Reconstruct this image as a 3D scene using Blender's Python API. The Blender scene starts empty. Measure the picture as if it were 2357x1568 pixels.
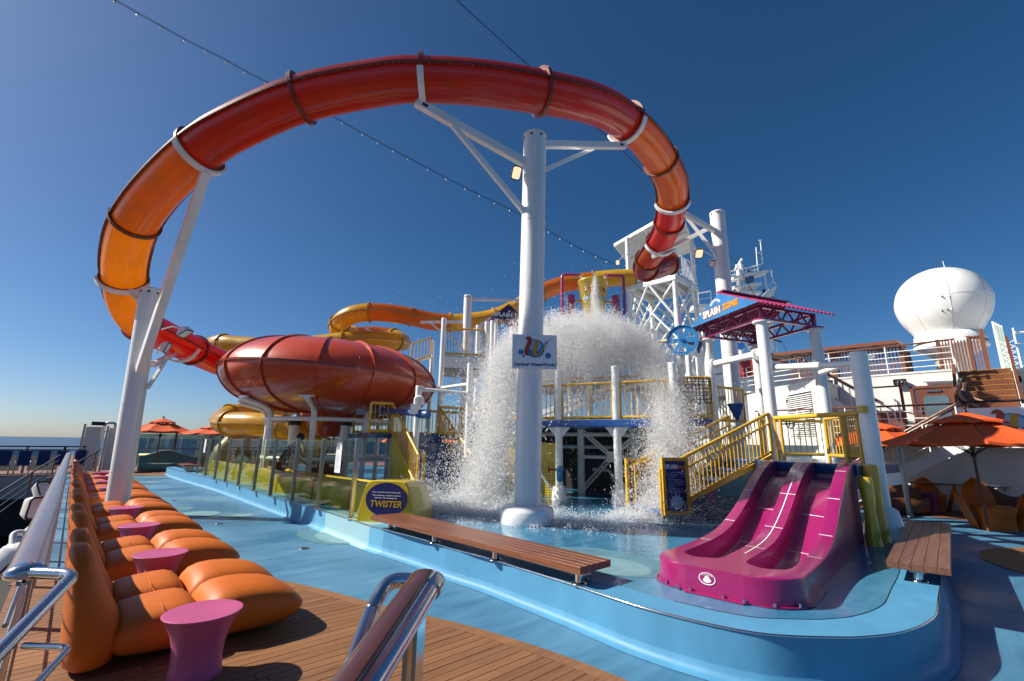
import bpy, bmesh, math, random
from mathutils import Vector, Matrix, noise
random.seed(7)
R=math.radians; PI=math.pi
sc=bpy.context.scene; COL=sc.collection

# ------------------------------------------------------------------ camera, sky, sun, exposure
PITCH=R(12.7); ROLL=R(0.9); AZ=R(42.8); CH=1.65       # metres / radians; +Y runs along the ship, +X across it
CA,SA=math.cos(AZ),math.sin(AZ)
fwd_h=Vector((SA,CA,0)); right_h=Vector((CA,-SA,0)); upz=Vector((0,0,1))
Fv=fwd_h*math.cos(PITCH)+upz*math.sin(PITCH); Uv=-fwd_h*math.sin(PITCH)+upz*math.cos(PITCH)
Rv=right_h*math.cos(ROLL)+Uv*math.sin(ROLL); Uv=-right_h*math.sin(ROLL)+Uv*math.cos(ROLL)
cam=bpy.data.cameras.new('camera'); camo=bpy.data.objects.new('camera',cam); COL.objects.link(camo)
cam.sensor_width=36.0; cam.lens=36.0*1056/2356; cam.clip_start=0.05; cam.clip_end=150000
M=Matrix((Rv,Uv,-Fv)).transposed().to_4x4(); M.translation=(0,0,CH); camo.matrix_world=M
sc.camera=camo

SUN_EL=R(39.5); SUN_AZ=R(-44)                          # azimuth clockwise from +Y
w=bpy.data.worlds.new('World'); sc.world=w; w.use_nodes=True
nt=w.node_tree; bg=nt.nodes['Background']
sky=nt.nodes.new('ShaderNodeTexSky'); sky.sky_type='NISHITA'; sky.sun_disc=False
sky.sun_elevation=SUN_EL; sky.sun_rotation=SUN_AZ
sky.altitude=0; sky.air_density=0.7; sky.dust_density=0.8; sky.ozone_density=5.0
hs_=nt.nodes.new('ShaderNodeHueSaturation'); hs_.inputs['Saturation'].default_value=1.2; hs_.inputs['Hue'].default_value=.497
nt.links.new(sky.outputs[0],hs_.inputs['Color']); nt.links.new(hs_.outputs[0],bg.inputs['Color']); bg.inputs['Strength'].default_value=0.061
sd=bpy.data.lights.new('sun','SUN'); sd.energy=5.0; sd.angle=R(0.53); sd.color=(1.0,0.93,0.82)
so=bpy.data.objects.new('sun',sd); COL.objects.link(so)
sdir=Vector((math.sin(SUN_AZ)*math.cos(SUN_EL),math.cos(SUN_AZ)*math.cos(SUN_EL),math.sin(SUN_EL)))
so.rotation_euler=sdir.to_track_quat('Z','Y').to_euler(); so.location=(-20,20,30)
vs=sc.view_settings; vs.view_transform='Standard'; vs.look='None'; vs.exposure=0.68; vs.gamma=1; vs.use_curve_mapping=False
sc.render.engine='CYCLES'; sc.cycles.max_bounces=26; sc.cycles.volume_bounces=5; sc.cycles.diffuse_bounces=20; sc.cycles.transmission_bounces=20; sc.cycles.transparent_max_bounces=160

# ------------------------------------------------------------------ where a sight line meets a plane / a distance
def ray(u,v):
    x=(u-1178)/1056.; y=(784-v)/1056.
    d=Rv*x+Uv*y+Fv
    return d
def pz(u,v,z=0.):
    d=ray(u,v); t=(z-CH)/d.z; return Vector((d.x*t,d.y*t,z))
def pd(u,v,dist):
    d=ray(u,v); t=dist/d.dot(fwd_h); return Vector((d.x*t,d.y*t,CH+d.z*t))
def pX(u,v,X0):
    d=ray(u,v); t=X0/d.x; return Vector((X0,d.y*t,CH+d.z*t))
def pY(u,v,Y0):
    d=ray(u,v); t=Y0/d.y; return Vector((d.x*t,Y0,CH+d.z*t))
def hz(u,v,b):          # height of a point straight above / below b seen at v
    d=ray(u,v); t=math.hypot(b[0],b[1])/math.hypot(d.x,d.y); return CH+d.z*t
def C(x,f,z=0.): return right_h*x+fwd_h*f+Vector((0,0,z))

# ------------------------------------------------------------------ objects
def tag(o,label=None,cat=None,group=None,kind=None):
    if label: o['label']=label
    if cat: o['category']=cat
    if group: o['group']=group
    if kind: o['kind']=kind
    return o
def thing(name,label,cat,loc=(0,0,0),rz=0,group=None):
    o=bpy.data.objects.new(name,None); COL.objects.link(o); o.empty_display_size=.2
    o.location=loc; o.rotation_euler=(0,0,rz); tag(o,label,cat,group); return o
def copy_tree(o,parent=None):
    c=o.copy(); COL.objects.link(c)
    if parent is not None: c.parent=parent
    for ch in list(o.children): copy_tree(ch,c)
    return c
def W(o):               # world matrix of a chain of parents (no depsgraph needed)
    m=Matrix.LocRotScale(o.location,o.rotation_euler,o.scale)
    return W(o.parent)@m if o.parent else m
class MB:
    def __init__(s): s.v=[]; s.f=[]; s.sm=[]; s.mi=[]
    def add(s,vs,fs,smooth=False,mi=0):
        k=len(s.v); s.v+=[tuple(p) for p in vs]
        for f in fs: s.f.append(tuple(i+k for i in f)); s.sm.append(smooth); s.mi.append(mi)
    def box(s,c,sz,rz=0,mi=0,rot=None):
        hx,hy,hz_=sz[0]/2,sz[1]/2,sz[2]/2; c=Vector(c)
        m=rot if rot is not None else Matrix.Rotation(rz,3,'Z')
        vs=[c+m@Vector((a*hx,b*hy,d*hz_)) for a in(-1,1) for b in(-1,1) for d in(-1,1)]
        s.add(vs,[(0,1,3,2),(4,6,7,5),(0,4,5,1),(2,3,7,6),(0,2,6,4),(1,5,7,3)],mi=mi); return s
    def beam(s,a,b,w_,h,up=(0,0,1),mi=0):
        a,b=Vector(a),Vector(b); t=(b-a); L=t.length; t.normalize(); u=Vector(up)
        if abs(t.dot(u))>.98: u=Vector((0,1,0))
        r=t.cross(u).normalized(); u=r.cross(t).normalized()
        rot=Matrix((t,r,u)).transposed()
        return s.box((a+b)/2,(L,w_,h),rot=rot,mi=mi)
    def cyl(s,a,b,r0,r1=None,n=14,caps=True,mi=0):
        a,b=Vector(a),Vector(b); r1=r0 if r1 is None else r1
        t=(b-a).normalized(); u=Vector((0,0,1)) if abs(t.z)<.9 else Vector((1,0,0))
        x=t.cross(u).normalized(); y=t.cross(x)
        vs=[];
        for p,r_ in((a,r0),(b,r1)):
            for i in range(n): vs.append(p+(x*math.cos(2*PI*i/n)+y*math.sin(2*PI*i/n))*r_)
        s.add(vs,[(i,n+i,n+(i+1)%n,(i+1)%n) for i in range(n)],True,mi)
        if caps:
            s.add(vs[:n],[tuple(range(n))],mi=mi); s.add(vs[n:],[tuple(range(n-1,-1,-1))],mi=mi)
        return s
    def tube(s,pts,r,n=10,caps=True,closed=False,mi=0,rs=None,a0=0,a1=2*PI):
        pts=[Vector(p) for p in pts]; k=len(pts); full=abs(a1-a0-2*PI)<1e-6
        nn=n if full else n+1
        tg=[]
        for i in range(k):
            if closed: t=pts[(i+1)%k]-pts[i-1]
            else: t=pts[min(i+1,k-1)]-pts[max(i-1,0)]
            tg.append(t.normalized())
        u=Vector((0,0,1)) if abs(tg[0].z)<.9 else Vector((1,0,0))
        x=tg[0].cross(u).normalized(); vs=[]
        for i in range(k):
            x=(x-tg[i]*x.dot(tg[i])).normalized(); y=tg[i].cross(x); rr=rs[i] if rs else r
            for j in range(nn):
                a=a0+(a1-a0)*j/n
                vs.append(pts[i]+(x*math.cos(a)+y*math.sin(a))*rr)
        fs=[]
        for i in range(k if closed else k-1):
            i2=(i+1)%k
            for j in range(nn if full else n):
                j2=(j+1)%nn
                fs.append((i*nn+j,i*nn+j2,i2*nn+j2,i2*nn+j))
        s.add(vs,fs,True,mi)
        if caps and not closed and full:
            s.add(vs[:n],[tuple(range(n-1,-1,-1))],mi=mi); s.add(vs[-n:],[tuple(range(n))],mi=mi)
        return s
    def lathe(s,prof,n=24,c=(0,0,0),mi=0,axis=None,smooth=True,cap=True):
        c=Vector(c); m=Vector((0,0,1)).rotation_difference(Vector(axis)).to_matrix() if axis is not None else Matrix.Identity(3)
        vs=[]
        for r_,z in prof:
            for j in range(n): vs.append(c+m@Vector((r_*math.cos(2*PI*j/n),r_*math.sin(2*PI*j/n),z)))
        fs=[(i*n+j,i*n+(j+1)%n,(i+1)*n+(j+1)%n,(i+1)*n+j) for i in range(len(prof)-1) for j in range(n)]
        s.add(vs,fs,smooth,mi)
        if cap:
            if prof[0][0]>1e-4: s.add(vs[:n],[tuple(range(n-1,-1,-1))],mi=mi)
            if prof[-1][0]>1e-4: s.add(vs[-n:],[tuple(range(n))],mi=mi)
        return s
    def prism(s,poly,ex,mi=0,smooth=False):
        ex=Vector(ex); p=[Vector(q) for q in poly]; n=len(p)
        s.add(p,[tuple(range(n))],mi=mi); s.add([q+ex for q in p],[tuple(range(n-1,-1,-1))],mi=mi)
        s.add(p+[q+ex for q in p],[(i,(i+1)%n,n+(i+1)%n,n+i) for i in range(n)],smooth,mi); return s
    def loft(s,rings,smooth=True,cap=True,mi=0,closed=True):
        n=len(rings[0]); vs=[p for r_ in rings for p in r_]
        m=n if closed else n-1
        s.add(vs,[(i*n+j,i*n+(j+1)%n,(i+1)*n+(j+1)%n,(i+1)*n+j) for i in range(len(rings)-1) for j in range(m)],smooth,mi)
        if cap and closed:
            s.add(rings[0],[tuple(range(n-1,-1,-1))],mi=mi); s.add(rings[-1],[tuple(range(n))],mi=mi)
        return s
    def ball(s,c,r,n=12,m=8,mi=0):
        r=Vector(r) if hasattr(r,'__len__') else Vector((r,r,r)); c=Vector(c)
        rings=[[c+Vector((r.x*math.sin(PI*i/m)*math.cos(2*PI*j/n),r.y*math.sin(PI*i/m)*math.sin(2*PI*j/n),r.z*math.cos(PI*i/m))) for j in range(n)] for i in range(m+1)]
        return s.loft(rings,True,False,mi)
    def build(s,name,mat,parent=None,local=False,bevel=0,shade=None,recalc=True,bseg=2):
        if parent is not None and not local:
            mi_=W(parent).inverted(); v=[mi_@Vector(p) for p in s.v]
        else: v=s.v
        me=bpy.data.meshes.new(name); me.from_pydata([tuple(p) for p in v],[],s.f)
        mats=mat if isinstance(mat,(list,tuple)) else [mat]
        for m in mats: me.materials.append(m)
        me.polygons.foreach_set('use_smooth',[bool(b) if shade is None else shade for b in s.sm])
        if len(mats)>1: me.polygons.foreach_set('material_index',s.mi)
        if recalc:
            bm=bmesh.new(); bm.from_mesh(me); bmesh.ops.remove_doubles(bm,verts=bm.verts,dist=1e-5) if bevel else None
            bmesh.ops.recalc_face_normals(bm,faces=bm.faces); bm.to_mesh(me); bm.free()
        me.update()
        o=bpy.data.objects.new(name,me); COL.objects.link(o)
        if parent is not None: o.parent=parent
        if bevel:
            b=o.modifiers.new('bevel','BEVEL'); b.width=bevel; b.segments=bseg; b.limit_method='ANGLE'; b.angle_limit=R(40)
            for p in me.polygons: p.use_smooth=True
            wn=o.modifiers.new('wn','WEIGHTED_NORMAL'); wn.keep_sharp=True
        return o
def inst(src,parent,loc=(0,0,0),rz=0,name=None):      # another part sharing src's mesh
    c=src.copy(); COL.objects.link(c); c.parent=parent; c.location=loc; c.rotation_euler=(0,0,rz)
    if name: c.name=name
    return c
def spline(pts,n=8,closed=False):
    P=[Vector(p) for p in pts]; out=[]; k=len(P)
    for i in range(k if closed else k-1):
        if closed: a,b,c,d=P[i-1],P[i],P[(i+1)%k],P[(i+2)%k]
        else: a,b,c,d=P[max(i-1,0)],P[i],P[i+1],P[min(i+2,k-1)]
        for j in range(n):
            t=j/n; out.append(.5*((2*b)+(c-a)*t+(2*a-5*b+4*c-d)*t*t+(3*b-a-3*c+d)*t**3))
    if not closed: out.append(P[-1])
    return out
def rnd_poly(pts,r,n=5):                               # polyline with rounded corners
    P=[Vector(p) for p in pts]; out=[P[0]]
    for i in range(1,len(P)-1):
        a=(P[i-1]-P[i]); b=(P[i+1]-P[i]); rr=min(r,a.length*.45,b.length*.45)
        p0=P[i]+a.normalized()*rr; p1=P[i]+b.normalized()*rr
        for j in range(n+1):
            t=j/n; out.append(p0*(1-t)**2+P[i]*2*t*(1-t)+p1*t*t)
    out.append(P[-1]); return out
def rrect(w_,h,r,n=5):
    out=[]
    for cx,cy,a in((w_/2-r,h/2-r,0),(-w_/2+r,h/2-r,90),(-w_/2+r,-h/2+r,180),(w_/2-r,-h/2+r,270)):
        for j in range(n+1):
            t=R(a+90*j/n); out.append((cx+r*math.cos(t),cy+r*math.sin(t)))
    return out

# ------------------------------------------------------------------ materials
def mat(name,col,rough=.45,metal=0,coat=0,spec=.5,var=0.06,vscale=3.0,bump=0,bscale=60,alpha=None,streak=None,dirt=0):
    m=bpy.data.materials.new(name); m.use_nodes=True; n=m.node_tree.nodes; l=m.node_tree.links
    p=n['Principled BSDF']; p.inputs['Roughness'].default_value=rough; p.inputs['Metallic'].default_value=metal
    p.inputs['Coat Weight'].default_value=coat; p.inputs['Coat Roughness'].default_value=.06; p.inputs['Specular IOR Level'].default_value=spec
    if min(col)<.6: col=tuple(x*.69 for x in col)
    c=(*col,1)
    if var or dirt:
        tc=n.new('ShaderNodeTexCoord'); ns=n.new('ShaderNodeTexNoise'); ns.inputs['Scale'].default_value=vscale; ns.inputs['Detail'].default_value=6; ns.inputs['Roughness'].default_value=.6
        l.new(tc.outputs['Object'],ns.inputs['Vector'])
        if streak:
            mp=n.new('ShaderNodeMapping'); mp.inputs['Scale'].default_value=streak; l.new(tc.outputs['Object'],mp.inputs['Vector']); l.new(mp.outputs[0],ns.inputs['Vector'])
        cr=n.new('ShaderNodeValToRGB'); cr.color_ramp.elements[0].position=.3; cr.color_ramp.elements[1].position=.72
        cr.color_ramp.elements[0].color=tuple(min(1,x*(1-var-dirt)) for x in col)+(1,); cr.color_ramp.elements[1].color=tuple(min(1,x*(1+var)) for x in col)+(1,)
        l.new(ns.outputs[0],cr.inputs[0]); l.new(cr.outputs[0],p.inputs['Base Color'])
        mr=n.new('ShaderNodeMapRange'); mr.inputs[3].default_value=max(0,rough*.8); mr.inputs[4].default_value=min(1,rough*1.25)
        l.new(ns.outputs[0],mr.inputs[0]); l.new(mr.outputs[0],p.inputs['Roughness'])
    else: p.inputs['Base Color'].default_value=c
    if bump:
        tc2=n.new('ShaderNodeTexCoord'); b2=n.new('ShaderNodeTexNoise'); b2.inputs['Scale'].default_value=bscale; b2.inputs['Detail'].default_value=3
        l.new(tc2.outputs['Object'],b2.inputs['Vector']); bp=n.new('ShaderNodeBump'); bp.inputs['Strength'].default_value=bump; bp.inputs['Distance'].default_value=.01
        l.new(b2.outputs[0],bp.inputs['Height']); l.new(bp.outputs[0],p.inputs['Normal'])
    return m
def translucent(name,col,tcol,mix=.5,rough=.12,transp=0.0,wav=0):
    m=mat(name,tuple(x*1.25 for x in col),rough=.3,coat=.8,var=.12,vscale=2.5,bump=.05,bscale=9); n=m.node_tree.nodes; l=m.node_tree.links
    p=n['Principled BSDF']; out=n['Material Output']
    tr=n.new('ShaderNodeBsdfTranslucent'); tr.inputs[0].default_value=(*tcol,1)
    ns=n.new('ShaderNodeTexNoise'); ns.inputs['Scale'].default_value=1.2; ns.inputs['Detail'].default_value=7; ns.inputs['Distortion'].default_value=1.0
    tc=n.new('ShaderNodeTexCoord'); l.new(tc.outputs['Object'],ns.inputs[0])
    mr=n.new('ShaderNodeMapRange'); mr.inputs[1].default_value=.3; mr.inputs[2].default_value=.7; mr.inputs[3].default_value=mix-.12; mr.inputs[4].default_value=mix+.12
    l.new(ns.outputs[0],mr.inputs[0])
    mx=n.new('ShaderNodeMixShader'); l.new(mr.outputs[0],mx.inputs[0]); l.new(p.outputs[0],mx.inputs[1]); l.new(tr.outputs[0],mx.inputs[2])
    last=mx
    if transp:
        tp=n.new('ShaderNodeBsdfTransparent'); tp.inputs[0].default_value=(*[min(1,x*1.0) for x in tcol],1)
        m2=n.new('ShaderNodeMixShader'); m2.inputs[0].default_value=transp; l.new(mx.outputs[0],m2.inputs[1]); l.new(tp.outputs[0],m2.inputs[2]); last=m2
    l.new(last.outputs[0],out.inputs[0]); return m
def glassmat(name,tint,refl=1.0):
    m=bpy.data.materials.new(name); m.use_nodes=True; n=m.node_tree.nodes; l=m.node_tree.links
    n.remove(n['Principled BSDF']); out=n['Material Output']
    tp=n.new('ShaderNodeBsdfTransparent'); tp.inputs[0].default_value=(*tint,1)
    gl=n.new('ShaderNodeBsdfGlossy'); gl.inputs['Roughness'].default_value=.02; gl.inputs[0].default_value=(refl,refl,refl,1)
    lw=n.new('ShaderNodeLayerWeight'); lw.inputs[0].default_value=.5; pw=n.new('ShaderNodeMath'); pw.operation='POWER'; pw.inputs[1].default_value=5; l.new(lw.outputs['Facing'],pw.inputs[0])
    sc2_=n.new('ShaderNodeMath'); sc2_.operation='MULTIPLY_ADD'; sc2_.inputs[1].default_value=.45; sc2_.inputs[2].default_value=.03; l.new(pw.outputs[0],sc2_.inputs[0])
    mx=n.new('ShaderNodeMixShader'); l.new(sc2_.outputs[0],mx.inputs[0]); l.new(tp.outputs[0],mx.inputs[1]); l.new(gl.outputs[0],mx.inputs[2]); l.new(mx.outputs[0],out.inputs[0]); return m
def woodmat(name,a,b,rough=.4,axis='Y',coat=0,rand=.25):
    a=tuple(x*.66 for x in a); b=tuple(x*.68 for x in b)
    m=bpy.data.materials.new(name); m.use_nodes=True; n=m.node_tree.nodes; l=m.node_tree.links; p=n['Principled BSDF']
    tc=n.new('ShaderNodeTexCoord'); mp=n.new('ShaderNodeMapping'); s=[40,40,40]; s['XYZ'.index(axis)]=1.6; mp.inputs['Scale'].default_value=s
    oi=n.new('ShaderNodeObjectInfo'); cmb=n.new('ShaderNodeVectorMath'); cmb.operation='ADD'; sc_=n.new('ShaderNodeVectorMath'); sc_.operation='SCALE'
    cx=n.new('ShaderNodeCombineXYZ'); l.new(oi.outputs['Random'],cx.inputs[0]); l.new(oi.outputs['Random'],cx.inputs[1]); l.new(cx.outputs[0],sc_.inputs[0]); sc_.inputs['Scale'].default_value=37
    l.new(tc.outputs['Object'],cmb.inputs[0]); l.new(sc_.outputs[0],cmb.inputs[1]); l.new(cmb.outputs[0],mp.inputs['Vector'])
    ns=n.new('ShaderNodeTexNoise'); ns.inputs['Scale'].default_value=1; ns.inputs['Detail'].default_value=5; ns.inputs['Distortion'].default_value=.4; l.new(mp.outputs[0],ns.inputs['Vector'])
    cr=n.new('ShaderNodeValToRGB'); cr.color_ramp.elements[0].position=.32; cr.color_ramp.elements[1].position=.7; cr.color_ramp.elements[0].color=(*a,1); cr.color_ramp.elements[1].color=(*b,1)
    l.new(ns.outputs[0],cr.inputs[0])
    hs=n.new('ShaderNodeHueSaturation'); mr=n.new('ShaderNodeMapRange'); mr.inputs[3].default_value=1-rand; mr.inputs[4].default_value=1+rand; l.new(oi.outputs['Random'],mr.inputs[0]); l.new(mr.outputs[0],hs.inputs['Value'])
    l.new(cr.outputs[0],hs.inputs['Color']); l.new(hs.outputs[0],p.inputs['Base Color'])
    p.inputs['Roughness'].default_value=rough; p.inputs['Coat Weight'].default_value=coat; p.inputs['Coat Roughness'].default_value=.15
    bp=n.new('ShaderNodeBump'); bp.inputs['Strength'].default_value=.15; bp.inputs['Distance'].default_value=.004; l.new(ns.outputs[0],bp.inputs['Height']); l.new(bp.outputs[0],p.inputs['Normal'])
    return m
WHITE=mat('white_paint',(.84,.84,.81),.3,coat=.25,var=.05,vscale=1.5,dirt=.04)
WHITEP=mat('white_pillar_paint',(.86,.86,.83),.3,coat=.25,var=.03,vscale=1.0,dirt=.13,streak=(7,7,.35))
WHITE2=mat('white_steel_wall',(.70,.69,.66),.5,var=.05,vscale=.8,dirt=.09,bump=.1,bscale=3,streak=(3,3,.5))
GREYW=mat('grey_steel',(.5,.51,.52),.5,var=.08)
BLACK=mat('black_plastic',(.012,.012,.014),.5,var=0)
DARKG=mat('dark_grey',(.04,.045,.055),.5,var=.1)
CHROME=mat('stainless_steel',(.62,.62,.63),.14,metal=1,var=.05,vscale=6)
CHROMED=mat('dull_stainless_steel',(.42,.42,.43),.3,metal=1,var=.08,vscale=4)
YELLOW=mat('yellow_paint',(.98,.56,.035),.35,coat=.3,var=.1,vscale=3,dirt=.06)
YELLOWF=mat('yellow_fibreglass',(.92,.66,.03),.3,coat=.6,var=.08,vscale=2,bump=.05,bscale=8)
SLIDEY=translucent('yellow_slide_shell',(.70,.42,.02),(.9,.5,.03),.3)
SLIDEO=translucent('amber_slide_shell',(.55,.19,.012),(.85,.30,.012),.45)
SLIDEO2=translucent('clear_amber_slide_shell',(.60,.25,.012),(1.0,.50,.03),.58)
SLIDER=translucent('red_slide_shell',(.38,.034,.008),(.66,.075,.010),.38)
SLIDER2=translucent('bright_red_slide_shell',(.52,.03,.012),(.9,.05,.02),.42)
FLANGE=mat('dark_red_flange',(.30,.04,.015),.4,coat=.4,var=.1)
FLANGEO=mat('brown_flange',(.22,.06,.012),.4,coat=.4,var=.1)
FLANGEY=mat('yellow_flange',(.62,.36,.02),.35,coat=.4,var=.1)
BOWL=mat('red_bowl_fibreglass',(.72,.085,.022),.3,coat=.5,var=.1,vscale=1.2,dirt=.05,bump=.04,bscale=4)
ORANGE=mat('orange_moulded_plastic',(.76,.175,.008),.5,spec=.35,coat=0,dirt=.06,var=.08,vscale=2.5,bump=.12,bscale=220)
PINK=mat('pink_moulded_plastic',(.66,.12,.30),.42,var=.06,dirt=.08,bump=.08,bscale=200)
PURPLE=mat('magenta_gelcoat',(.40,.012,.15),.3,coat=.45,var=.07,vscale=1.5,bump=.04,bscale=5); PURPLE.node_tree.nodes['Principled BSDF'].inputs['Coat Roughness'].default_value=.16
PURPLEP=mat('magenta_paint',(.52,.045,.18),.35,coat=.3,var=.08,vscale=4)
BLUEP=mat('blue_paint',(.03,.13,.46),.3,coat=.4,var=.08)
BLUEL=mat('light_blue_paint',(.05,.3,.68),.3,coat=.4,var=.08)
BLUESLAB=mat('dark_blue_gelcoat',(.02,.10,.28),.25,coat=.5,var=.12,vscale=2)
TEAL=mat('teal_moulded_plastic',(.16,.32,.30),.45,var=.06)
FABRIC=mat('orange_canvas',(.95,.13,.015),.8,var=.1,vscale=4,bump=.2,bscale=300)
BROWNP=mat('brown_wicker_plastic',(.20,.075,.035),.55,var=.12,bump=.3,bscale=120)
NAVY=mat('navy_sign_print',(.012,.02,.15),.35,coat=.3,var=.05)
SIGNW=mat('white_sign_panel',(.80,.80,.82),.35,coat=.3,var=.02)
SIGNB=mat('sky_blue_print',(.04,.25,.6),.35,coat=.3,var=.15,vscale=2)
PALEB=mat('pale_blue_print',(.42,.66,.86),.35,var=.1)
PRED=mat('brick_red_print',(.5,.06,.02),.35,var=.04)
PYEL=mat('golden_print',(.75,.42,.02),.35,var=.04)
PORA=mat('orange_print',(.85,.28,.02),.4,var=.03)
PWHT=mat('white_print',(.82,.82,.82),.45,var=0)
TEAK=woodmat('varnished_teak',(.17,.05,.016),(.33,.105,.034),.42,'Y',coat=.25,rand=.1)
TEAKX=woodmat('weathered_teak',(.15,.065,.04),(.30,.13,.075),.4,'X',coat=.1,rand=.1)
DECKW=woodmat('deck_planking',(.24,.105,.040),(.36,.168,.066),.55,'X',rand=.17)
DECKF=woodmat('far_deck_planking',(.24,.10,.055),(.34,.15,.08),.6,'X',rand=.05)
RAILW=woodmat('varnished_rail_wood',(.13,.045,.02),(.24,.09,.04),.3,'Y',coat=.6,rand=.05)
REDWOOD=woodmat('reddish_slat_wood',(.17,.05,.02),(.28,.085,.035),.5,'Z',rand=.12)
CAULK=mat('black_caulking',(.02,.018,.016),.7,var=.1)
GLASS=glassmat('clear_windscreen_glass',(.80,.86,.78))
GLASSD=glassmat('tinted_glass',(.42,.50,.52))
SKIN=mat('skin',(.42,.22,.14),.5,var=.05)
HAIR=mat('black_hair',(.012,.009,.008),.5,var=.1)
CLOTHD=mat('dark_print_cloth',(.05,.04,.045),.8,var=.5,vscale=25)
CLOTHN=mat('dark_work_clothes',(.03,.028,.03),.8,var=.1)
def lampmat(name,col,st):
    m=bpy.data.materials.new(name); m.use_nodes=True; p=m.node_tree.nodes['Principled BSDF']; p.inputs['Base Color'].default_value=(.6,.55,.4,1)
    p.inputs['Emission Color'].default_value=(*col,1); p.inputs['Emission Strength'].default_value=st; p.inputs['Roughness'].default_value=.2; return m
LAMP=lampmat('warm_lamp_glass',(1,.78,.45),.6)
RAILD=mat('dark_lacquered_wood',(.10,.035,.02),.25,coat=.6,var=.12,vscale=12)
TUBEL=lampmat('yellow_tube_lamp',(1,.85,.4),.8)

# ------------------------------------------------------------------ lettering
FONT=None
def text(name,s,size,mt,parent,origin,rt,up,align='CENTER',bold=0,ext=.002,shear=0,space=1.0,yscale=1.0):
    cu=bpy.data.curves.new(name,'FONT'); cu.body=s; cu.size=size; cu.align_x=align; cu.align_y='CENTER'; cu.extrude=ext; cu.offset=bold; cu.shear=shear
    cu.space_character=space; cu.resolution_u=2
    o=bpy.data.objects.new(name,cu); COL.objects.link(o)
    dg=bpy.context.evaluated_depsgraph_get(); me=bpy.data.meshes.new_from_object(o.evaluated_get(dg)); me.name=name
    bpy.data.objects.remove(o); me.materials.clear(); me.materials.append(mt)
    rt=Vector(rt).normalized(); up=Vector(up); up=(up-rt*up.dot(rt)).normalized(); nn=rt.cross(up)
    m=Matrix((rt,up*yscale,nn)).transposed().to_4x4(); m.translation=Vector(origin)
    me.transform((W(parent).inverted() if parent else Matrix.Identity(4))@m)
    o=bpy.data.objects.new(name,me); COL.objects.link(o)
    if parent: o.parent=parent
    return o
def flat(name,poly2,mt,parent,origin,rt,up,th=.004):   # flat shape given in sign coordinates
    rt=Vector(rt).normalized(); up=Vector(up); up=(up-rt*up.dot(rt)).normalized(); nn=rt.cross(up); o=Vector(origin)
    b=MB(); b.prism([o+rt*x+up*y for x,y in poly2],nn*th); return b.build(name,mt,parent)
def ell(cx,cy,a,b,n=28,a0=0,a1=360): return [(cx+a*math.cos(R(a0+(a1-a0)*i/n)),cy+b*math.sin(R(a0+(a1-a0)*i/n))) for i in range(n)]
def ribbon(pts,wd):     # stroke outline around a centre line, widths per point
    L=[];Rr=[]
    for i,p in enumerate(pts):
        a=Vector(pts[max(i-1,0)]); b=Vector(pts[min(i+1,len(pts)-1)]); t=(b-a).normalized(); nrm=Vector((-t.y,t.x)); q=Vector(p); ww=wd[i] if hasattr(wd,'__len__') else wd
        L.append(tuple(q+nrm*ww/2)); Rr.append(tuple(q-nrm*ww/2))
    return L+Rr[::-1]
def ribbon_part(name,pts,wd,mt,parent,origin,rt,up,th=.004):
    rt=Vector(rt).normalized(); up=Vector(up); up=(up-rt*up.dot(rt)).normalized(); nn=rt.cross(up); o=Vector(origin)
    L=ribbon(pts,wd); n=len(pts); b=MB(); f=lambda q:o+rt*q[0]+up*q[1]+nn*th
    vs=[f(L[i]) for i in range(n)]+[f(L[2*n-1-i]) for i in range(n)]
    b.add(vs,[(i,i+1,n+i+1,n+i) for i in range(n-1)])
    return b.build(name,mt,parent)
def bez2(a,b,c,n=8): return [tuple((Vector(a)*(1-t)**2+Vector(b)*2*t*(1-t)+Vector(c)*t*t)) for t in [i/n for i in range(n+1)]]
def w_logo(parent,origin,rt,up,s):                     # red and gold swoosh over a blue bubble; s = height
    nn=Vector(rt).cross(Vector(up)).normalized()
    flat('emblem_bubble',ell(.02*s,-.05*s,.42*s,.42*s),SIGNB,parent,origin,rt,up,.003)
    flat('emblem_bubble',ell(.0*s,.08*s,.30*s,.24*s),PALEB,parent,Vector(origin)+nn*.003,rt,up,.003)
    for cx,cy,r_ in((-.62,-.22,.12),(.60,-.36,.13),(-.50,-.40,.06),(.5,.22,.05)):
        flat('emblem_bubble',ell(cx*s,cy*s,r_*s,r_*s,18),SIGNB,parent,origin,rt,up,.003)
    o=Vector(origin)+nn*.007
    red=bez2((-.42*s,.36*s),(-.26*s,.50*s),(-.22*s,.33*s),6)+bez2((-.24*s,.2*s),(-.52*s,-.40*s),(-.26*s,-.34*s),8)+bez2((-.16*s,-.30*s),(-.05*s,-.1*s),(.06*s,.2*s),5)
    wr=[.05*s,.09*s,.13*s,.16*s,.18*s,.19*s,.19*s]+[.19*s,.19*s,.19*s,.19*s,.18*s,.16*s,.12*s,.08*s,.05*s]+[.03*s,.025*s,.02*s,.02*s,.015*s,.01*s]
    ribbon_part('emblem_stroke',red,wr[:len(red)],PRED,parent,o,rt,up)
    gol=bez2((.10*s,.34*s),(.0*s,-.1*s),(-.02*s,-.24*s),6)+bez2((-.02*s,-.30*s),(.08*s,-.42*s),(.22*s,-.30*s),6)+bez2((.34*s,-.1*s),(.5*s,.2*s),(.74*s,.42*s),8)
    wg=[.17*s,.18*s,.18*s,.18*s,.18*s,.18*s,.17*s,.16*s,.14*s,.12*s,.10*s,.08*s,.06*s,.05*s]+[.05*s,.06*s,.06*s,.055*s,.05*s,.04*s,.03*s,.02*s,.01*s]
    ribbon_part('emblem_stroke',gol,wg[:len(gol)],PYEL,parent,o+nn*.003,rt,up)

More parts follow.
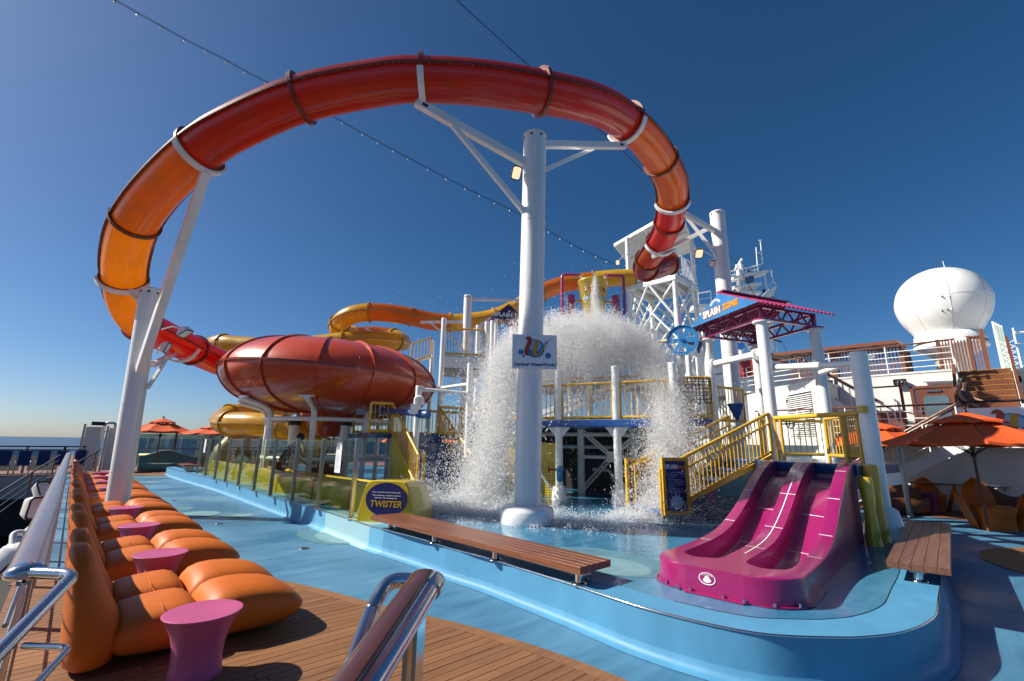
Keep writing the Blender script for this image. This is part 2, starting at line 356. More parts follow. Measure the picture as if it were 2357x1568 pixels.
# ------------------------------------------------------------------ railings
def railing(name,label,group,top,hgt,mt,bal_gap=.13,rt=.03,rb=.02,rbal=.011,low=.1,posts=None,single=True,mid=None,cat='railing'):
    """top: polyline along the foot of the railing; the rails follow it at two heights, balusters stand between"""
    P=[Vector(p) for p in top]; T=thing(name,label,cat,P[0],0,group); uz=Vector((0,0,1))
    b=MB(); b.tube(rnd_poly([p+uz*hgt for p in P],.06,4) if len(P)>2 else [p+uz*hgt for p in P],rt,10); b.build('top_rail',mt,T)
    b=MB(); b.tube([p+uz*low for p in P],rb,8); b.build('bottom_rail',mt,T)
    if mid: b=MB(); b.tube([p+uz*mid for p in P],rb*.8,8); b.build('middle_rail',mt,T)
    src=None; nb=MB(); cnt=0
    for i in range(len(P)-1):
        L=(P[i+1]-P[i]); n=max(1,int(L.length/bal_gap))
        for k in range(1,n):
            q=P[i]+L*(k/n)
            if single:
                if src is None:
                    s_=MB(); s_.cyl(q+uz*low,q+uz*hgt,rbal,n=6,caps=False); src=s_.build('baluster',mt,T); src['q']=0; base=q.copy(); del src['q']
                else: inst(src,T,q-base)
            else: nb.cyl(q+uz*low,q+uz*hgt,rbal,n=5,caps=False); cnt+=1
    if cnt: tag(nb.build('balusters',mt,T),kind='stuff')
    for p in (P if posts is None else posts):
        b=MB(); b.cyl(Vector(p),Vector(p)+uz*hgt,rt*.95,n=10); b.build('post',mt,T)
    return T
# ------------------------------------------------------------------ the setting: sea, decks, pool kerb
def seamat():
    m=mat('sea_water',(.03,.065,.12),.3,var=.15,vscale=.002,spec=.5); n=m.node_tree.nodes; l=m.node_tree.links
    tc=n.new('ShaderNodeTexCoord'); mp=n.new('ShaderNodeMapping'); mp.inputs['Scale'].default_value=(.03,.008,1); l.new(tc.outputs['Object'],mp.inputs[0])
    ns=n.new('ShaderNodeTexNoise'); ns.inputs['Scale'].default_value=1; ns.inputs['Detail'].default_value=8; l.new(mp.outputs[0],ns.inputs[0])
    bp=n.new('ShaderNodeBump'); bp.inputs['Strength'].default_value=.6; bp.inputs['Distance'].default_value=6; l.new(ns.outputs[0],bp.inputs['Height']); l.new(bp.outputs[0],n['Principled BSDF'].inputs['Normal']); return m
b=MB(); n=96; Rr_=60000
b.add([(0,0,-32)]+[(Rr_*math.cos(2*PI*i/n),Rr_*math.sin(2*PI*i/n),-32) for i in range(n)],[(0,1+i,1+(i+1)%n) for i in range(n)])
tag(b.build('sea',seamat()),kind='structure')

def deckmat(name,c1,c2,rough,wet=False):
    m=bpy.data.materials.new(name); m.use_nodes=True; n=m.node_tree.nodes; l=m.node_tree.links; p=n['Principled BSDF']
    tc=n.new('ShaderNodeTexCoord'); mp=n.new('ShaderNodeMapping'); mp.inputs['Scale'].default_value=(.9,6,1); mp.inputs['Rotation'].default_value=(0,0,R(-25)); l.new(tc.outputs['Object'],mp.inputs[0])
    ns=n.new('ShaderNodeTexNoise'); ns.inputs['Scale'].default_value=1.1; ns.inputs['Detail'].default_value=8; ns.inputs['Roughness'].default_value=.65; l.new(mp.outputs[0],ns.inputs[0])
    n2=n.new('ShaderNodeTexNoise'); n2.inputs['Scale'].default_value=.55; n2.inputs['Detail'].default_value=5; l.new(tc.outputs['Object'],n2.inputs[0])
    ad=n.new('ShaderNodeMath'); ad.operation='ADD'; l.new(ns.outputs[0],ad.inputs[0]); l.new(n2.outputs[0],ad.inputs[1])
    cr=n.new('ShaderNodeValToRGB'); cr.color_ramp.elements[0].position=.38; cr.color_ramp.elements[1].position=.64; cr.color_ramp.elements[0].color=(*c1,1); cr.color_ramp.elements[1].color=(*c2,1)
    hf=n.new('ShaderNodeMath'); hf.operation='MULTIPLY'; hf.inputs[1].default_value=.5; l.new(ad.outputs[0],hf.inputs[0]); l.new(hf.outputs[0],cr.inputs[0]); l.new(cr.outputs[0],p.inputs['Base Color'])
    mr=n.new('ShaderNodeMapRange'); mr.inputs[1].default_value=.35; mr.inputs[2].default_value=.65; mr.inputs[3].default_value=rough*.5; mr.inputs[4].default_value=rough*1.4; l.new(n2.outputs[0],mr.inputs[0]); l.new(mr.outputs[0],p.inputs['Roughness'])
    n3=n.new('ShaderNodeTexNoise'); n3.inputs['Scale'].default_value=5 if wet else 120; n3.inputs['Detail'].default_value=4; l.new(tc.outputs['Object'],n3.inputs[0])
    bp=n.new('ShaderNodeBump'); bp.inputs['Strength'].default_value=.3 if wet else .12; bp.inputs['Distance'].default_value=.03 if wet else .004; l.new(n3.outputs[0],bp.inputs['Height']); l.new(bp.outputs[0],p.inputs['Normal'])
    return m
DECKB=deckmat('blue_deck_paint',(.027,.118,.225),(.075,.222,.345),.55)
POOLB=deckmat('wet_blue_floor_paint',(.030,.155,.29),(.075,.25,.385),.14,True)
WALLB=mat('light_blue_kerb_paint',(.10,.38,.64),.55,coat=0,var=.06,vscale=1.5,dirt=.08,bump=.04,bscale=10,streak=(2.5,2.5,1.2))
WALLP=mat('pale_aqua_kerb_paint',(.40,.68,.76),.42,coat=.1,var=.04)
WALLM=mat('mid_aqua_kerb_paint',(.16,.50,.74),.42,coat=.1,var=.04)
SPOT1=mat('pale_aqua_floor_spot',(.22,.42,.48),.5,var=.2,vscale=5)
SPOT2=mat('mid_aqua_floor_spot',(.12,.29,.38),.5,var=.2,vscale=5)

b=MB(); b.add([(-.25,-8,0),(40,-8,0),(40,60,0),(-.25,60,0)],[(0,1,2,3)]); b.add([(-.25,-8,-.35),(-.25,60,-.35),(-.25,60,0),(-.25,-8,0)],[(0,1,2,3)])
deck=tag(b.build('main_deck',DECKB),kind='structure')
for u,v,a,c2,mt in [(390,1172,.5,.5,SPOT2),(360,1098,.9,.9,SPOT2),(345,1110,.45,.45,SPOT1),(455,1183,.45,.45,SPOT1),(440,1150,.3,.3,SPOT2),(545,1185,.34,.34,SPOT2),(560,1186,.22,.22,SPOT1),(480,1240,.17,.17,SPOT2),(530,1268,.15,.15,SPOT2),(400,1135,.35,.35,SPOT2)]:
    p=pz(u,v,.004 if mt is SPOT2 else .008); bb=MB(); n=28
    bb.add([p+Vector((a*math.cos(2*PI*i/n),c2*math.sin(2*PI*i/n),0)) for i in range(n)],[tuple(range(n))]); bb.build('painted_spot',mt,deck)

for u,v in ((700,1262),(505,1205),(980,1345),(400,1152)):
    p=pz(u,v,.003); bb=MB(); bb.lathe([(.075,0),(.075,.004),(.06,.006),(.055,.002),(0,.002)],20,p); bb.build('deck_drain',CHROMED,deck)
# teak planks of the near deck, laid across the ship, with a curved margin plank
edge=spline([(-.25,8.1),(.7,7.75),(1.3,7.3),(1.91,6.61),(2.35,5.57),(2.57,4.74),(2.81,4.06),(2.96,3.58),(3.06,3.13),(3.13,2.7),(3.17,2.2),(3.2,1.2),(3.2,0),(3.2,-2)],8) if False else None
EP=[Vector((x,y,0)) for x,y in [(-.25,8.1),(.7,7.8),(1.4,7.25),(1.95,6.55),(2.33,5.6),(2.57,4.74),(2.81,4.06),(2.96,3.58),(3.06,3.13),(3.13,2.7),(3.17,2.2),(3.2,1.2),(3.2,0),(3.2,-2)]]
ES=spline(EP,6)
b=MB(); b.add([(p.x,p.y,.004) for p in ES]+[(-.25,-2,.004)],[tuple(range(len(ES)+1))]); b.build('caulking_sheet',CAULK,deck)
def edge_x(y):
    best=None
    for i in range(len(ES)-1):
        a,c=ES[i],ES[i+1]
        if (a.y-y)*(c.y-y)<=0 and a.y!=c.y: best=a.x+(c.x-a.x)*(y-a.y)/(c.y-a.y)
    return best if best is not None else -1
PW=.098; y=-2.0; k=0
while y<7.95:
    y2=y+PW-.007; x1a,x1b=edge_x(y)-.13,edge_x(y2)-.13
    if min(x1a,x1b)>-.1:
        cuts=[-.25]; x=-.25+random.uniform(.6,2.4)
        while x<min(x1a,x1b)-.3: cuts.append(x); x+=random.uniform(1.5,2.4)
        cuts.append(None)
        for i in range(len(cuts)-1):
            xa=cuts[i]; xb=cuts[i+1]
            bb=MB(); xl=xa+.003; r1=x1a if xb is None else xb-.003; r2=x1b if xb is None else xb-.003
            zt=.013+random.uniform(-.0008,.0008)
            bb.prism([(xl,y,.0045),(r1,y,.0045),(r2,y2,.0045),(xl,y2,.0045)],(0,0,zt-.0045)); bb.build('plank',DECKW,deck)
    y+=PW
def offs(i,d):
    a=ES[max(i-1,0)]; c=ES[min(i+1,len(ES)-1)]; t=(c-a).normalized(); return ES[i]+Vector((t.y,-t.x,0))*(-d)
for i in range(0,len(ES)-1,6):
    j=min(i+6,len(ES)-1); bb=MB(); inn=[offs(q,-.122) for q in range(i,j+1)]; out=[ES[q] for q in range(i,j+1)]
    bb.prism([(p.x,p.y,.0045) for p in out]+[(p.x,p.y,.0045) for p in inn[::-1]],(0,0,.009)); bb.build('margin_plank',DECKW,deck)

# kerb round the splash pool
KZ=.35
KP=[(u,v,KZ) for u,v in [(415,1084),(500,1104),(600,1133),(680,1156),(750,1177),(808,1195),(851,1209),(964,1238),(1040,1262),(1114,1281),(1189,1304),(1301,1339),(1376,1364),(1472,1395),(1600,1428),(1712,1451),(1806,1462),(1938,1466),(2010,1463),(2068,1455),(2110,1442),(2138,1427),(2153,1410),(2157,1378),(2163,1327)]]
KC=[pz(u,v,z) for u,v,z in KP]; KU=[k[0] for k in KP]
KC+= [Vector((8.3,.93,KZ)),Vector((9.6,1.2,KZ)),Vector((10.9,1.73,KZ)),Vector((12.1,2.5,KZ)),Vector((12.5,3.85,KZ))]; KU+=[3000]*5
KC=[Vector((3.4,27.5,KZ))]+KC; KU=[300]+KU
KS=spline(KC,6); KUS=[KU[min(i//6,len(KU)-1)]+((KU[min(i//6+1,len(KU)-1)]-KU[min(i//6,len(KU)-1)])*(i%6)/6) for i in range(len(KS))]
def knorm(i):
    a=KS[max(i-1,0)]; c=KS[min(i+1,len(KS)-1)]; t=(c-a); t.z=0; t.normalize(); return Vector((t.y,-t.x,0))   # points to the outside
kn=[knorm(i) for i in range(len(KS))]
# which side is outside? the first stretch should face the left walkway (-X)
if kn[5].x>0: kn=[-q for q in kn]
b=MB(); prof=[(.10,.004),(.045,.009),(.02,.022),(.008,.05),(0.,.085),(0.,None)]
b2=MB(); rows=[]
for i,p in enumerate(KS): rows.append([Vector((p.x,p.y,0))+kn[i]*d+Vector((0,0,(p.z-.012) if z is None else z)) for d,z in prof])
for i in range(len(KS)-1):
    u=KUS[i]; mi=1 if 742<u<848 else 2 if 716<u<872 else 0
    m5=len(prof)-1; b.add(rows[i][:m5]+rows[i+1][:m5],[(q,q+1,m5+q+1,m5+q) for q in range(m5-1)],True,mi); b2.add(rows[i][m5-1:]+rows[i+1][m5-1:],[(0,1,3,2)],True,mi)
kerb=tag(b2.build('pool_kerb',[WALLB,WALLP,WALLM],recalc=False),kind='structure')
weld=lambda o:(lambda bm:(bm.from_mesh(o.data),bmesh.ops.remove_doubles(bm,verts=bm.verts,dist=1e-5),bmesh.ops.recalc_face_normals(bm,faces=bm.faces),bm.to_mesh(o.data),bm.free()))(bmesh.new())
weld(kerb); weld(b.build('kerb_cove',[WALLB,WALLP,WALLM],kerb))
b=MB()
for i in range(len(KS)-1):
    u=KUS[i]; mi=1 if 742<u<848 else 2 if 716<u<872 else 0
    b.add([KS[i],KS[i+1],KS[i+1]-kn[i+1]*.33,KS[i]-kn[i]*.33],[(0,1,2,3)],True,mi)
b.build('kerb_top',[WALLB,WALLP,WALLM],kerb)
b=MB(); b.tube([p+kn[i]*.004-Vector((0,0,.004)) for i,p in enumerate(KS)],.009,6); b.build('edge_trim',CHROME,kerb)
b=MB(); b.tube([p-kn[i]*.33+Vector((0,0,.001)) for i,p in enumerate(KS) if KUS[i]>1500],.004,5); b.build('seam_strip',CAULK,kerb)
# raised wet floor inside the kerb
inner=[p-kn[i]*.32 for i,p in enumerate(KS)]
FZ=.345
b=MB(); b.add([(p.x,p.y,FZ) for p in inner]+[(12.5,27,FZ)],[tuple(range(len(inner)+1))])
pool=tag(b.build('splash_pool_floor',POOLB,recalc=True),kind='structure')
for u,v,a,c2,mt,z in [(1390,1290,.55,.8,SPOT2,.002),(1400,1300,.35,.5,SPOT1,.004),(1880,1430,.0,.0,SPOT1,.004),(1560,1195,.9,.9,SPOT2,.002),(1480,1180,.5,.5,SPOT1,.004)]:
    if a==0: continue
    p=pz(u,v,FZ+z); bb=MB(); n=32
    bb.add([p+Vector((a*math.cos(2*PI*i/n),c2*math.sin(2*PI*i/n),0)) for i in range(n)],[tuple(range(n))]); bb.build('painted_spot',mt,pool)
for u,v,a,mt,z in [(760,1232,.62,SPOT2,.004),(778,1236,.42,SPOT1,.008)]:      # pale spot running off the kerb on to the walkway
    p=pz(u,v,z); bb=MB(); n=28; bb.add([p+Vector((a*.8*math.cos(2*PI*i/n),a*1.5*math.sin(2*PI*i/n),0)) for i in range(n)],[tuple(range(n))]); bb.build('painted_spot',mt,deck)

# far deck, lower deck on the port side, fascia between
b=MB(); b.add([(-45,29.5,.012),(-.25,29.5,.012),(3,26.5,.012),(14,26.5,.012),(45,29.5,.012),(45,60,.012),(-45,60,.012)],[tuple(range(7))]); tag(b.build('far_deck',DECKF),kind='structure')
b=MB(); b.box((-22.6,29.9,-.5),(44.7,.8,.95)); tag(b.build('deck_edge_fascia',GREYW),kind='structure')
b=MB(); b.add([(-45,-8,-2.9),(-.3,-8,-2.9),(-.3,36,-2.9),(-45,36,-2.9)],[(0,1,2,3)]); low=tag(b.build('lower_deck',CAULK),kind='structure')
for i in range(120):
    y0=-1+i*.16; 
    bb=MB(); bb.box((-3.3,y0,-2.885),(5.9,.148,.02)); bb.build('plank',DECKW,low)
b=MB(); b.box((-22.6,33,-1.9),(44.7,.2,2)); tag(b.build('lower_deck_bulkhead',DARKG),kind='structure')
# round teak inlay on the starboard walkway
b=MB(); 
ci=Vector((11.2,-1.2,0)); n=40
b.add([ci+Vector((1.9*math.cos(2*PI*i/n),1.9*math.sin(2*PI*i/n),.004)) for i in range(n)],[tuple(range(n))]); b.build('caulking_sheet',CAULK,deck)
for i in range(28):
    x0=-1.9+i*.136; h1=math.sqrt(max(0,1.9**2-x0**2)); h2=math.sqrt(max(0,1.9**2-(x0+.128)**2)); 
    if h1<.1 or h2<.1: continue
    bb=MB(); bb.prism([ci+Vector((x0,-h1,.0045)),ci+Vector((x0+.128,-h2,.0045)),ci+Vector((x0+.128,h2,.0045)),ci+Vector((x0,h1,.0045))],(0,0,.008)); bb.build('plank',DECKW,deck)
b=MB(); b.add([(16.2,-6,.006),(19.2,-6,.006),(19.2,3.6,.006),(16.9,3.6,.006),(16.2,1.5,.006)],[(0,1,2,3,4)]); tag(b.build('starboard_teak_walk',DECKF),kind='structure')
# ------------------------------------------------------------------ port rail, loungers, tables
RX=-.06
rail=thing('deck_rail','long varnished wood capped steel rail running along the port edge behind the orange loungers','railing',(RX,3.0,0))
segs=[3.02,5.0,7.2,9.6,12.4,15.6,19.2,23.2]
capsec=[(.068*math.cos(a),.034*math.sin(a)*(1.25 if math.sin(a)>0 else .75)) for a in [2*PI*i/18 for i in range(18)]]
for i in range(len(segs)-1):
    b=MB(); b.loft([[Vector((RX+x,yy,1.075+z)) for x,z in capsec] for yy in (segs[i]+.003,segs[i+1]-.003)]); b.build('rail_cap',RAILW,rail)
b=MB(); b.loft([[Vector((RX+x*k,3.02-dy,1.075+z*k)) for x,z in capsec] for dy,k in((.0,1.04),(.05,1.04),(.075,.85),(.085,.5))]); b.build('end_cap',CHROME,rail)
b=MB(); b.box((RX,13.1,1.025),(.05,20.1,.02)); b.build('rail_flat',CHROMED,rail)
for yy in [3.12]+[4.6+1.55*i for i in range(13)]:
    b=MB(); b.box((RX,yy,.51),(.014,.10,1.02)); b.build('stanchion',CHROMED,rail)
for zz in (.25,.45,.65,.85):
    b=MB(); b.tube([(RX-.03,3.1,zz),(RX-.03,23.2,zz)],.01,6); b.build('wire_bar',CHROMED,rail)
b=MB(); b.box((RX-.10,2.7,.04),(.22,.6,.075)); tag(b.build('kick_board',DECKW),'short wood kick board at the foot of the chrome rail end','kick board')

def blob(stations,n=20,ex=2.6):          # stations: x, z bottom, z top, half width, y
    rings=[]
    for x,z0,z1,hw in stations:
        zc=(z0+z1)/2; hh=max((z1-z0)/2,.004); r=[]
        for j in range(n):
            a=2*PI*j/n; c,s_=math.cos(a),math.sin(a)
            r.append(Vector((x,math.copysign(abs(c)**(2/ex),c)*hw,zc+math.copysign(abs(s_)**(2/ex),s_)*hh)))
        rings.append(r)
    return rings
def make_lounger():
    T=thing('sun_lounger','x','sun lounger')
    # seat
    st=[(.30,.14,.19,.22),(.32,.09,.27,.33),(.38,.05,.345,.36),(.50,.03,.368,.37),(.64,.025,.38,.375),(.74,.025,.38,.375),(.80,.03,.36,.37),(.845,.05,.32,.36),(.872,.09,.25,.33),(.882,.14,.19,.26)]
    b=MB(); b.loft(blob(st,28,3.0)); b.build('seat',ORANGE,T,local=True)
    # footrest: rises, then a faceted end with a sharp nose
    st=[(.868,.14,.19,.26),(.878,.09,.25,.33),(.905,.05,.32,.36),(.95,.03,.375,.372),(1.02,.022,.405,.38),(1.12,.02,.415,.383),(1.28,.02,.405,.383),(1.42,.022,.38,.38),(1.52,.035,.345,.372),(1.60,.075,.295,.35),(1.655,.12,.245,.31),(1.685,.15,.205,.26),(1.69,.165,.185,.22)]
    b=MB(); b.loft(blob(st,28,2.9)); b.build('footrest',ORANGE,T,local=True)
    # back: a tall paddle leaning to the rail, lofted upwards
    rings=[]
    for z,x0,x1,hw in [(.03,.10,.34,.30),(.06,.07,.37,.35),(.16,.05,.395,.375),(.28,.04,.385,.385),(.40,.03,.32,.385),(.52,.02,.255,.375),(.63,.01,.205,.35),(.72,.0,.165,.31),(.79,-.005,.135,.25),(.83,-.0,.105,.17),(.845,.02,.08,.07)]:
        xc,hx=(x0+x1)/2,(x1-x0)/2; r=[]
        for j in range(24):
            a=2*PI*j/24; c,s_=math.cos(a),math.sin(a)
            r.append(Vector((xc+math.copysign(abs(c)**.8,c)*hx,math.copysign(abs(s_)**.72,s_)*hw,z)))
        rings.append(r)
    b=MB(); b.loft(rings); b.build('backrest',ORANGE,T,local=True)
    # thin raised mould seam across the seat
    b=MB(); b.tube([(.60,-.371,.21),(.60,-.362,.30),(.60,-.3,.362),(.60,0,.377),(.60,.3,.362),(.60,.362,.30),(.60,.371,.21)],.0028,5); b.build('mould_seam',ORANGE,T,local=True)
    return T
def make_table():
    T=thing('side_table','x','side table')
    prof=[(.165,0),(.17,.008),(.163,.05),(.157,.12),(.163,.2),(.185,.29),(.218,.365),(.248,.408),(.254,.416),(.25,.42)]
    b=MB(); b.lathe(prof,36,cap=False); b.build('pedestal',PINK,T,local=True)
    b=MB(); b.lathe([(.25,.4198),(.246,.4203),(.21,.418),(.12,.415),(0,.414)],36,cap=False); b.build('table_top',PINK,T,local=True)
    return T
ordn=['nearest','second nearest','third','fourth','fifth','sixth','seventh','eighth','ninth','tenth','eleventh','twelfth','thirteenth','fourteenth','fifteenth','sixteenth','seventeenth','farthest']
TY=[4.22+2.33*k for k in range(9)]
LNG=['orange three lobed sun lounger nearest the camera, behind the biggest pink table','second orange sun lounger of the row, just in front of the second pink table']
for q in range(2,17):
    LNG.append('orange sun lounger at the port rail, '+ordn[q].replace('second nearest','second')+' in the row from the near end')
LNG[16]='farthest orange sun lounger of the row at the port rail'
tb=make_table(); lg=make_lounger(); k=0
for i,ty in enumerate(TY):
    if i==4: pass
    t=tb if i==0 else copy_tree(tb) if i!=4 else None
    if t: t.location=(.89,ty,.013 if i<2 else 0)
    far=('nearest pink flared side table, its base cut by the lower edge of the view','pink flared side table between the second and third orange loungers','pink flared side table between the fourth and fifth orange loungers','pink flared side table just in front of the foot of the leaning white pillar','pink flared side table just in front of the leaning white pillar','first pink flared side table behind the foot of the leaning white pillar','pink flared side table, third from the far end of the lounger row','pink flared side table, second from the far end of the lounger row','farthest pink flared side table of the lounger row')[i]
    if t: tag(t,far,'side table','pink side tables between the loungers')
    for j,dy in enumerate((.76,1.55)):
        if k>=17: break
        o=lg if k==0 else copy_tree(lg)
        o.location=(.10+random.uniform(-.02,.02),ty+dy+random.uniform(-.03,.03),.013 if ty+dy<7 else 0); o.rotation_euler=(0,0,R(random.uniform(-1.5,1.5)))
        tag(o,LNG[k],'sun lounger','orange sun loungers along the port rail'); k+=1

# chrome stair rail at the lower left
T=thing('stair_handrail','bent chrome tube stair handrail with a lower rail at the lower left corner','handrail',pz(60,1560,0))
A=pd(68,1318,2.14); B=pd(172,1322,2.12); Cc=pd(-30,1530,1.62); D=pd(-150,1660,1.42)
b=MB(); b.tube(rnd_poly([A,B,Cc,D],.06,8),.024,16); b.build('upper_rail',CHROME,T)
A=pd(55,1486,2.14); B=pd(160,1490,2.12); Cc=pd(60,1600,1.8); D=pd(-40,1710,1.6)
b=MB(); b.tube(rnd_poly([A,B,Cc,D],.04,8),.013,12); b.build('lower_rail',CHROME,T)
# end post of the rail: polished flat bar
p=pd(62,1322,2.16)
b=MB(); b.box((RX-.0,2.98,.53),(.012,.11,1.04)); b.build('end_post',CHROME,T)
# wood topped handrail in the foreground
E1=pd(983,1342,1.66); E0=pd(790,1640,1.08)
T=thing('wooden_handrail','foreground handrail with a dark varnished wood grip on polished steel','handrail',(E1.x,E1.y,0))
t=(E0-E1).normalized(); s_=t.cross(upz).normalized(); u_=s_.cross(t)
sec=[(.056*math.cos(2*PI*i/20),.038*math.sin(2*PI*i/20)) for i in range(20)]
b=MB(); b.loft([[E1+t*d+s_*x*.93+u_*z*.9 for x,z in sec] for d in (.0,(E0-E1).length)]); b.build('steel_tube',CHROME,T)
sgn=1 if s_.dot(right_h)<0 else -1
arc=[(sgn*.060*math.cos(R(a))+sgn*.004,.046*math.sin(R(a))+.002) for a in range(-8,122,10)]
b=MB(); b.loft([[E1+t*d+s_*x+u_*z for x,z in arc]+[E1+t*d+s_*x*.8+u_*z*.75 for x,z in arc[::-1]] for d in (.004,(E0-E1).length)]); b.build('wood_grip',RAILD,T)
b=MB(); b.loft([[E1-t*d+s_*x*k+u_*z*k for x,z in sec] for d,k in((-.05,1.05),(0,1.05),(.022,.97),(.034,.75),(.038,.3))]); b.build('end_cap',CHROME,T)
b=MB(); b.beam(E1+t*.0-u_*.036,E0-u_*.036,.05,.012,up=u_); b.build('grip_flat',CHROME,T)
b=MB(); f=E1+t*.07-u_*.04; b.beam(f,(f.x,f.y,.012),.013,.085,up=t); b.build('flat_post',CHROME,T)
b=MB(); f2=f+t*.045+s_*.02; b.beam(f2-upz*.02,(f2.x,f2.y,.012),.013,.05,up=t); b.build('flat_post',CHROME,T)
G=[pd(975,1338,1.70),pd(895,1334,1.70),pd(860,1395,1.62),pd(800,1560,1.32),pd(775,1640,1.2)]
T=thing('chrome_handrail','curved chrome tube rail beside the wooden foreground handrail','handrail',(G[0].x,G[0].y,0))
b=MB(); b.tube(spline(rnd_poly(G,.05,6),3),.024,16); b.build('tube_rail',CHROME,T)
# ------------------------------------------------------------------ slides
def pr(u,v,d): 
    r_=ray(u,v).normalized(); return Vector((0,0,CH))+r_*d
def frames(pts):
    k=len(pts); T_=[(pts[min(i+1,k-1)]-pts[max(i-1,0)]).normalized() for i in range(k)]
    S=[t.cross(upz).normalized() if abs(t.z)<.98 else Vector((1,0,0)) for t in T_]
    U_=[S[i].cross(T_[i]).normalized() for i in range(k)]
    return T_,S,U_
def make_slide(name,label,cat,path,Rad,joints,mats,fl,group=None,n=28,sub=6,flr=1.16,flmats=None,seam=None,base=None):
    """path: control points; joints: control point numbers where flanges sit; mats: one per stretch between joints"""
    P=spline(path,sub); T_,S,U_=frames(P)
    T=thing(name,label,cat,base or (P[0].x,P[0].y,0),0,group)
    js=[int(j*sub) for j in joints]
    for a in range(len(js)-1):
        i0,i1=js[a],js[a+1]; b=MB(); rings=[]
        for i in range(i0,i1+1): rings.append([P[i]+(S[i]*math.cos(2*PI*q/n)+U_[i]*math.sin(2*PI*q/n))*Rad for q in range(n)])
        b.loft(rings,True,False); b.build('tube_section',mats[a],T)
        fm=(flmats[a] if flmats else fl); b=MB()
        for sg in (1,-1):
            sec=[(Rad-.005,.022),(Rad+.055,.022),(Rad+.055,-.022),(Rad-.005,-.022)]
            b.loft([[P[i]+S[i]*sg*x+U_[i]*z for x,z in sec] for i in range(i0,i1+1)],False,True)
        b.build('seam_flange',fm,T)
        if seam:
            b=MB(); L=0
            for i in range(i0,i1):
                seg=(P[i+1]-P[i]).length; q=0
                for sg in (1,-1):
                    c=P[i]+S[i]*sg*(Rad+.032)
                    for dz in (.026,-.026): b.ball(c+U_[i]*dz,.014,6,4)
            b.build('bolts',CHROMED,T)['kind']='stuff'
    for a,i in enumerate(js):
        fm=fl if not flmats else flmats[min(a,len(flmats)-1)]
        b=MB(); d=.035
        prof=[(Rad,-d),(Rad*flr,-d),(Rad*flr,-.004),(Rad*flr-.012,0),(Rad*flr,.004),(Rad*flr,d),(Rad,d)]
        b.lathe(prof,n+8,P[i],axis=T_[i],smooth=False,cap=False); b.build('joint_flange',fm,T)
    return T,P,T_,S,U_
OP=[(1540,606,19.9),(1510,618,19.3),(1487,620,18.6),(1491,598,18.0),(1518,558,17.1),(1539,513,16.3),(1547,460,15.5),(1543,418,14.9),(1520,370,14.2),(1486,322,13.4),(1441,281,12.7),(1366,240,11.8),(1245,213,11.0),(1107,192,10.7),(973,185,10.7),(883,190,10.8),(695,228,11.1),(541,294,11.6),(461,346,12.0),(368,434,12.9),(312,511,13.6),(290,580,14.2),(286,641,14.8),(297,701,15.3),(328,746,15.9),(395,782,16.8),(445,806,17.6),(500,832,18.5),(540,846,18.9)]
OPp=[pr(*q) for q in OP]
DARKRED=translucent('dark_red_slide_shell',(.30,.03,.012),(.5,.05,.01),.3)
BROWNO=translucent('brown_amber_slide_shell',(.34,.075,.012),(.75,.16,.01),.45)
orange_slide,OS,OT,OSd,OU=make_slide('tube_slide','huge red and amber tube water slide looping overhead from the tower to the red bowl','water slide',OPp,.43,
   [0,2,3,4,5,6,8,10,12,14,16,18,20,22,24,26,28],
   [DARKRED,DARKRED,BROWNO,SLIDER2,SLIDER2,SLIDEO,SLIDEO,SLIDER,SLIDER,SLIDER,SLIDER,SLIDEO,SLIDEO2,SLIDEO2,SLIDER2,SLIDER2],FLANGE,
   flmats=[FLANGE,FLANGE,FLANGEO,FLANGE,FLANGE,FLANGEO,FLANGEO,FLANGE,FLANGE,FLANGE,FLANGE,FLANGEO,FLANGEO,FLANGEO,FLANGE,FLANGE],seam=True)

# red bowl
BC=C((752-1178)/1056*16.3/.985+.48,16.0,3.82); BR=3.72
prof=[(x*.945,z*.84) for x,z in [(1.0,1.30),(1.9,1.24),(2.45,1.12),(2.95,.90),(3.35,.58),(3.6,.25),(3.70,0)]]
prof2=[(x*.945,z*.84) for x,z in [(3.70,-.02),(3.68,-.25),(3.52,-.62),(3.2,-.98),(2.72,-1.24),(2.1,-1.42),(1.4,-1.5),(.9,-1.5)]]
bowl=thing('slide_bowl','big red ribbed bowl of the slide on white pipe legs','water slide',(BC.x,BC.y,0))
tilt=Matrix.Rotation(R(3.2),3,fwd_h)
nR=14
def bpt(r_,z,a): return BC+tilt@Vector((r_*math.cos(a),r_*math.sin(a),z))
def smooth_prof(pf): return [(q.x,q.y) for q in spline([(x,z,0) for x,z in pf],3)]
sp1,sp2=smooth_prof(prof),smooth_prof(prof2)
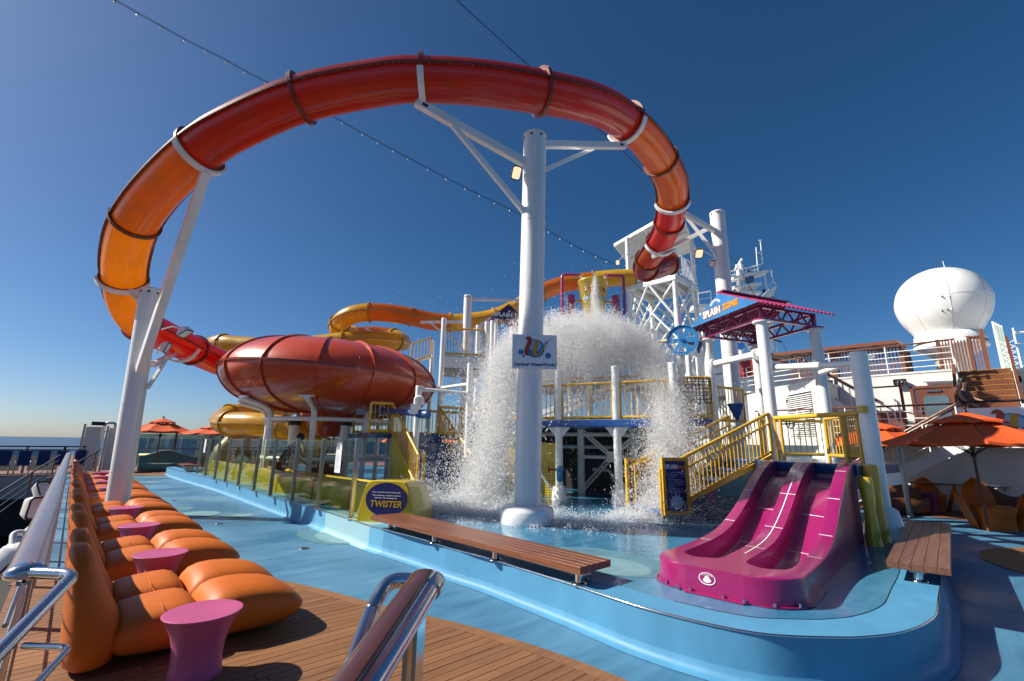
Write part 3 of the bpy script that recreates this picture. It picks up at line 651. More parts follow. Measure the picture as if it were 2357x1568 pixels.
for i in range(nR):
    a0=2*PI*(i+.35)/nR; a1=a0+2*PI/nR; kk=8
    for pf in (sp1,sp2):
        b=MB(); b.loft([[bpt(x,z,a0+(a1-a0)*q/kk) for q in range(kk+1)] for x,z in pf],True,False,closed=False); b.build('bowl_panel',BOWL,bowl)
    b=MB()   # flanged rib on the meridian
    full=sp1+sp2
    rows=[]
    for j,(x,z) in enumerate(full):
        x0,z0=full[max(j-1,0)]; x1,z1=full[min(j+1,len(full)-1)]; tx,tz=x1-x0,z1-z0; L=math.hypot(tx,tz); nx,nz=-tz/L,tx/L
        if nx*x<0 and nz*z<0: nx,nz=-nx,-nz
        if nx<0 and x>3: nx,nz=-nx,-nz
        if j and (nx*pn[0]+nz*pn[1])<0: nx,nz=-nx,-nz
        pn=(nx,nz); h=.055; da=.02/x
        rows.append([bpt(x-.01*nx,z-.01*nz,a0-da),bpt(x+h*nx,z+h*nz,a0-da),bpt(x+h*nx,z+h*nz,a0+da),bpt(x-.01*nx,z-.01*nz,a0+da)])
    b.loft(rows,False,True); b.build('rib',FLANGE if False else BOWL,bowl)
b=MB(); b.lathe([(3.48,-.028),(3.545,-.028),(3.545,-.002),(3.537,0),(3.545,.002),(3.545,.028),(3.48,.028)],84,(0,0,0),smooth=False,cap=False)
b.v=[tuple(BC+tilt@Vector(p)) for p in b.v]; b.build('equator_flange',FLANGE,bowl)
b=MB(); b.lathe([(0,1.20),(.5,1.19),(.98,1.12),(1.02,1.04)],36); b.v=[tuple(BC+tilt@Vector(p)) for p in b.v]; b.build('cap',BOWL,bowl)
b=MB(); b.lathe([(.9,-1.24),(.88,-1.5),(.6,-1.75),(.45,-2.0)],30); b.v=[tuple(BC+tilt@Vector(p)) for p in b.v]; b.build('drain',BOWL,bowl)
# bowl legs
leg=thing('bowl_support_frame','white bent pipe frame carrying the red bowl','support frame',(BC.x,BC.y,0))
for a in range(0,360,45):
    ca_,sa_=math.cos(R(a+10)),math.sin(R(a+10)); f=lambda r_,z: Vector((BC.x+ca_*r_,BC.y+sa_*r_,z))
    b=MB(); b.tube(rnd_poly([f(2.95,2.86),f(2.0,2.62),f(2.0,.3)],.4,7),.085,12); b.build('bent_leg',WHITE,leg)
    b=MB(); b.cyl(f(2.0,.0),f(2.0,.26),.2,.16,16); b.build('foot',WHITE,leg)
    b=MB(); b.beam(f(2.9,2.9)+Vector((-sa_,ca_,0))*.22,f(2.9,2.9)-Vector((-sa_,ca_,0))*.22,.10,.05); b.build('mount_plate',WHITE,leg)
for zz,r_ in((2.30,2.0),(1.12,2.0)):
    b=MB(); b.tube([Vector((BC.x+r_*math.cos(2*PI*q/40),BC.y+r_*math.sin(2*PI*q/40),zz)) for q in range(40)],.065,10,closed=True); b.build('ring_beam',WHITE,leg)
for a in (35,155,275):
    p=Vector((BC.x+1.1*math.cos(R(a)),BC.y+1.1*math.sin(R(a)),0)); b=MB(); b.cyl(p,p+upz*2.35,.16,n=16); b.build('inner_column',WHITE,leg)
    b=MB(); b.cyl(p+upz*2.15,p+upz*2.3,.19,n=16); b.build('column_collar',DARKG,leg)

# yellow slides behind
YP=[(1462,640,21.6),(1420,640,21.7),(1365,645,22),(1300,654,22.2),(1245,674,22),(1195,705,21.8),(1140,730,21.6),(1085,740,21.6),(1035,743,21.4),(990,739,21.2),(945,729,21.0),(895,721,20.8),(850,719,20.6),(808,726,20.6),(782,744,21),(782,764,21.8),(812,772,22.8),(860,770,23.6),(905,776,23.6),(926,788,22.8),(910,786,21.6),(860,783,21.0),(790,786,20.6),(720,794,20.6),(640,800,20.8),(560,796,21),(515,792,21.2),(492,795,21.8),(500,806,22.6),(560,830,23),(640,870,23),(680,920,22),(640,945,20.5),(575,950,19.6),(530,957,19),(512,968,18.4),(530,974,17.7),(585,976,17.3),(650,985,17.2),(700,1000,17.1),(730,1030,16.6)]
FW=lambda q: pd(*q)
Yp=[FW(q) for q in YP]
YC=[SLIDEY,SLIDEO,SLIDEY,SLIDEY,SLIDEO,SLIDEO,SLIDEY,SLIDEY,SLIDEO,SLIDEY,SLIDEY,SLIDEY,SLIDEY,SLIDEY,SLIDEY,SLIDEY,SLIDEY,SLIDEY,SLIDEY,SLIDEY]
js=[0,2,4,6,8,10,12,14,16,18,20,22,24,26,28,30,32,34,36,38,40]
ys,YS,YT,YSd,YU=make_slide('spiral_slide','long yellow tube slide winding behind the red bowl down to the open yellow trough','water slide',Yp,.43,js,YC,FLANGEY,sub=5,n=22)

# run out trough behind the glass, ending at the oval sign box
tro=thing('slide_trough','open yellow slide trough running behind the glass windscreen','slide trough',(4.2,11,0))
GPX=[pz(u,v,.352) for u,v in [(452.6,1089.9),(493.4,1103.3),(547.5,1118.2),(620.8,1142.3),(730,1172.4),(807.5,1193)]]
tc=spline([Vector((q.x+dx,q.y+.3,.62)) for q,dx in zip(GPX,(.85,.85,.88,.92,1.0,1.1))],7)
TT,TS,TU=frames(tc)
tprof=[(-.56,-.3),(-.52,.05),(-.48,.16),(-.40,.18),(-.35,.13),(-.30,-.02),(-.15,-.10),(.15,-.10),(.30,-.02),(.35,.20),(.40,.26),(.50,.25),(.55,.1),(.58,-.3)]
for i in range(0,len(tc)-1,5):
    j=min(i+5,len(tc)-1); b=MB()
    b.loft([[tc[q]+TS[q]*x+upz*z for x,z in tprof] for q in range(i,j+1)],True,False,closed=False); b.build('trough_section',YELLOWF,tro)
    b=MB(); b.loft([[tc[i]+TS[i]*x*1.03+upz*(z*1.03+.01)+TT[i]*d for x,z in tprof] for d in(-.03,.03)],False,False,closed=False); b.build('joint_band',YELLOW,tro)
# oval TWISTER sign box
A=pz(815,1206,FZ); Bp=pz(985,1183,FZ)
sb=thing('slide_end_sign','rounded yellow box with a dark blue oval sign reading TWISTER','sign',(A.x,A.y,0))
f0=pd(850,1190,6.75); rt=(right_h*.98-fwd_h*.20).normalized(); nn_=rt.cross(upz)   # face towards the camera
o=pd(878,1160,6.85); nn2=rt.cross(upz).normalized()
wid=.37; 
def arch(h,wb,wt,zb): return [(-wb,zb),(-wb*.97,zb+h*.25),(-wb*.86,zb+h*.55),(-wt*1.02,zb+h*.85),(-wt*.85,zb+h*.97),(-wt*.6,zb+h),(wt*.6,zb+h),(wt*.85,zb+h*.97),(wt*1.02,zb+h*.85),(wb*.86,zb+h*.55),(wb*.97,zb+h*.25),(wb,zb)]
cen=pz(884,1204,FZ)
ar=arch(.66,.50,.37,0)
bk=-nn2
lean=Vector((0,0,0))
b=MB(); b.loft([[cen+rt*x*k+upz*(z*kz)+bk*d for x,z in ar] for d,k,kz in((0,1,1),(.02,1.03,1.02),(.5,1.03,1.0),(.95,.95,.9))],False,True); b.build('body',YELLOWF,sb)
og=cen+upz*.37+nn2*.006+rt*.01
flat('oval_plate',ell(0,0,.37,.27,40),NAVY,sb,og,rt,upz,.01)
text('lettering','TWISTER',.14,PYEL,sb,og+nn2*.014-upz*.075,rt,upz,bold=.004,shear=.15)
text('lettering','* Do not block the end of the slide.',.036,PWHT,sb,og+nn2*.014+upz*.115,rt,upz)
text('lettering','* No swimming or flotation devices',.036,PWHT,sb,og+nn2*.014+upz*.065,rt,upz)
text('lettering','allowed in the slideway lane.',.036,PWHT,sb,og+nn2*.014+upz*.025,rt,upz)

# ------------------------------------------------------------------ pillars and arms
def floodlight(label,p,aim,lit=True,s=1.0,group='floodlights',back=None):
    T=thing('floodlight',label,'floodlight',p,0,group); aim=Vector(aim).normalized(); r_=aim.cross(upz).normalized(); u=r_.cross(aim)
    p=Vector(p)
    b=MB(); b.loft([[p+r_*x*k*s+u*z*k*s+aim*d*s for x,z in rrect(.26,.36,.06)] for d,k in((-.15,.45),(-.1,.8),(0,1),(.05,1.02))],True,True); b.build('housing',WHITE,T)
    b=MB(); b.prism([p+r_*x*.86*s+u*z*.88*s+aim*.051*s for x,z in rrect(.26,.36,.06)],aim*.008*s); b.build('lens',LAMP if lit else SIGNW,T)
    b=MB(); b.loft([[p+r_*x*k*s+u*z*k*s+aim*d*s for x,z in rrect(.26,.36,.06)] for d,k in((.045,1.04),(.062,1.04),(.062,.87))],False,False); b.build('lens_frame',BLACK,T)
    if back is not None:
        b=MB(); b.tube([p-aim*.1*s,(p-aim*.16*s+Vector(back))/2+upz*.05,Vector(back)],.025*s,8); b.build('mount_arm',WHITE,T)
    return T
def pillar(label,base,top,r,plinth=None,cap=True):
    T=thing('support_pillar',label,'pillar',base,0,'white steel slide pillars'); b=MB()
    b.cyl(base,top,r,n=40); b.build('shaft',WHITEP,T)
    b=MB(); L_=(Vector(top)-Vector(base))
    for f_ in (.18,.47,.74): q=Vector(base)+L_*f_; b.cyl(q-L_.normalized()*.008,q+L_.normalized()*.008,r+.004,n=40)
    b.build('weld_seam',WHITEP,T)
    t=(Vector(top)-Vector(base)).normalized()
    if cap:
        b=MB(); b.lathe([(r*.99,-.05),(r*1.03,-.05),(r*1.03,.0),(r*.9,.03),(0,.035)],40,top,axis=t); b.build('cap_ring',WHITE,T)
        for a in (200,250,300,350):
            q=Vector(top)-t*.09+(right_h*math.cos(R(a))+fwd_h*math.sin(R(a)))*r; d=(q-(Vector(top)-t*.09)).normalized()
            b=MB(); b.cyl(q-d*.02,q+d*.004,.028,n=10); b.build('lifting_hole',BLACK,T)
    return T
# central pillar
PB=pz(1212,1203,FZ); PB.z=FZ; ph=hz(1231,312,PB); fc=PB.dot(fwd_h)
ptop=pd(1231,314,fc)
cp=pillar('tall white steel pillar rising from the pool in the middle, carrying the square emblem sign',PB,ptop,.232)
b=MB(); b.lathe([(.455,0),(.465,.03),(.465,.19),(.44,.25),(.38,.285),(.31,.29),(.235,.29)],44,PB,cap=False); b.build('plinth',WHITE,cp)
b=MB(); b.box(pd(1219,900,fc-.235),(.03,.03,.42),AZ); b.build('cable_clip',WHITE,cp)
def arm(label,a,c,w_,h,brace=None,saddle=None,slots=True):
    T=thing('support_arm',label,'support arm',a,0,'white box section slide arms'); b=MB(); b.beam(a,c,w_,h); b.build('box_beam',WHITE,T)
    if slots:
        a_,c_=Vector(a),Vector(c); d=(c_-a_).normalized(); s_=d.cross(upz).normalized(); e=c_-d*.16
        toc=-1 if s_.dot(e)>0 else 1
        b=MB(); b.beam(e-d*.09+s_*toc*w_*.5,e+d*.03+s_*toc*w_*.5,.006,h*.4); b.build('slot',BLACK,T)
    if brace: b=MB(); b.beam(brace[0],brace[1],w_*.62,h*.62); b.build('brace',WHITE,T)
    if saddle is not None:
        i=saddle; b=MB()
        rr=.43*1.16
        b.loft([[OS[i]+OT[i]*d+(OSd[i]*math.cos(R(a2))+OU[i]*math.sin(R(a2)))*q for d,q in((-.06,rr),(.06,rr),(.06,rr+.05),(-.06,rr+.05))] for a2 in range(195,350,8)],False,True); b.build('saddle',WHITE,T)
    return T
def on(u,v,i): return pd(u,v,OS[i].dot(fwd_h))
sub=6
arm('long white arm from the central pillar up to the left reaching the red tube overhead',pd(1216,380,fc-.05),on(958,236,14*sub),.13,.16,(pd(1042,289,7.62),pd(1206,488,fc-.1)),14*sub)
arm('short level white arm from the central pillar to the right under the tube bend',pd(1250,333,fc),on(1438,336,10*sub),.12,.14,(pd(1250,393,fc),pd(1368,341,9.4)),10*sub)
floodlight('lit floodlight on the left side of the central pillar',pd(1187,398,fc-.28),Vector((-.3,-.75,-.6)),True,.72,back=pd(1207,385,fc-.1))
# square emblem sign on the central pillar
so_=pd(1230,810,fc-.27); srt=(pd(1283,814,fc-.24)-pd(1178,808,fc-.29)); srt.z=0; srt.normalize()
sg=thing('emblem_sign','square white sign with the red and gold swoosh on the central pillar','sign',so_)
snn=srt.cross(upz)
b=MB(); b.beam(so_-srt*.40,so_+srt*.40,.04,.62); b.build('panel',SIGNW,sg,bevel=.004)
w_logo(sg,so_+snn*.022+upz*.075,srt,upz,.40)
text('lettering','Carnival WaterWorks',.082,NAVY,sg,so_+snn*.022-upz*.235,srt,upz,bold=.0022,space=1.0)

# left pillar, leaning in the picture only because of the wide lens
LB=Vector((.92,13.62,0)); fl_=LB.dot(fwd_h); ltop=pd(347,668,fl_)
lp=pillar('tall white steel pillar at the port side beside the orange loungers',LB,ltop,.215)
arm('long white box arm from the port pillar slanting up to the red tube joint',pd(322,852,fl_-.3),on(474,396,18*sub),.16,.26,None,18*sub,False)
arm('short white arm from the port pillar head to the amber tube',pd(340,680,fl_-.1),on(250,661,22*sub),.10,.13,(pd(300,668,fl_+.1),pd(335,716,fl_-.1)),22*sub)
arm('low white arm from the port pillar to the red tube beside the bowl',pd(352,840,fl_),on(405,812,int(25.5*sub)),.10,.12,(pd(340,893,fl_),pd(386,822,fl_+1)),int(25.5*sub),False)
floodlight('unlit grey floodlight on the right side of the port pillar',pd(425,765,fl_-.4),Vector((.4,-.45,-.95)),False,.8,back=pd(372,758,fl_-.1))
floodlight('small white floodlight low on the right side of the port pillar',pd(382,800,fl_-.3),Vector((.8,-.4,-.3)),False,.7,back=pd(360,815,fl_-.1))
# starboard pillar
fr_=14.; RB=pd(1708,1150,fr_); RB.z=FZ; rtop=pd(1650,491,fr_)
RB=Vector((rtop.x,rtop.y,FZ)); 
pillar('thick white steel pillar behind the purple roof',RB,rtop,.235)
arm('white arm from the starboard pillar head to the red tube',pd(1645,532,fr_-.1),on(1541,473,6*sub),.12,.15,(pd(1580,501,fr_+.2),pd(1652,592,fr_-.1)),6*sub)
arm('white arm from the starboard pillar reaching down left to the lower red tube joint',pd(1638,522,fr_+.2),on(1500,592,4*sub),.10,.12,None,4*sub,False)
floodlight('lit floodlight on a bracket left of the starboard pillar',pd(1608,582,fr_-.4),Vector((-.45,-.35,-.85)),True,.95,back=pd(1640,590,fr_-.2))
floodlight('unlit white floodlight under the lit one on the starboard pillar',pd(1637,606,fr_-.3),Vector((-.5,-.4,-.9)),False,.7,back=pd(1652,600,fr_-.2))
# far pillar for the yellow slide
fy=20.6; yb=pd(1076,740,fy); 
yp=pillar('white pillar behind the left platform holding the yellow slide',Vector((yb.x,yb.y,0)),pd(1077,682,fy),.19)
arm('thin white arm between the far pillar and the central pillar',pd(1086,689,fy),pd(1200,692,20.8),.09,.12,None,None,False)
arm('thin white arm from the far pillar to the yellow slide',pd(1066,741,fy),pd(968,742,20.6),.09,.12,(pd(990,744,20.5),pd(1064,800,fy)),None,False)
arm('thin forked white arm from the far pillar under the yellow slide',pd(1088,760,fy),pd(1135,728,20.8),.09,.11,(pd(1110,745,20.6),pd(1100,780,20.6)),None,False)
arm('small white arm holding the upper yellow bend',pd(905,795,22.4),pd(842,757,20.8),.09,.12,(pd(858,765,21),pd(866,782,21.2)),None,False)
# ------------------------------------------------------------------ glass windscreen on the kerb
gp=[(452.6,1089.9),(471.7,1095.8),(493.4,1103.3),(517.5,1109.9),(547.5,1118.2),(583.3,1129.9),(620.8,1142.3),(670.8,1155.7),(730,1172.4),(807.5,1193)]
GPT=[pz(u,v,.352) for u,v in gp]
ws=thing('glass_windscreen','clear glass windscreen with dull steel posts standing on the pool kerb','windscreen',GPT[5])
for i,p in enumerate(GPT):
    a=GPT[max(i-1,0)]; c=GPT[min(i+1,len(GPT)-1)]; d=(c-a); d.z=0; ang=math.atan2(d.y,d.x)
    b=MB(); b.box(p+upz*.675,(.055,.075,1.35),ang); po=b.build('post',CHROMED,ws,bevel=.006)
    b=MB(); b.box(p+upz*.008,(.16,.13,.016),ang)
    for sx in (-.06,.06):
        q=p+d.normalized()*sx; b.cyl(q+upz*.016,q+upz*.035,.014,n=8)
    b.build('base_plate',CHROME,po)
for i in range(len(GPT)-1):
    a,c=GPT[i],GPT[i+1]; d=(c-a).normalized(); s_=d.cross(upz).normalized()
    b=MB(); b.beam((a+d*.04)+upz*.68,(c-d*.04)+upz*.68,.012,1.27); b.build('glass_pane',GLASS,ws)
a,c=GPT[8],GPT[9]; d=(c-a); d.z=0; d.normalize(); nt_=Vector((d.y,-d.x,0)); nt_=nt_ if nt_.dot(-fwd_h)>0 else -nt_
rtv=d if d.dot(right_h)>0 else -d
o=(a*.5+c*.5)+upz*1.0+nt_*.012+rtv*.02
nc=thing('safety_notice','white printed notice taped to the glass beside the last windscreen post','notice',o)
b=MB(); b.beam(o-rtv*.115,o+rtv*.115,.003,.55); b.build('sheet',SIGNW,nc)
oo=o+nt_*.004
ribbon_part('emblem_stroke',[(-.03,.24),(-.04,.2),(-.02,.14)],[.01,.025,.02],PRED,nc,oo,rtv,upz,.001)
ribbon_part('emblem_stroke',[(.03,.24),(.015,.2),(.03,.14)],[.01,.025,.02],PYEL,nc,oo,rtv,upz,.001)
bl=MB()
for k in range(17):
    wl=[.10,.08,.17,.17,.15,.17,.12,.17,.16,.1][k%10]; z=.085-k*.019
    q=oo+rtv*(-.09+wl/2)+upz*z; bl.beam(q-rtv*wl/2,q+rtv*wl/2,.001,.005)
bl.build('printed_lines',GREYW,nc)
a,c=GPT[0],GPT[1]; d=(c-a); d.z=0; d.normalize(); rv=d if d.dot(right_h)>0 else -d; nv=Vector((rv.y,-rv.x,0)); o2=a*.5+c*.5+upz*1.05+nv*.01
b=MB(); b.beam(o2-rv*.16,o2+rv*.16,.003,.5); tag(b.build('paper_notice',SIGNW),'pale paper notice on the far end pane of the windscreen','notice')

# ------------------------------------------------------------------ benches
def bench(name,label,c4,posts,th,axis,mt):
    """c4: near-left, near-right, far-right, far-left of the seat top"""
    A,B_,C_,D_=[Vector(p) for p in c4]; T=thing(name,label,'bench',(A+C_)/2-upz*A.z,0,'varnished wood benches on the pool kerb')
    n=5
    for k in range(n):
        g=.003; f0=k/n; f1=(k+1)/n; e=(B_-A).length
        a0=A.lerp(B_,f0+g/e/2*(k>0)); a1=A.lerp(B_,f1-g/e/2*(k<n-1)); d0=D_.lerp(C_,f0+g/e/2*(k>0)); d1=D_.lerp(C_,f1-g/e/2*(k<n-1))
        b=MB(); b.prism([a0,a1,d1,d0],(0,0,-th)); b.build('seat_plank',mt,T,bevel=.003)
    for p in posts:
        b=MB(); b.cyl(p,(p[0],p[1],A.z-th),.038,n=20); po=b.build('post',CHROME,T)
        b=MB(); b.lathe([(.075,0),(.075,.008),(.05,.014),(.04,.02)],24,p,cap=False); b.build('base_flange',CHROME,po)
    b=MB(); q0=Vector(posts[0]); q1=Vector(posts[-1]); d=(q1-q0).normalized()
    b.beam(Vector((q0.x,q0.y,A.z-th-.012))-d*.1,Vector((q1.x,q1.y,A.z-th-.012))+d*.1,.12,.022); b.build('under_rail',CHROMED,T)
    return T
bz=.535
c4=[pz(1335,1306,bz),pz(1405,1288,bz),pz(934,1180,bz),pz(853,1186,bz)]
bench('wood_bench','long varnished wood bench on short steel posts in front of the central pillar',c4,[pz(u,v,.353) for u,v in((1332,1344),(1140,1289),(1000,1249),(898,1217))],.065,'Y',TEAK)
c4=[pz(2038,1290,bz),pz(2187,1310,bz),pz(2187,1205,bz),pz(2086,1198,bz)]
pq=[pz(2115,1338,.353)]; mid=(c4[2]+c4[3])/2; pq.append(Vector((mid.x-.6,mid.y,.353)))
bench('wood_bench','short weathered wood bench on the kerb at the right beside the purple slide',c4,pq,.065,'X',TEAKX)
p=pz(615,1090,.55); T=thing('wood_bench','small dark wood bench at the far end of the windscreen','bench',(p.x,p.y,0),0,'varnished wood benches on the pool kerb')
p=pz(432,1070,.6); T.location=(p.x,p.y,.38)
for k in range(4):
    b=MB(); b.box(p+Vector((-.18+.12*k,0,0)),(.112,1.5,.05)); b.build('seat_plank',TEAK,T)
b=MB(); b.box(p+Vector((0,-.5,-.12)),(.3,.08,.2)); b.build('post',CHROMED,T)

# ------------------------------------------------------------------ magenta double slide
FZo=.292; KS_=.961; S0=Vector((4.45,1.385,0)); ax=Vector((math.cos(R(4.6)),math.sin(R(4.6)),0)); wy=Vector((-ax.y,ax.x,0)); WD=1.36
zprof=[(-1,.53),(0,.53),(1.3,.53),(1.9,.58),(2.35,.70),(2.8,.87),(3.3,1.09),(3.8,1.28),(4.15,1.385),(4.4,1.43),(4.75,1.44)]
def zr_(s):
    for i in range(len(zprof)-1):
        (a,za),(c,zc)=zprof[i],zprof[i+1]
        if s<=c:
            m0=(zprof[i+1][1]-zprof[max(i-1,0)][1])/(zprof[i+1][0]-zprof[max(i-1,0)][0]+1e-9); j=min(i+2,len(zprof)-1); m1=(zprof[j][1]-za)/(zprof[j][0]-a); L=c-a; t=(s-a)/L
            return (2*t**3-3*t*t+1)*za+(t**3-2*t*t+t)*m0*L+(-2*t**3+3*t*t)*zc+(t**3-t*t)*m1*L
    return zprof[-1][1]
ps=thing('double_slide','glossy magenta double body slide with two lanes ending in a rounded tub','water slide',S0+ax*2+wy*.7)
def skew(w_): return (w_/WD-.5)*.55
def spt(s,w_,z): return S0+ax*((s+skew(w_)*min(1,max(0,(s-.8)/2)))*KS_)+wy*(w_*KS_)+upz*(FZ+(z-FZo)*KS_)
stn=[0,.006,.02,.05,.1,.16,.23,.31,.38,.42,.44,.46,.49,.53,.58,.64,.72]+[.8+.1*i for i in range(38)]+[4.66]
def lane(s):     # 0..1: how far the tub is open at station s (rounded end)
    return min(1,max(0,(s-.43)/.10))
def xsec(s):
    r_=.42; hw=WD/2-(r_-math.sqrt(max(0,r_*r_-(r_-s)**2)) if s<r_ else 0); z=zr_(s-.0); d=.25*lane(s)
    lw=.40; e=.03
    # rounded lane ends: the lane mouth widens over the first centimetres
    lo=math.sqrt(max(.0,1-(1-min(1,max(0,(s-.43)/.22)))**2)); 
    def L(c): 
        h=lw/2*max(.25,lo); return [(c-h-.004,z),(c-h,z-.012 if d>0 else z),(c-h+e*.6,z-d*.93),(c-h+e*1.8,z-d),(c+h-e*1.8,z-d),(c+h-e*.6,z-d*.93),(c+h,z-.012 if d>0 else z),(c+h+.004,z)]
    c0,c1=WD*.5-.315,WD*.5+.315
    pts=[(WD/2-hw-.0,FZo),(WD/2-hw,z-.02),(WD/2-hw+.006,z-.006),(WD/2-hw+.02,z)]+L(c0)+L(c1)+[(WD/2+hw-.02,z),(WD/2+hw-.006,z-.006),(WD/2+hw,z-.02),(WD/2+hw,FZo)]
    # keep columns inside the rounded front
    lo_,hi_=WD/2-hw+.021,WD/2+hw-.021
    return [(min(max(w_,lo_),hi_) if 3<k<len(pts)-4 else w_,zz) for k,(w_,zz) in enumerate(pts)]
rings=[[spt(s,w_,z) for w_,z in xsec(s)] for s in stn]
b=MB(); b.loft(rings,True,False,closed=False)
f=xsec(0); b.add([spt(0,f[0][0],FZo),spt(0,f[0][0],f[3][1]),spt(0,f[-1][0],f[3][1]),spt(0,f[-1][0],FZo)],[(0,1,2,3)])
o=b.build('slide_shell',PURPLE,ps); 
es=o.modifiers.new('split','EDGE_SPLIT'); es.split_angle=R(38)
b=MB()
fl=[]
for s in [0,.02,.05,.1,.16,.23,.31,.42,1.0]:
    f=xsec(s); fl.append((s,f[0][0],f[-1][0]))
out=[spt(s,a-.05,FZo+.004) for s,a,c in fl[::-1]]+[spt(-.05,fl[0][1],FZo+.004),spt(-.05,fl[0][2],FZo+.004)]+[spt(s,c+.05,FZo+.004) for s,a,c in fl]
b.prism(out,(0,0,.012)); fo=b.build('foot_flange',PURPLE,ps)
for w_ in (.42,.6,.9,1.03):
    q=spt(-.025,w_,FZo+.016); b=MB(); b.cyl(q,q+upz*.03,.012,n=8); b.build('anchor_bolt',CHROME,fo)
for s,w_ in ((.05,.2),(.2,.04),(.05,1.25),(.22,1.42)):
    f=xsec(s); q=spt(s,f[0][0]-.03 if w_<.7 else f[-1][0]+.03,FZo+.016); b=MB(); b.cyl(q,q+upz*.03,.012,n=8); b.build('anchor_bolt',CHROME,fo)
for s in (1.35,2.2,3.1,3.95):      # white joint lines across the shell
    f=xsec(s)
    for lo_,hi_ in((3,4),(7,8),(11,12),(15,16),(19,20)):
        b=MB(); qs=[spt(s,f[k][0],f[k][1]+.003) for k in (lo_,hi_)]; qe=[spt(s+.012,xsec(s+.012)[k][0],xsec(s+.012)[k][1]+.003) for k in (lo_,hi_)]
        b.add(qs+qe[::-1],[(0,1,2,3)]); b.build('joint_line',PWHT,ps)
b=MB(); L=[spt(s,WD/2-.006,zr_(s)+.004) for s in [.95+.12*i for i in range(30)]]; Rr=[spt(s,WD/2+.006,zr_(s)+.004) for s in [.95+.12*i for i in range(30)]]
b.loft([[L[i],Rr[i]] for i in range(30)],True,False,closed=False); b.build('centre_line',PWHT,ps)
eo=spt(-.004,.74,.44); en=-ax; er=-wy
flat('maker_emblem',ell(0,0,.075,.052,28),PWHT,ps,eo,er,upz,.002)
flat('maker_emblem',ell(0,.002,.067,.045,28),PURPLE,ps,eo+en*.002,er,upz,.001)
flat('maker_emblem',ell(0,-.012,.036,.02,20),PWHT,ps,eo+en*.003,er,upz,.001)
flat('maker_emblem',ell(0,.01,.02,.014,16),PWHT,ps,eo+en*.003,er,upz,.001)
text('lettering','WHITEWATER',.019,PWHT,ps,eo+en*.004+upz*.031,er,upz,ext=.0005)
# yellow strut and white base beside the slide head
q=Vector((8.84,1.56,FZ)); b=MB(); b.lathe([(.13,0),(.12,.05),(.09,.5),(.11,1.02),(.09,1.08)],20,q); yy=b.build('slide_strut',YELLOW); tag(yy,'bulging yellow strut under the head of the magenta slide','strut')
q=Vector((8.41,1.56,FZ)); b=MB(); b.lathe([(.10,0),(.09,.05),(.07,.45),(.09,.85),(.07,.92)],20,q); tag(b.build('slide_strut',YELLOWF),'pale yellow strut closest to the right side of the magenta slide','strut')

# ------------------------------------------------------------------ splash zone platform on the right
DZ=1.43
Ap=pd(1785,1050,9.4); Ap.z=DZ; RC=Vector((9.35,1.58,FZ)); Bq=pd(1912,1040,10.0); Bq.z=DZ; Cq=pd(1634,860,11.15); Cq.z=DZ
Dq=Bq+(Cq-Ap); 
pf=thing('slide_platform','blue platform on white columns above the magenta slides','platform',((Ap+Dq)/2).to_2d().to_3d())
fr=[spt(4.62,-.05,DZ),spt(4.62,WD+.05,DZ),Vector((10.0,3.7,DZ)),Cq+Vector((.2,.3,0)),Dq+Vector((.5,.3,0)),Bq+Vector((.4,-.5,0)),Vector((10.6,1.45,DZ))]
b=MB(); b.prism([Vector((p.x,p.y,DZ)) for p in fr],(0,0,-.16)); b.build('deck_slab',BLUESLAB,pf,bevel=.02)
b=MB(); b.prism([Vector((p.x*.98+.28,p.y*.98+.05,DZ-.163)) for p in fr],(0,0,-.2)); b.build('under_frame',WHITE,pf)
def column(base,zt,r,label,flange=True,T=None):
    b=MB(); b.cyl(base,(base[0],base[1],zt),r,n=24); o=b.build('column',WHITE,T)
    if flange:
        for z in (zt-.0,zt+.035):
            b=MB(); b.cyl((base[0],base[1],z-.03),(base[0],base[1],z),r*1.55,n=20); f=b.build('flange',WHITE if z==zt else PURPLEP,o)
    if not T: tag(o,label,'column',None)
    return o
def zt(u,v,b_): return hz(u,v,b_)
tops={}
for nm,P_,u,v in(('A',Ap,1743,742),('B',Bq,1872,757),('C',Cq,1625,782)):
    tops[nm]=hz(u,v,P_)
zt_=sum(tops.values())/3
roof=thing('roof_canopy','magenta corrugated gable roof with a blue sign gable on four white columns','roof',((Ap+Dq)/2).to_2d().to_3d())
for P_ in (Ap,Bq,Cq,Dq):
    column((P_.x,P_.y,FZ),zt_,.115,'',True,roof)
    b=MB(); b.box((P_.x,P_.y,zt_+.18),(.07,.07,.36),math.atan2((Bq-Ap).y,(Bq-Ap).x)); b.build('roof_post',PURPLEP,roof)
def lat(a,c,z0,z1,nseg):
    b=MB(); a=Vector((a.x,a.y,0)); c=Vector((c.x,c.y,0))
    for z in (z0,z1): b.beam(a+upz*z,c+upz*z,.055,.055)
    for k in range(nseg):
        p=a.lerp(c,k/nseg); q=a.lerp(c,(k+.5)/nseg); r_=a.lerp(c,(k+1)/nseg)
        b.beam(p+upz*z1,q+upz*z0,.03,.03); b.beam(q+upz*z0,r_+upz*z1,.03,.03)
    return b.build('truss',PURPLEP,roof)
for a,c in((Ap,Bq),(Ap,Cq),(Cq,Dq),(Bq,Dq)): lat(a,c,zt_+.07,zt_+.33,4)
gdir=(Cq-Ap); gdir.z=0; gl=gdir.length; gdir.normalize(); hdir=(Bq-Ap); hdir.z=0; hl=hdir.length; hdir.normalize()
ze=zt_+.39; zap=ze+.50; oh=.34; og_=.30
def rp(gf,hf,z): return Vector((Ap.x,Ap.y,0))+gdir*gf+hdir*hf+upz*z
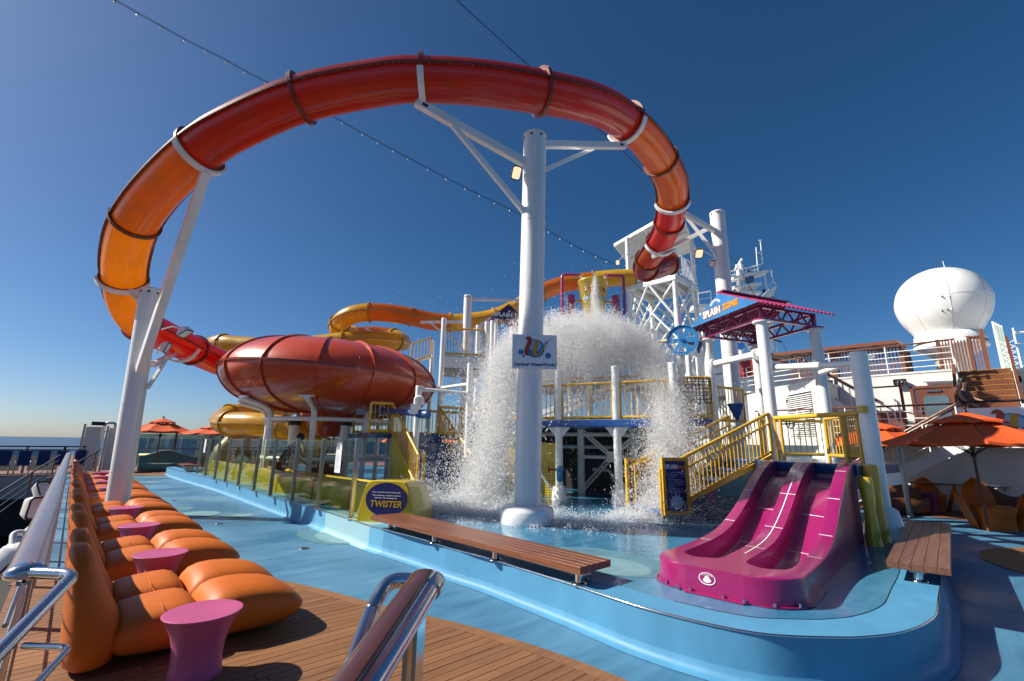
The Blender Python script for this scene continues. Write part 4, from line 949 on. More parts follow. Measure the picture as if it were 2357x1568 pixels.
# corrugated sheets: one strip per wave
for side in (0,1):
    g0=-oh if side==0 else gl+oh; nw=18; L0=-og_; L1=hl+og_
    b=MB(); rows=[]
    for k in range(nw*4+1):
        hpos=L0+(L1-L0)*k/(nw*4); dz=.028*(1 if k%4 in(1,2) else -1)*.6
        rows.append([rp(g0,hpos,ze-.10+dz),rp(gl/2,hpos,zap+dz)])
    b.loft(rows,False,False,closed=False); o=b.build('roof_sheet',PURPLEP,roof); sm=o.modifiers.new('solid','SOLIDIFY'); sm.thickness=.012
b=MB(); b.beam(rp(gl/2,-og_,zap+.03),rp(gl/2,hl+og_,zap+.03),.22,.035); b.build('ridge_cap',PURPLEP,roof)
for hf in (.2,hl-.2):
    q=rp(gl/2,hf,zap+.05); b=MB(); b.tube([q+hdir*.045*math.cos(2*PI*k/12)+upz*(.045+.045*math.sin(2*PI*k/12)) for k in range(12)],.012,6,closed=True); b.build('lifting_eye',BLACK,roof)
def gable_sign(T,gl_,rp_,hface,ze_,zap_,fs,mt,lname):
    p=[rp_(-.30,hface,ze_-.08),rp_(gl_+.30,hface,ze_-.08),rp_(gl_/2,hface,zap_-.02)]
    b=MB(); b.prism(p,hdir*.02); return b.build('gable_sign',mt,T)
gs=gable_sign(roof,gl,rp,-og_-.03,ze,zap,.2,SIGNB,'')
so2=rp(gl/2,-og_-.036,ze+.075); rt2=-gdir
text('lettering','SPLASH',.19,PORA,roof,so2-rt2*.28+upz*.01,rt2,upz,bold=.018,yscale=1.15,ext=.002)
text('lettering','SPLASH',.19,PWHT,roof,so2-rt2*.28+upz*.01-hdir*.004,rt2,upz,bold=.004,yscale=1.15)
text('lettering','ZONE',.18,PORA,roof,so2+rt2*.36+upz*.02,rt2,upz,bold=.016,ext=.002)
text('lettering','ZONE',.18,PYEL,roof,so2+rt2*.36+upz*.02-hdir*.004,rt2,upz,bold=.002)
for k in range(9):
    a=R(20+18*k); q=so2+upz*.16-hdir*.003-rt2*.12
    flat('splash_mark',[(math.cos(a)*.10,math.sin(a)*.07),(math.cos(a+.12)*.19,math.sin(a+.12)*.13),(math.cos(a-.12)*.2,math.sin(a-.12)*.14)],PWHT,roof,q,rt2,upz,.001)
# tall free column on the right of the slide, with its pipes
fc_=column(RC,hz(1967,812,RC),.125,'tall free standing white column on the right of the magenta slide',False)
b=MB(); b.lathe([(.30,0),(.28,.03),(.2,.4),(.135,.44)],24,RC,cap=False); b.build('column_shoe',WHITE,fc_)
def pipe(label,a,c,r,flg=True,extra=None):
    T=thing('cross_pipe',label,'pipe',a,0,'white cross pipes between columns'); b=MB(); b.tube([a,c],r,14); b.build('pipe',WHITE,T)
    d=(Vector(c)-Vector(a)).normalized()
    if flg:
        for q,s_ in((Vector(a),1),(Vector(c),-1)):
            b=MB(); b.cyl(q+d*s_*.02,q+d*s_*.07,r*1.7,n=16); b.build('pipe_flange',WHITE,T)
    if extra: b=MB(); b.tube(extra,r*.85,12); b.build('pipe_brace',WHITE,T)
    return T
top_=RC+upz*(hz(1967,838,RC)-FZ); 
pipe('level white pipe from the free right column to the left past the roof column',pd(1772,846,9.5),top_,.06,True,[pd(1888,858,9.2),pd(1950,838,8.2)])
pipe('white pipe between the two left roof columns',pd(1642,838,11),pd(1745,815,9.5),.075)
# front bar and gate posts at the slide head
gf=Ap+Vector((-.15,-.1,0)); ge=RC+upz*(DZ-FZ)
T=thing('slide_gate_bar','yellow entry bar with side panels at the head of the magenta slide','railing',(gf.x,gf.y,DZ),0,'yellow railings of the splash zone')
b=MB(); b.tube([gf+upz*.8,ge+upz*.8+Vector((-.05,.1,0))],.042,12); b.build('entry_bar',YELLOW,T)
for q in (gf,gf.lerp(ge,.07),gf.lerp(ge,.9)):
    b=MB(); b.cyl(q+upz*.0,q+upz*.78,.03,n=10); b.build('gate_post',YELLOW,T)
a=gf.lerp(ge,.005); c=gf.lerp(ge,.075)
b=MB(); b.beam(a+upz*.42,c+upz*.42,.02,.6); b.build('printed_panel',mat('panel_print',(.75,.55,.45),.4,var=.4,vscale=9),T)
b=MB(); b.cyl(ge+Vector((-.15,.02,.8)),ge+Vector((-.15,.02,.9)),.075,n=16); b.build('bar_cap',YELLOW,T)
gd=(ge-gf).normalized()
railing('platform_railing','yellow baluster railing along the back of the blue platform','yellow railings of the splash zone',[Ap+Vector((.9,.55,0)),Bq+Vector((.35,.1,0))],.82,YELLOW,.115,.035,.035)
g1=pd(1908,1050,9.0); g1.z=DZ; g2_=pd(1950,1058,8.2); g2_.z=DZ; railing('platform_railing','short yellow baluster railing between the last roof column and the free column','yellow railings of the splash zone',[g1,g2_],.78,YELLOW,.13,.034,.034); railing('platform_railing','short yellow railing just beside the free right column','yellow railings of the splash zone',[g2_+Vector((.05,-.02,0)),ge+Vector((.12,.1,0))],.82,YELLOW,.07,.034,.03)
# right hand stairs up from the pool
F0=pz(1523,1203,FZ); F1=Vector((Ap.x-.1,Ap.y+.05,DZ)); ex_=(F1-F0); ex_.z=0; run=ex_.length; ex_.normalize(); wx=Vector((-ex_.y,ex_.x,0)); SW=1.0
st=thing('pool_stairs','blue stairs rising to the right hand platform between yellow railings','stairs',F0)
ns=6
for k in range(ns):
    z1=FZ+(DZ-FZ)*(k+1)/ns; a=F0+ex_*(run*k/ns)+wx*.03; q=[a,a+ex_*(run/ns),a+ex_*(run/ns)+wx*SW,a+wx*SW]
    b=MB(); b.prism([Vector((p.x,p.y,z1)) for p in q],(0,0,-.05)); tr=b.build('tread',BLUEP,st,bevel=.008)
    b=MB(); q2=[a+ex_*.03,a+ex_*.06,a+ex_*.06+wx*SW,a+ex_*.03+wx*SW]; b.prism([Vector((p.x,p.y,z1-.05)) for p in q2],(0,0,-(DZ-FZ)/ns+.05)); b.build('riser',BLUESLAB,tr)
TEALD=mat('dull_teal_panel',(.05,.17,.2),.3,coat=.5,var=.15)
for wv in (.0,SW):
    b=MB(); a=F0+wx*wv; c=F1+wx*wv; b.prism([Vector((a.x,a.y,FZ)),Vector((c.x,c.y,FZ)),Vector((c.x,c.y,DZ)),Vector((a.x,a.y,FZ+.08))],wx*.03*(1 if wv else -1)); b.build('side_panel',TEALD if wv==0 else YELLOWF,st)
    b=MB(); b.beam(Vector((a.x,a.y,FZ+.14)),Vector((c.x,c.y,DZ+.05)),.05,.09); b.build('string_rail',YELLOW,st)
for wv,lab in((-.03,'sloping yellow stair railing nearest the magenta slide'),(SW+.03,'sloping yellow stair railing on the far side of the right stairs')):
    railing('stair_railing',lab,'yellow railings of the splash zone',[F0+wx*wv+upz*.1,F1+wx*wv+upz*.1],.80,YELLOW,.1,.032,.025,.0125,.06,mid=.6)
def board(name,label,o,rt,wv,hv,zc,closed=False):
    """framed navy board: o at the left foot, rt along its width"""
    T=thing(name,label,'sign',o,0,'navy splash zone boards'); nn=Vector(rt).cross(upz).normalized()
    c=o+rt*(wv/2)+upz*zc
    b=MB(); b.beam(c-rt*wv/2,c+rt*wv/2,.03,hv); b.build('board',NAVY,T)
    for s_ in (-1,1):
        b=MB(); q=c+rt*(wv/2+.03)*s_; b.beam(q-upz*(hv/2+.06)+nn*.008,q+upz*(hv/2+.06)+nn*.008,.06,.06,up=rt); b.build('frame_post',YELLOW,T)
        b=MB(); q=c+upz*(hv/2+.03)*s_; b.beam(q-rt*(wv/2)+nn*.008,q+rt*(wv/2)+nn*.008,.055,.06); b.build('frame_bar',YELLOW,T)
    f=c+nn*.017
    text('lettering','SPLASH',wv*.19,PWHT,T,f-rt*wv*.16+upz*hv*.38,rt,upz,bold=.003,yscale=1.2)
    text('lettering','ZONE',wv*.17,PORA,T,f+rt*wv*.28+upz*hv*.375,rt,upz,bold=.004)
    if closed: text('lettering','closed',wv*.3,PWHT,T,f+upz*hv*.08,rt,upz,bold=.004)
    else:
        bl=MB()
        for k,wl in enumerate([.5,.8,.55,.35,.75,.85,.8,.75,.45,.6,.7,.85]):
            z=hv*(.27-k*.036); q=f+upz*z+rt*wv*(-.40+wl*.46) if k else f+upz*z; bl.beam(q-rt*wv*wl*.42,q+rt*wv*wl*.42,.001,hv*.008)
        bl.build('printed_lines',PALEB,T)
    pts=[]
    for k in range(44):
        a=2*PI*k/44; rr=1+(.55 if k%4==0 else .12 if k%4 in(1,3) else -.0)*(1 if math.sin(a)>-.4 else .35)
        pts.append((math.cos(a)*rr*wv*.25,math.sin(a)*rr*wv*.25))
    flat('splat_print',pts,PALEB,T,f-upz*hv*.33,rt,upz,.002)
    return T
board('rules_board','navy rules board in a yellow frame at the foot of the right stairs',F0+ex_*.06-wx*.06,ex_,.44,.86,.62)
lf=F0+wx*(SW+.05)
board('rules_board','navy board reading closed at the left foot of the right stairs, half behind spray',lf+ex_*.02,ex_,.40,.80,.60,True)
T=thing('swing_gate','small yellow barred gate in front of the closed board','gate',lf-wx*.12,0)
g0=lf-wx*.12+ex_*.1; fr2=rnd_poly([g0+upz*.95,g0+upz*.2,g0+ex_*.45+upz*.2,g0+ex_*.45+upz*1.0],.08,5)
b=MB(); b.tube(fr2,.02,8); b.tube([g0+upz*.95,g0+ex_*.45+upz*1.05],.02,8); b.build('gate_frame',YELLOW,T)
for k in range(1,5):
    b=MB(); q=g0+ex_*(.45*k/5); b.cyl(q+upz*.2,q+upz*.98,.011,n=6); b.build('gate_bar',YELLOW,T)
# blue disc wheel toy, blue funnel, green valve
q=pd(1570,783,11.3); aim=Vector(-fwd_h*.85-right_h*.5).normalized()
T=thing('disc_toy','light blue disc wheel with cut out holes on the left of the purple roof','water toy',q)
r_=aim.cross(upz).normalized(); u_=r_.cross(aim); n=40; RW=.37
b=MB()
for k in range(6):
    a0=2*PI*k/6; 
    arc=[(RW*math.cos(a0+2*PI/6*j/6),RW*math.sin(a0+2*PI/6*j/6)) for j in range(7)]
    hole=[(.80*RW*math.cos(a0+.25+(2*PI/6-.5)*j/4),.80*RW*math.sin(a0+.25+(2*PI/6-.5)*j/4)) for j in range(5)]
    hin=[(.34*RW*math.cos(a0+.42),.34*RW*math.sin(a0+.42)),(.34*RW*math.cos(a0+2*PI/6-.42),.34*RW*math.sin(a0+2*PI/6-.42))]
    for poly in ([arc[i] for i in range(7)]+hole[::-1],[(0,0),arc[0],hole[0],hin[0]],[(0,0),hin[0],hin[1]],[(0,0),hin[1],hole[-1],arc[-1]]):
        b.prism([q+r_*x+u_*y for x,y in poly],-aim*.03)
b.build('disc',BLUEL,T)
b=MB(); b.lathe([(RW*1.0,-.05),(RW*1.05,-.05),(RW*1.05,.03),(RW*1.0,.03)],40,q,axis=aim,smooth=False,cap=False); b.build('rim',BLUEL,T)
b=MB(); b.cyl(q-aim*.06,q+aim*.03,.05,n=14); b.build('hub',BLUEP,T)
q2=pd(1606,795,11.6); b=MB(); b.lathe([(.16,.1),(.12,.0),(.05,-.1),(.03,-.2)],20,q2,cap=False); b.build('cup',BLUEP,T); b=MB(); b.tube([q,q2],.05,10); b.build('axle',BLUEP,T)
q=pd(1693,930,11.6); b=MB(); b.lathe([(.02,-.42),(.05,-.36),(.20,-.02),(.21,0),(.19,0),(.04,-.34)],24,q,cap=False); tag(b.build('water_funnel',BLUEP),'blue funnel hanging by the foot of the thick starboard pillar','water toy')
q=pd(1818,975,10.6); b=MB(); b.tube([q+right_h*.1*math.cos(2*PI*k/20)+upz*.1*math.sin(2*PI*k/20) for k in range(20)],.014,8,closed=True)
for k in range(3): b.tube([q,q+right_h*.1*math.cos(2*PI*k/3)+upz*.1*math.sin(2*PI*k/3)],.012,6)
b.cyl(q,q+fwd_h*.4,.02,n=8); tag(b.build('valve_wheel',mat('green_paint',(.01,.13,.06),.4)),'small green valve wheel on the back railing of the blue platform','valve wheel')
# ------------------------------------------------------------------ slide tower
N_=pd(1554,628,20.0); tz=N_.z; Lc=pz(1441,657,tz); Rc=pz(1605,658,tz)
Lv=(Lc-N_); Rv_=(Rc-N_)
Lv=Lv.normalized()*min(Lv.length,3.6); Rv_=Rv_.normalized()*min(Rv_.length,3.4)
Lc=N_+Lv; Rc=N_+Rv_; Fc=N_+Lv+Rv_
tw=thing('slide_tower','white lattice tower with a roofed platform where the tube slides start','tower',((N_+Fc)/2).to_2d().to_3d())
up=lambda p,z: Vector((p.x,p.y,z))
b=MB(); b.prism([N_,Lc,Fc,Rc],(0,0,-.08)); b.build('platform_floor',GREYW,tw)
for a,c in((N_,Lc),(Lc,Fc),(Fc,Rc),(Rc,N_)):
    b=MB(); b.beam(a-upz*.2,c-upz*.2,.10,.24); b.build('edge_beam',WHITE,tw)
for k in range(1,4):
    b=MB(); b.beam(N_.lerp(Lc,k/4)-upz*.17,Rc.lerp(Fc,k/4)-upz*.17,.08,.16); b.build('floor_joist',WHITE,tw)
ctr=(N_+Fc)/2
legs=[]
for c in (N_,Lc,Fc,Rc):
    q=ctr.lerp(c,.92); legs.append(q); b=MB(); b.cyl(up(q,0),up(q,tz+2.55),.115,n=14); b.build('leg',WHITE,tw)
for i in range(4):
    a,c=legs[i],legs[(i+1)%4]
    for k,z in enumerate((2.2,4.3,6.4)):
        b=MB(); b.tube([up(a,z),up(c,z)],.055,8); b.build('cross_beam',WHITE,tw)
    for z0,z1 in((2.2,4.3),(4.3,6.4),(6.4,tz-.3)):
        b=MB(); b.tube([up(a,z0),up(c,z1)],.05,8); b.tube([up(a,z1),up(c,z0)],.05,8); b.build('diagonal_brace',WHITE,tw)
    b=MB(); m_=up(ctr.lerp((a+c)/2,1.25),tz-.3); b.tube([up(a,tz-2.2),m_],.06,8); b.tube([up(c,tz-2.2),m_],.06,8); b.build('knee_brace',WHITE,tw)
def twrail(a,c):
    b=MB()
    for z in (.1,1.05): b.tube([a+upz*z,c+upz*z],.028,6)
    b.build('guard_rail',WHITE,tw)
    b=MB(); n=int((c-a).length/.14)
    for k in range(1,n): q=a.lerp(c,k/n); b.cyl(q+upz*.1,q+upz*1.05,.014,n=5,caps=False)
    tag(b.build('balusters',WHITE,tw),kind='stuff')
twrail(Lc,Fc); twrail(Fc,Rc); twrail(N_.lerp(Rc,.25),Rc); twrail(N_.lerp(Lc,.3),N_.lerp(Lc,.6))
zr=tz+2.6; rl=pz(1414,566,zr); rr_=pz(1599,574,zr); rn=N_+(N_-ctr).normalized()*.9; rn=Vector((rn.x,rn.y,zr+.12)); rf=rl+rr_-rn; rf.z=zr
b=MB(); b.prism([rn,rl,rf,rr_],(0,0,.10)); b.build('roof_panel',WHITE2,tw)
for a,c in((rn,rl),(rl,rf),(rf,rr_),(rr_,rn)):
    b=MB(); b.beam(a+upz*.04,c+upz*.04,.08,.16); b.build('roof_edge',WHITE,tw)
b=MB(); b.beam((rn+rl)/2-upz*.05,(rr_+rf)/2-upz*.05,.08,.1); b.beam((rn+rr_)/2-upz*.05,(rl+rf)/2-upz*.05,.08,.1); b.build('roof_joist',WHITE,tw)
floodlight('small white floodlight at the left corner of the slide tower roof',pd(1421,604,20.5),Vector((-.7,-.5,-.7)),True,.7,back=up(legs[1],tz+1.7))
floodlight('small lit floodlight under the slide tower roof behind the red tube',pd(1545,568,19.2),Vector((.1,-.7,-.8)),True,.8,back=up(legs[0],tz+2.3))
# long outer stair tower behind: white zigzag stair frame right of the tower
T=thing('tower_stairs','white lattice stair frame climbing behind the slide tower','stairs',pd(1500,900,23).to_2d().to_3d())
A0=pd(1475,900,23.5); 
for i,(x0,z0,x1,z1) in enumerate([(0,.5,3.2,2.5),(3.2,2.5,0,4.5),(0,4.5,3.2,6.5),(3.2,6.5,.6,8.2)]):
    a=up(A0+right_h*x0,z0); c=up(A0+right_h*x1,z1)
    for w_ in (0,.9):
        b=MB(); b.beam(a+fwd_h*w_,c+fwd_h*w_,.06,.22); b.build('stringer',WHITE,T)
        b=MB(); b.tube([a+fwd_h*w_+upz*1,c+fwd_h*w_+upz*1],.03,6); b.build('handrail',WHITE,T)
    b=MB()
    for k in range(9): b.beam(a.lerp(c,k/9),a.lerp(c,k/9)+fwd_h*.9,.22,.03)
    b.build('treads',GREYW,T)
for x0,w_ in((-.2,0),(3.4,0),(-.2,1),(3.4,1)):
    b=MB(); q=A0+right_h*x0+fwd_h*w_; b.cyl(up(q,0),up(q,8.6),.08,n=10); b.build('stair_post',WHITE,T)

# ------------------------------------------------------------------ central play platform behind the falling water
c1=Vector((8.97,7.88,FZ)); c2=Vector((9.48,6.48,FZ)); fd=(c2-c1).normalized(); dd=Vector((-fd.y,fd.x,0)); dd=dd if dd.dot(fwd_h)>0 else -dd
PZ=2.255; P0=c1-fd*2.2; P1=c2+fd*1.35
cpz=thing('play_platform','blue edged play platform on white columns behind the falling water','platform',(P0+P1)/2-upz*FZ)
b=MB(); b.prism([up(q,PZ) for q in (P0-dd*.12,P1-dd*.12,P1+dd*3,P0+dd*3)],(0,0,-.17)); b.build('deck_slab',BLUEP,cpz,bevel=.02)
for q in (c1,c2,P1):
    b=MB(); b.cyl(q,up(q,3.55),.095,n=20); b.lathe([(.098,-.02),(.095,.012),(0,.018)],20,up(q,3.55)); co=b.build('column',WHITE,cpz); b=MB(); b.lathe([(.2,0),(.19,.02),(.155,.3),(.1,.31)],20,q,cap=False); b.build('column_shoe',WHITE,co)
    for s_ in (-1,1): b=MB(); b.prism([up(q,PZ-.17)+fd*s_*.09,up(q,PZ-.17)+fd*s_*.3,up(q,PZ-.42)+fd*s_*.09],dd*.03); b.build('corner_bracket',WHITE,cpz)
for q in (c1,c2,P1,P0+fd*.6):
    q2=q+dd*1.7; b=MB(); b.cyl(q2,up(q2,PZ-.1),.10,n=16); b.build('rear_column',WHITE,cpz)
a=c1+dd*1.7; c=c2+dd*1.7+fd*.3; m_=up((a+c)/2,1.35)
for q,z in((a,.4),(a,2.1),(c,.4),(c,2.1)):
    b=MB(); b.beam(up(q,z)+fd*.05,m_+fd*.05,.05,.05); b.beam(up(q,z)-fd*.07,m_-fd*.07,.05,.05); b.build('diagonal_brace',WHITE,cpz)
b=MB(); b.tube([up(a,1.33),up(c,1.33)],.05,10); b.build('cross_beam',WHITE,cpz)
b=MB(); b.tube([up(P1+dd*1.7,1.95),up(P0+dd*1.7,1.95)],.06,10); b.tube([up(P1+dd*2.2,1.6),up(P0+dd*2.2,1.6)],.05,8); b.build('cross_beam',WHITE,cpz)
b=MB(); b.beam(m_-dd*.06,m_-dd*.04,.28,.28); b.build('gusset_plate',WHITE,cpz)
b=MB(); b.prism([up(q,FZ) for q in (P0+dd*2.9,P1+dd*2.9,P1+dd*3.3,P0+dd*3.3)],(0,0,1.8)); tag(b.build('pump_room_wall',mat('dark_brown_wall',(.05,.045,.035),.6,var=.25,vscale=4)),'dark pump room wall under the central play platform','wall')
b=MB(); w0=c1-fd*.25+dd*.6; b.prism([up(q,FZ) for q in (w0,w0-fd*1.6,w0-fd*1.6+dd*.3,w0+dd*.3)],(0,0,1.35)); tag(b.build('yellow_wall',YELLOWF),'curved yellow wall left of the first platform column','wall')
for nm,a,c,lab in (('rope_net',c1-fd*1.9-dd*.02,c1-fd*.08-dd*.02,'black rope net in front of the yellow wall'),('rope_net',c1+dd*1.2+fd*.3,c2+dd*1.2-fd*.2,'black rope net under the central play platform')):
    b=MB(); n=22; m=14
    for k in range(n+1): q=a.lerp(c,k/n); b.cyl(up(q,FZ+.02),up(q,FZ+.85),.005,n=4,caps=False)
    for k in range(m+1): z=FZ+.02+.83*k/m; b.cyl(up(a,z),up(c,z),.005,n=4,caps=False)
    tag(b.build(nm,BLACK),lab,'net')
b=MB(); q=c1-fd*.9+dd*.3; b.tube([up(q-fd*.5,1.9),up(c1-fd*.05-dd*.0,.35)],.035,8); tag(b.build('slanted_pipe',WHITE),'slanted white pipe behind the first platform column','pipe')
b=MB(); e=c1+dd*1.5+fd*.4; b.tube(rnd_poly([up(e,1.0),up(e+fd*.45,1.0),up(e+fd*.6,.7),up(e+fd*.85,.68),up(e+fd*.85,.3)],.08,4),.04,8); tag(b.build('bent_pipe',WHITE),'bent white water pipe behind the lower net','pipe')
q=up(c1,1.05)-fwd_h*.16; T=thing('water_gun','blue water spray gun clamped to the first platform column','water toy',q)
b=MB(); b.ball(q,(.1,.1,.1),14,8); b.lathe([(.06,-.28),(.075,-.26),(.08,-.05)],14,q); b.build('gun_body',BLUEL,T)
b=MB(); b.tube([q-right_h*.28,q],.025,8); b.lathe([(.07,-.02),(.07,.02)],12,q-right_h*.28,axis=right_h); b.build('hand_wheel',mat('red_paint',(.4,.02,.03),.4),T)
for i,(a,c,lab) in enumerate(((c1+fd*.1,c2-fd*.1,'between the two front columns'),(c2+fd*.1,P1-fd*.1,'right of the second column'),(P0,c1-fd*.1,'left of the first column'))):
    railing('platform_railing','yellow baluster railing of the central platform '+lab,'yellow railings of the splash zone',[up(a,PZ),up(c,PZ)],.9,YELLOW,.12,.035,.04,.013,.06)
# upper tier
UZ=3.48; Q0=P0+dd*1.6; Q1=P1+dd*1.6
T=thing('upper_play_platform','upper tier of the central play platform mostly hidden by the falling water','platform',(Q0+Q1)/2-upz*FZ)
b=MB(); b.prism([up(q,UZ) for q in (Q0,Q1,Q1+dd*2,Q0+dd*2)],(0,0,-.15)); b.build('deck_slab',GREYW,T)
for q in (Q0,Q1,(Q0+Q1)/2,Q0+dd*2,Q1+dd*2): b=MB(); b.cyl(up(q,PZ),up(q,5.3),.09,n=14); b.build('column',WHITE,T)
b=MB()
for z in (2.9,3.1): b.beam(up(Q0+fd*.8,z-.6),up(Q1-fd*.5,z+.6),.05,.12)
b.build('stair_stringer',WHITE,T)
railing('platform_railing','yellow railing of the upper tier behind the water curtain','yellow railings of the splash zone',[up(Q0,UZ),up(Q1,UZ)],.95,YELLOW,.13,.035,.04,.013,.06,single=False)
railing('platform_railing','yellow railing at the back of the central platform','yellow railings of the splash zone',[up(P1+fd*.0+dd*.2,PZ),up(P1+dd*2.6+fd*1.4,PZ)],.9,YELLOW,.13,.035,.04,.013,.06,single=False)
# link walkway to the right platform with a net window
a=up(P1+dd*1.0,PZ+.05); c=Vector((Cq.x+.1,Cq.y+.3,PZ+.05))
b=MB(); b.beam(a-upz*.1,c-upz*.1,1.2,.16); tag(b.build('link_walkway',BLUEP),'blue walkway linking the central platform to the purple roofed one','walkway')
o_=(c-a); o_.z=0; o_.normalize(); nx_=Vector((o_.y,-o_.x,0)); nx_=nx_ if nx_.dot(-fwd_h)>0 else -nx_
railing('walkway_railing','yellow railing of the link walkway behind the stairs','yellow railings of the splash zone',[a+nx_*.6,c+nx_*.6],.95,YELLOW,.12,.04,.04,.013,.05)
b=MB(); m_=a.lerp(c,.35)+nx_*.64
for k in range(9): b.cyl(m_+o_*(-.35+.0875*k)+upz*.35,m_+o_*(-.35+.0875*k)+upz*.95,.008,n=4); 
for k in range(8): b.cyl(m_-o_*.35+upz*(.35+.085*k),m_+o_*.35+upz*(.35+.085*k),.008,n=4)
tag(b.build('rope_net',BLACK),'small black rope net window in the link walkway railing','net')
# dump bucket
bc=pd(1365,690,13.0); bz1=hz(1365,650,bc); bz0=bz1-1.15
bk_=thing('dump_bucket','yellow tipping bucket with red and blue lettering high above the water','bucket',up(bc,bz0))
b=MB(); b.lathe([(0,0),(.29,0),(.305,.01),(.435,1.12),(.455,1.13),(.455,1.16),(.42,1.16),(.30,.1),(0,.06)],36,up(bc,bz0),cap=False); b.build('pail',YELLOWF,bk_)
wf=-fwd_h
for s,z,sz,mt,bd in(('POWER',.80,.20,PRED,.004),('DRENCHER',.56,.14,PALEB,.006)):
    r0=.30+(.435-.30)*z/1.12+.012
    # letters wrapped round the pail
    tot=len(s); stp=sz*.72/r0
    for k,ch in enumerate(s):
        a=(k-(tot-1)/2)*stp; dv=(wf*math.cos(a)+right_h*math.sin(a)); rv=(right_h*math.cos(a)-wf*math.sin(a))
        text('lettering',ch,sz,mt,bk_,up(bc,bz0+z)+dv*r0,rv,upz+dv*.12*-1 if False else upz,bold=bd,ext=.003)
b=MB(); b.tube([up(bc,bz0+.55)-right_h*.62,up(bc,bz0+.55)+right_h*.62],.035,10); b.build('pivot_bar',YELLOW,bk_)
fr_t=thing('bucket_frame','magenta bent pipe frame with bearings holding the yellow bucket','frame',up(bc,bz0))
for s_,x0 in((-1,-.78),(1,.78)):
    f=lambda x,z: up(bc,bz0+z)+right_h*x
    b=MB(); b.tube(rnd_poly([f(s_*.36,1.38),f(s_*.92,1.38),f(s_*.92,.15),f(s_*.70,.12)],.12,6),.045,12); b.build('water_pipe',PURPLEP,fr_t)
    b=MB(); b.box(f(s_*.66,.42),(.2,.2,.62),AZ*-1); b.build('bearing_block',PURPLEP,fr_t)
    b=MB(); b.cyl(f(s_*.66,-.9),f(s_*.66,.2),.07,n=14); b.build('post',PURPLEP,fr_t)
    b=MB(); b.lathe([(.16,-.04),(.16,.04)],16,f(s_*.66,-.2)); b.build('flange',PURPLEP,fr_t)
    b=MB(); b.cyl(up(f(s_*.66,0)+fwd_h*.5,2.3),f(s_*.66,-.9)+fwd_h*.5,.085,n=14); b.build('support_column',WHITE,fr_t)
# ------------------------------------------------------------------ left platform, its stairs and small roof
f0=Vector((6.36,9.95,FZ)); f1=Vector((7.72,9.71,FZ)); sx=(f1-f0); SWl=sx.length; sx.normalize(); sy=Vector((-sx.y,sx.x,0)); LZ=1.9; run=2.5
T=thing('pool_stairs','dark blue wide stairs behind the splash at the left of the central pillar','stairs',f0)
for k in range(6):
    z1=FZ+(LZ-FZ)*(k+1)/6; a=f0+sy*(run*k/6); b=MB(); b.prism([up(q,z1) for q in (a,a+sx*SWl,a+sx*SWl+sy*run/6,a+sy*run/6)],(0,0,-(LZ-FZ)/6)); b.build('step',BLUESLAB,T,bevel=.01)
for w_ in (-.04,SWl):
    b=MB(); a=f0+sx*w_; c=a+sy*run; b.prism([a,c,up(c,LZ),up(a,FZ+.12)],sx*.04); b.build('side_panel',YELLOWF,T)
lpl=thing('left_platform','white steel platform with yellow railings at the left behind the splash','platform',f0+sy*3.4-upz*FZ)
b=MB(); b.prism([up(q,LZ) for q in (f0+sy*run-sx*.7,f0+sy*run+sx*(SWl+2.0),f0+sy*(run+2.2)+sx*(SWl+2.0),f0+sy*(run+2.2)-sx*.7)],(0,0,-.14)); b.build('deck_slab',BLUESLAB,lpl)
for w_,lab in ((-.06,'left yellow railing of the dark blue stairs'),(SWl+.06,'right yellow railing of the dark blue stairs, wet with spray')):
    railing('stair_railing',lab,'yellow railings of the splash zone',[f0+sx*w_+sy*.25+upz*.15,f0+sx*w_+sy*run+upz*(LZ-FZ)],.85,YELLOW,.13,.035,.03,.013,.08,single=False)
board('rules_board','narrow navy splash zone board seen nearly edge on at the left stairs',f0-sx*.14-sy*.28,(sx*.35+sy*.94).normalized(),.36,.86,.60)
colL=[]
def c_px(u0,v0,u1,d,r,label,zb=0.345):
    t_=pd(u0,v0,d); q=Vector((t_.x,t_.y,zb)); b=MB(); b.cyl(q,t_,r,n=18); b.lathe([(r*1.02,-.02),(r*.98,.015),(0,.02)],18,t_); b.build('column',WHITE,lpl); return t_
k1=c_px(1022,734,0,14.9,.085,''); k2=c_px(1121,743,0,15.1,.085,''); k3=c_px(1082,839,0,12.9,.085,''); k4=c_px(964,890,0,12.6,.085,''); k5=c_px(1133,740,0,16.5,.08,''); k6=c_px(1100,750,0,17.6,.08,''); k7=c_px(937,855,0,16.2,.08,''); k8=c_px(996,785,0,17.4,.08,'')
zU=hz(1070,820,(k1+k2)/2)
a=up(k1,zU)+(k2-k1).normalized()*-.05; c=up(k2,zU); a.z=c.z=zU; dv=(c-a).normalized(); dn=Vector((-dv.y,dv.x,0)); dn=dn if dn.dot(fwd_h)>0 else -dn
b=MB(); b.prism([a,c,c+dn*2.2,a+dn*2.2],(0,0,-.08)); b.build('upper_floor',GREYW,lpl)
b=MB(); b.beam(a-upz*.22,c-upz*.22,.08,.36); b.build('floor_beam',WHITE,lpl); b=MB(); b.beam(a-upz*.22+dn*2.2,c-upz*.22+dn*2.2,.08,.36); b.build('floor_beam',WHITE,lpl)
b=MB(); m_=(a+c)/2-upz*.4; b.beam(m_,up(k1,zU-1.45),.07,.07); b.beam(m_,up(k2,zU-1.45),.07,.07); b.build('knee_brace',WHITE,lpl)
railing('platform_railing','yellow topped baluster railing of the high left platform','yellow railings of the splash zone',[a+dv*.1,c-dv*.1],.92,YELLOW,.1,.035,.04,.012,.06)
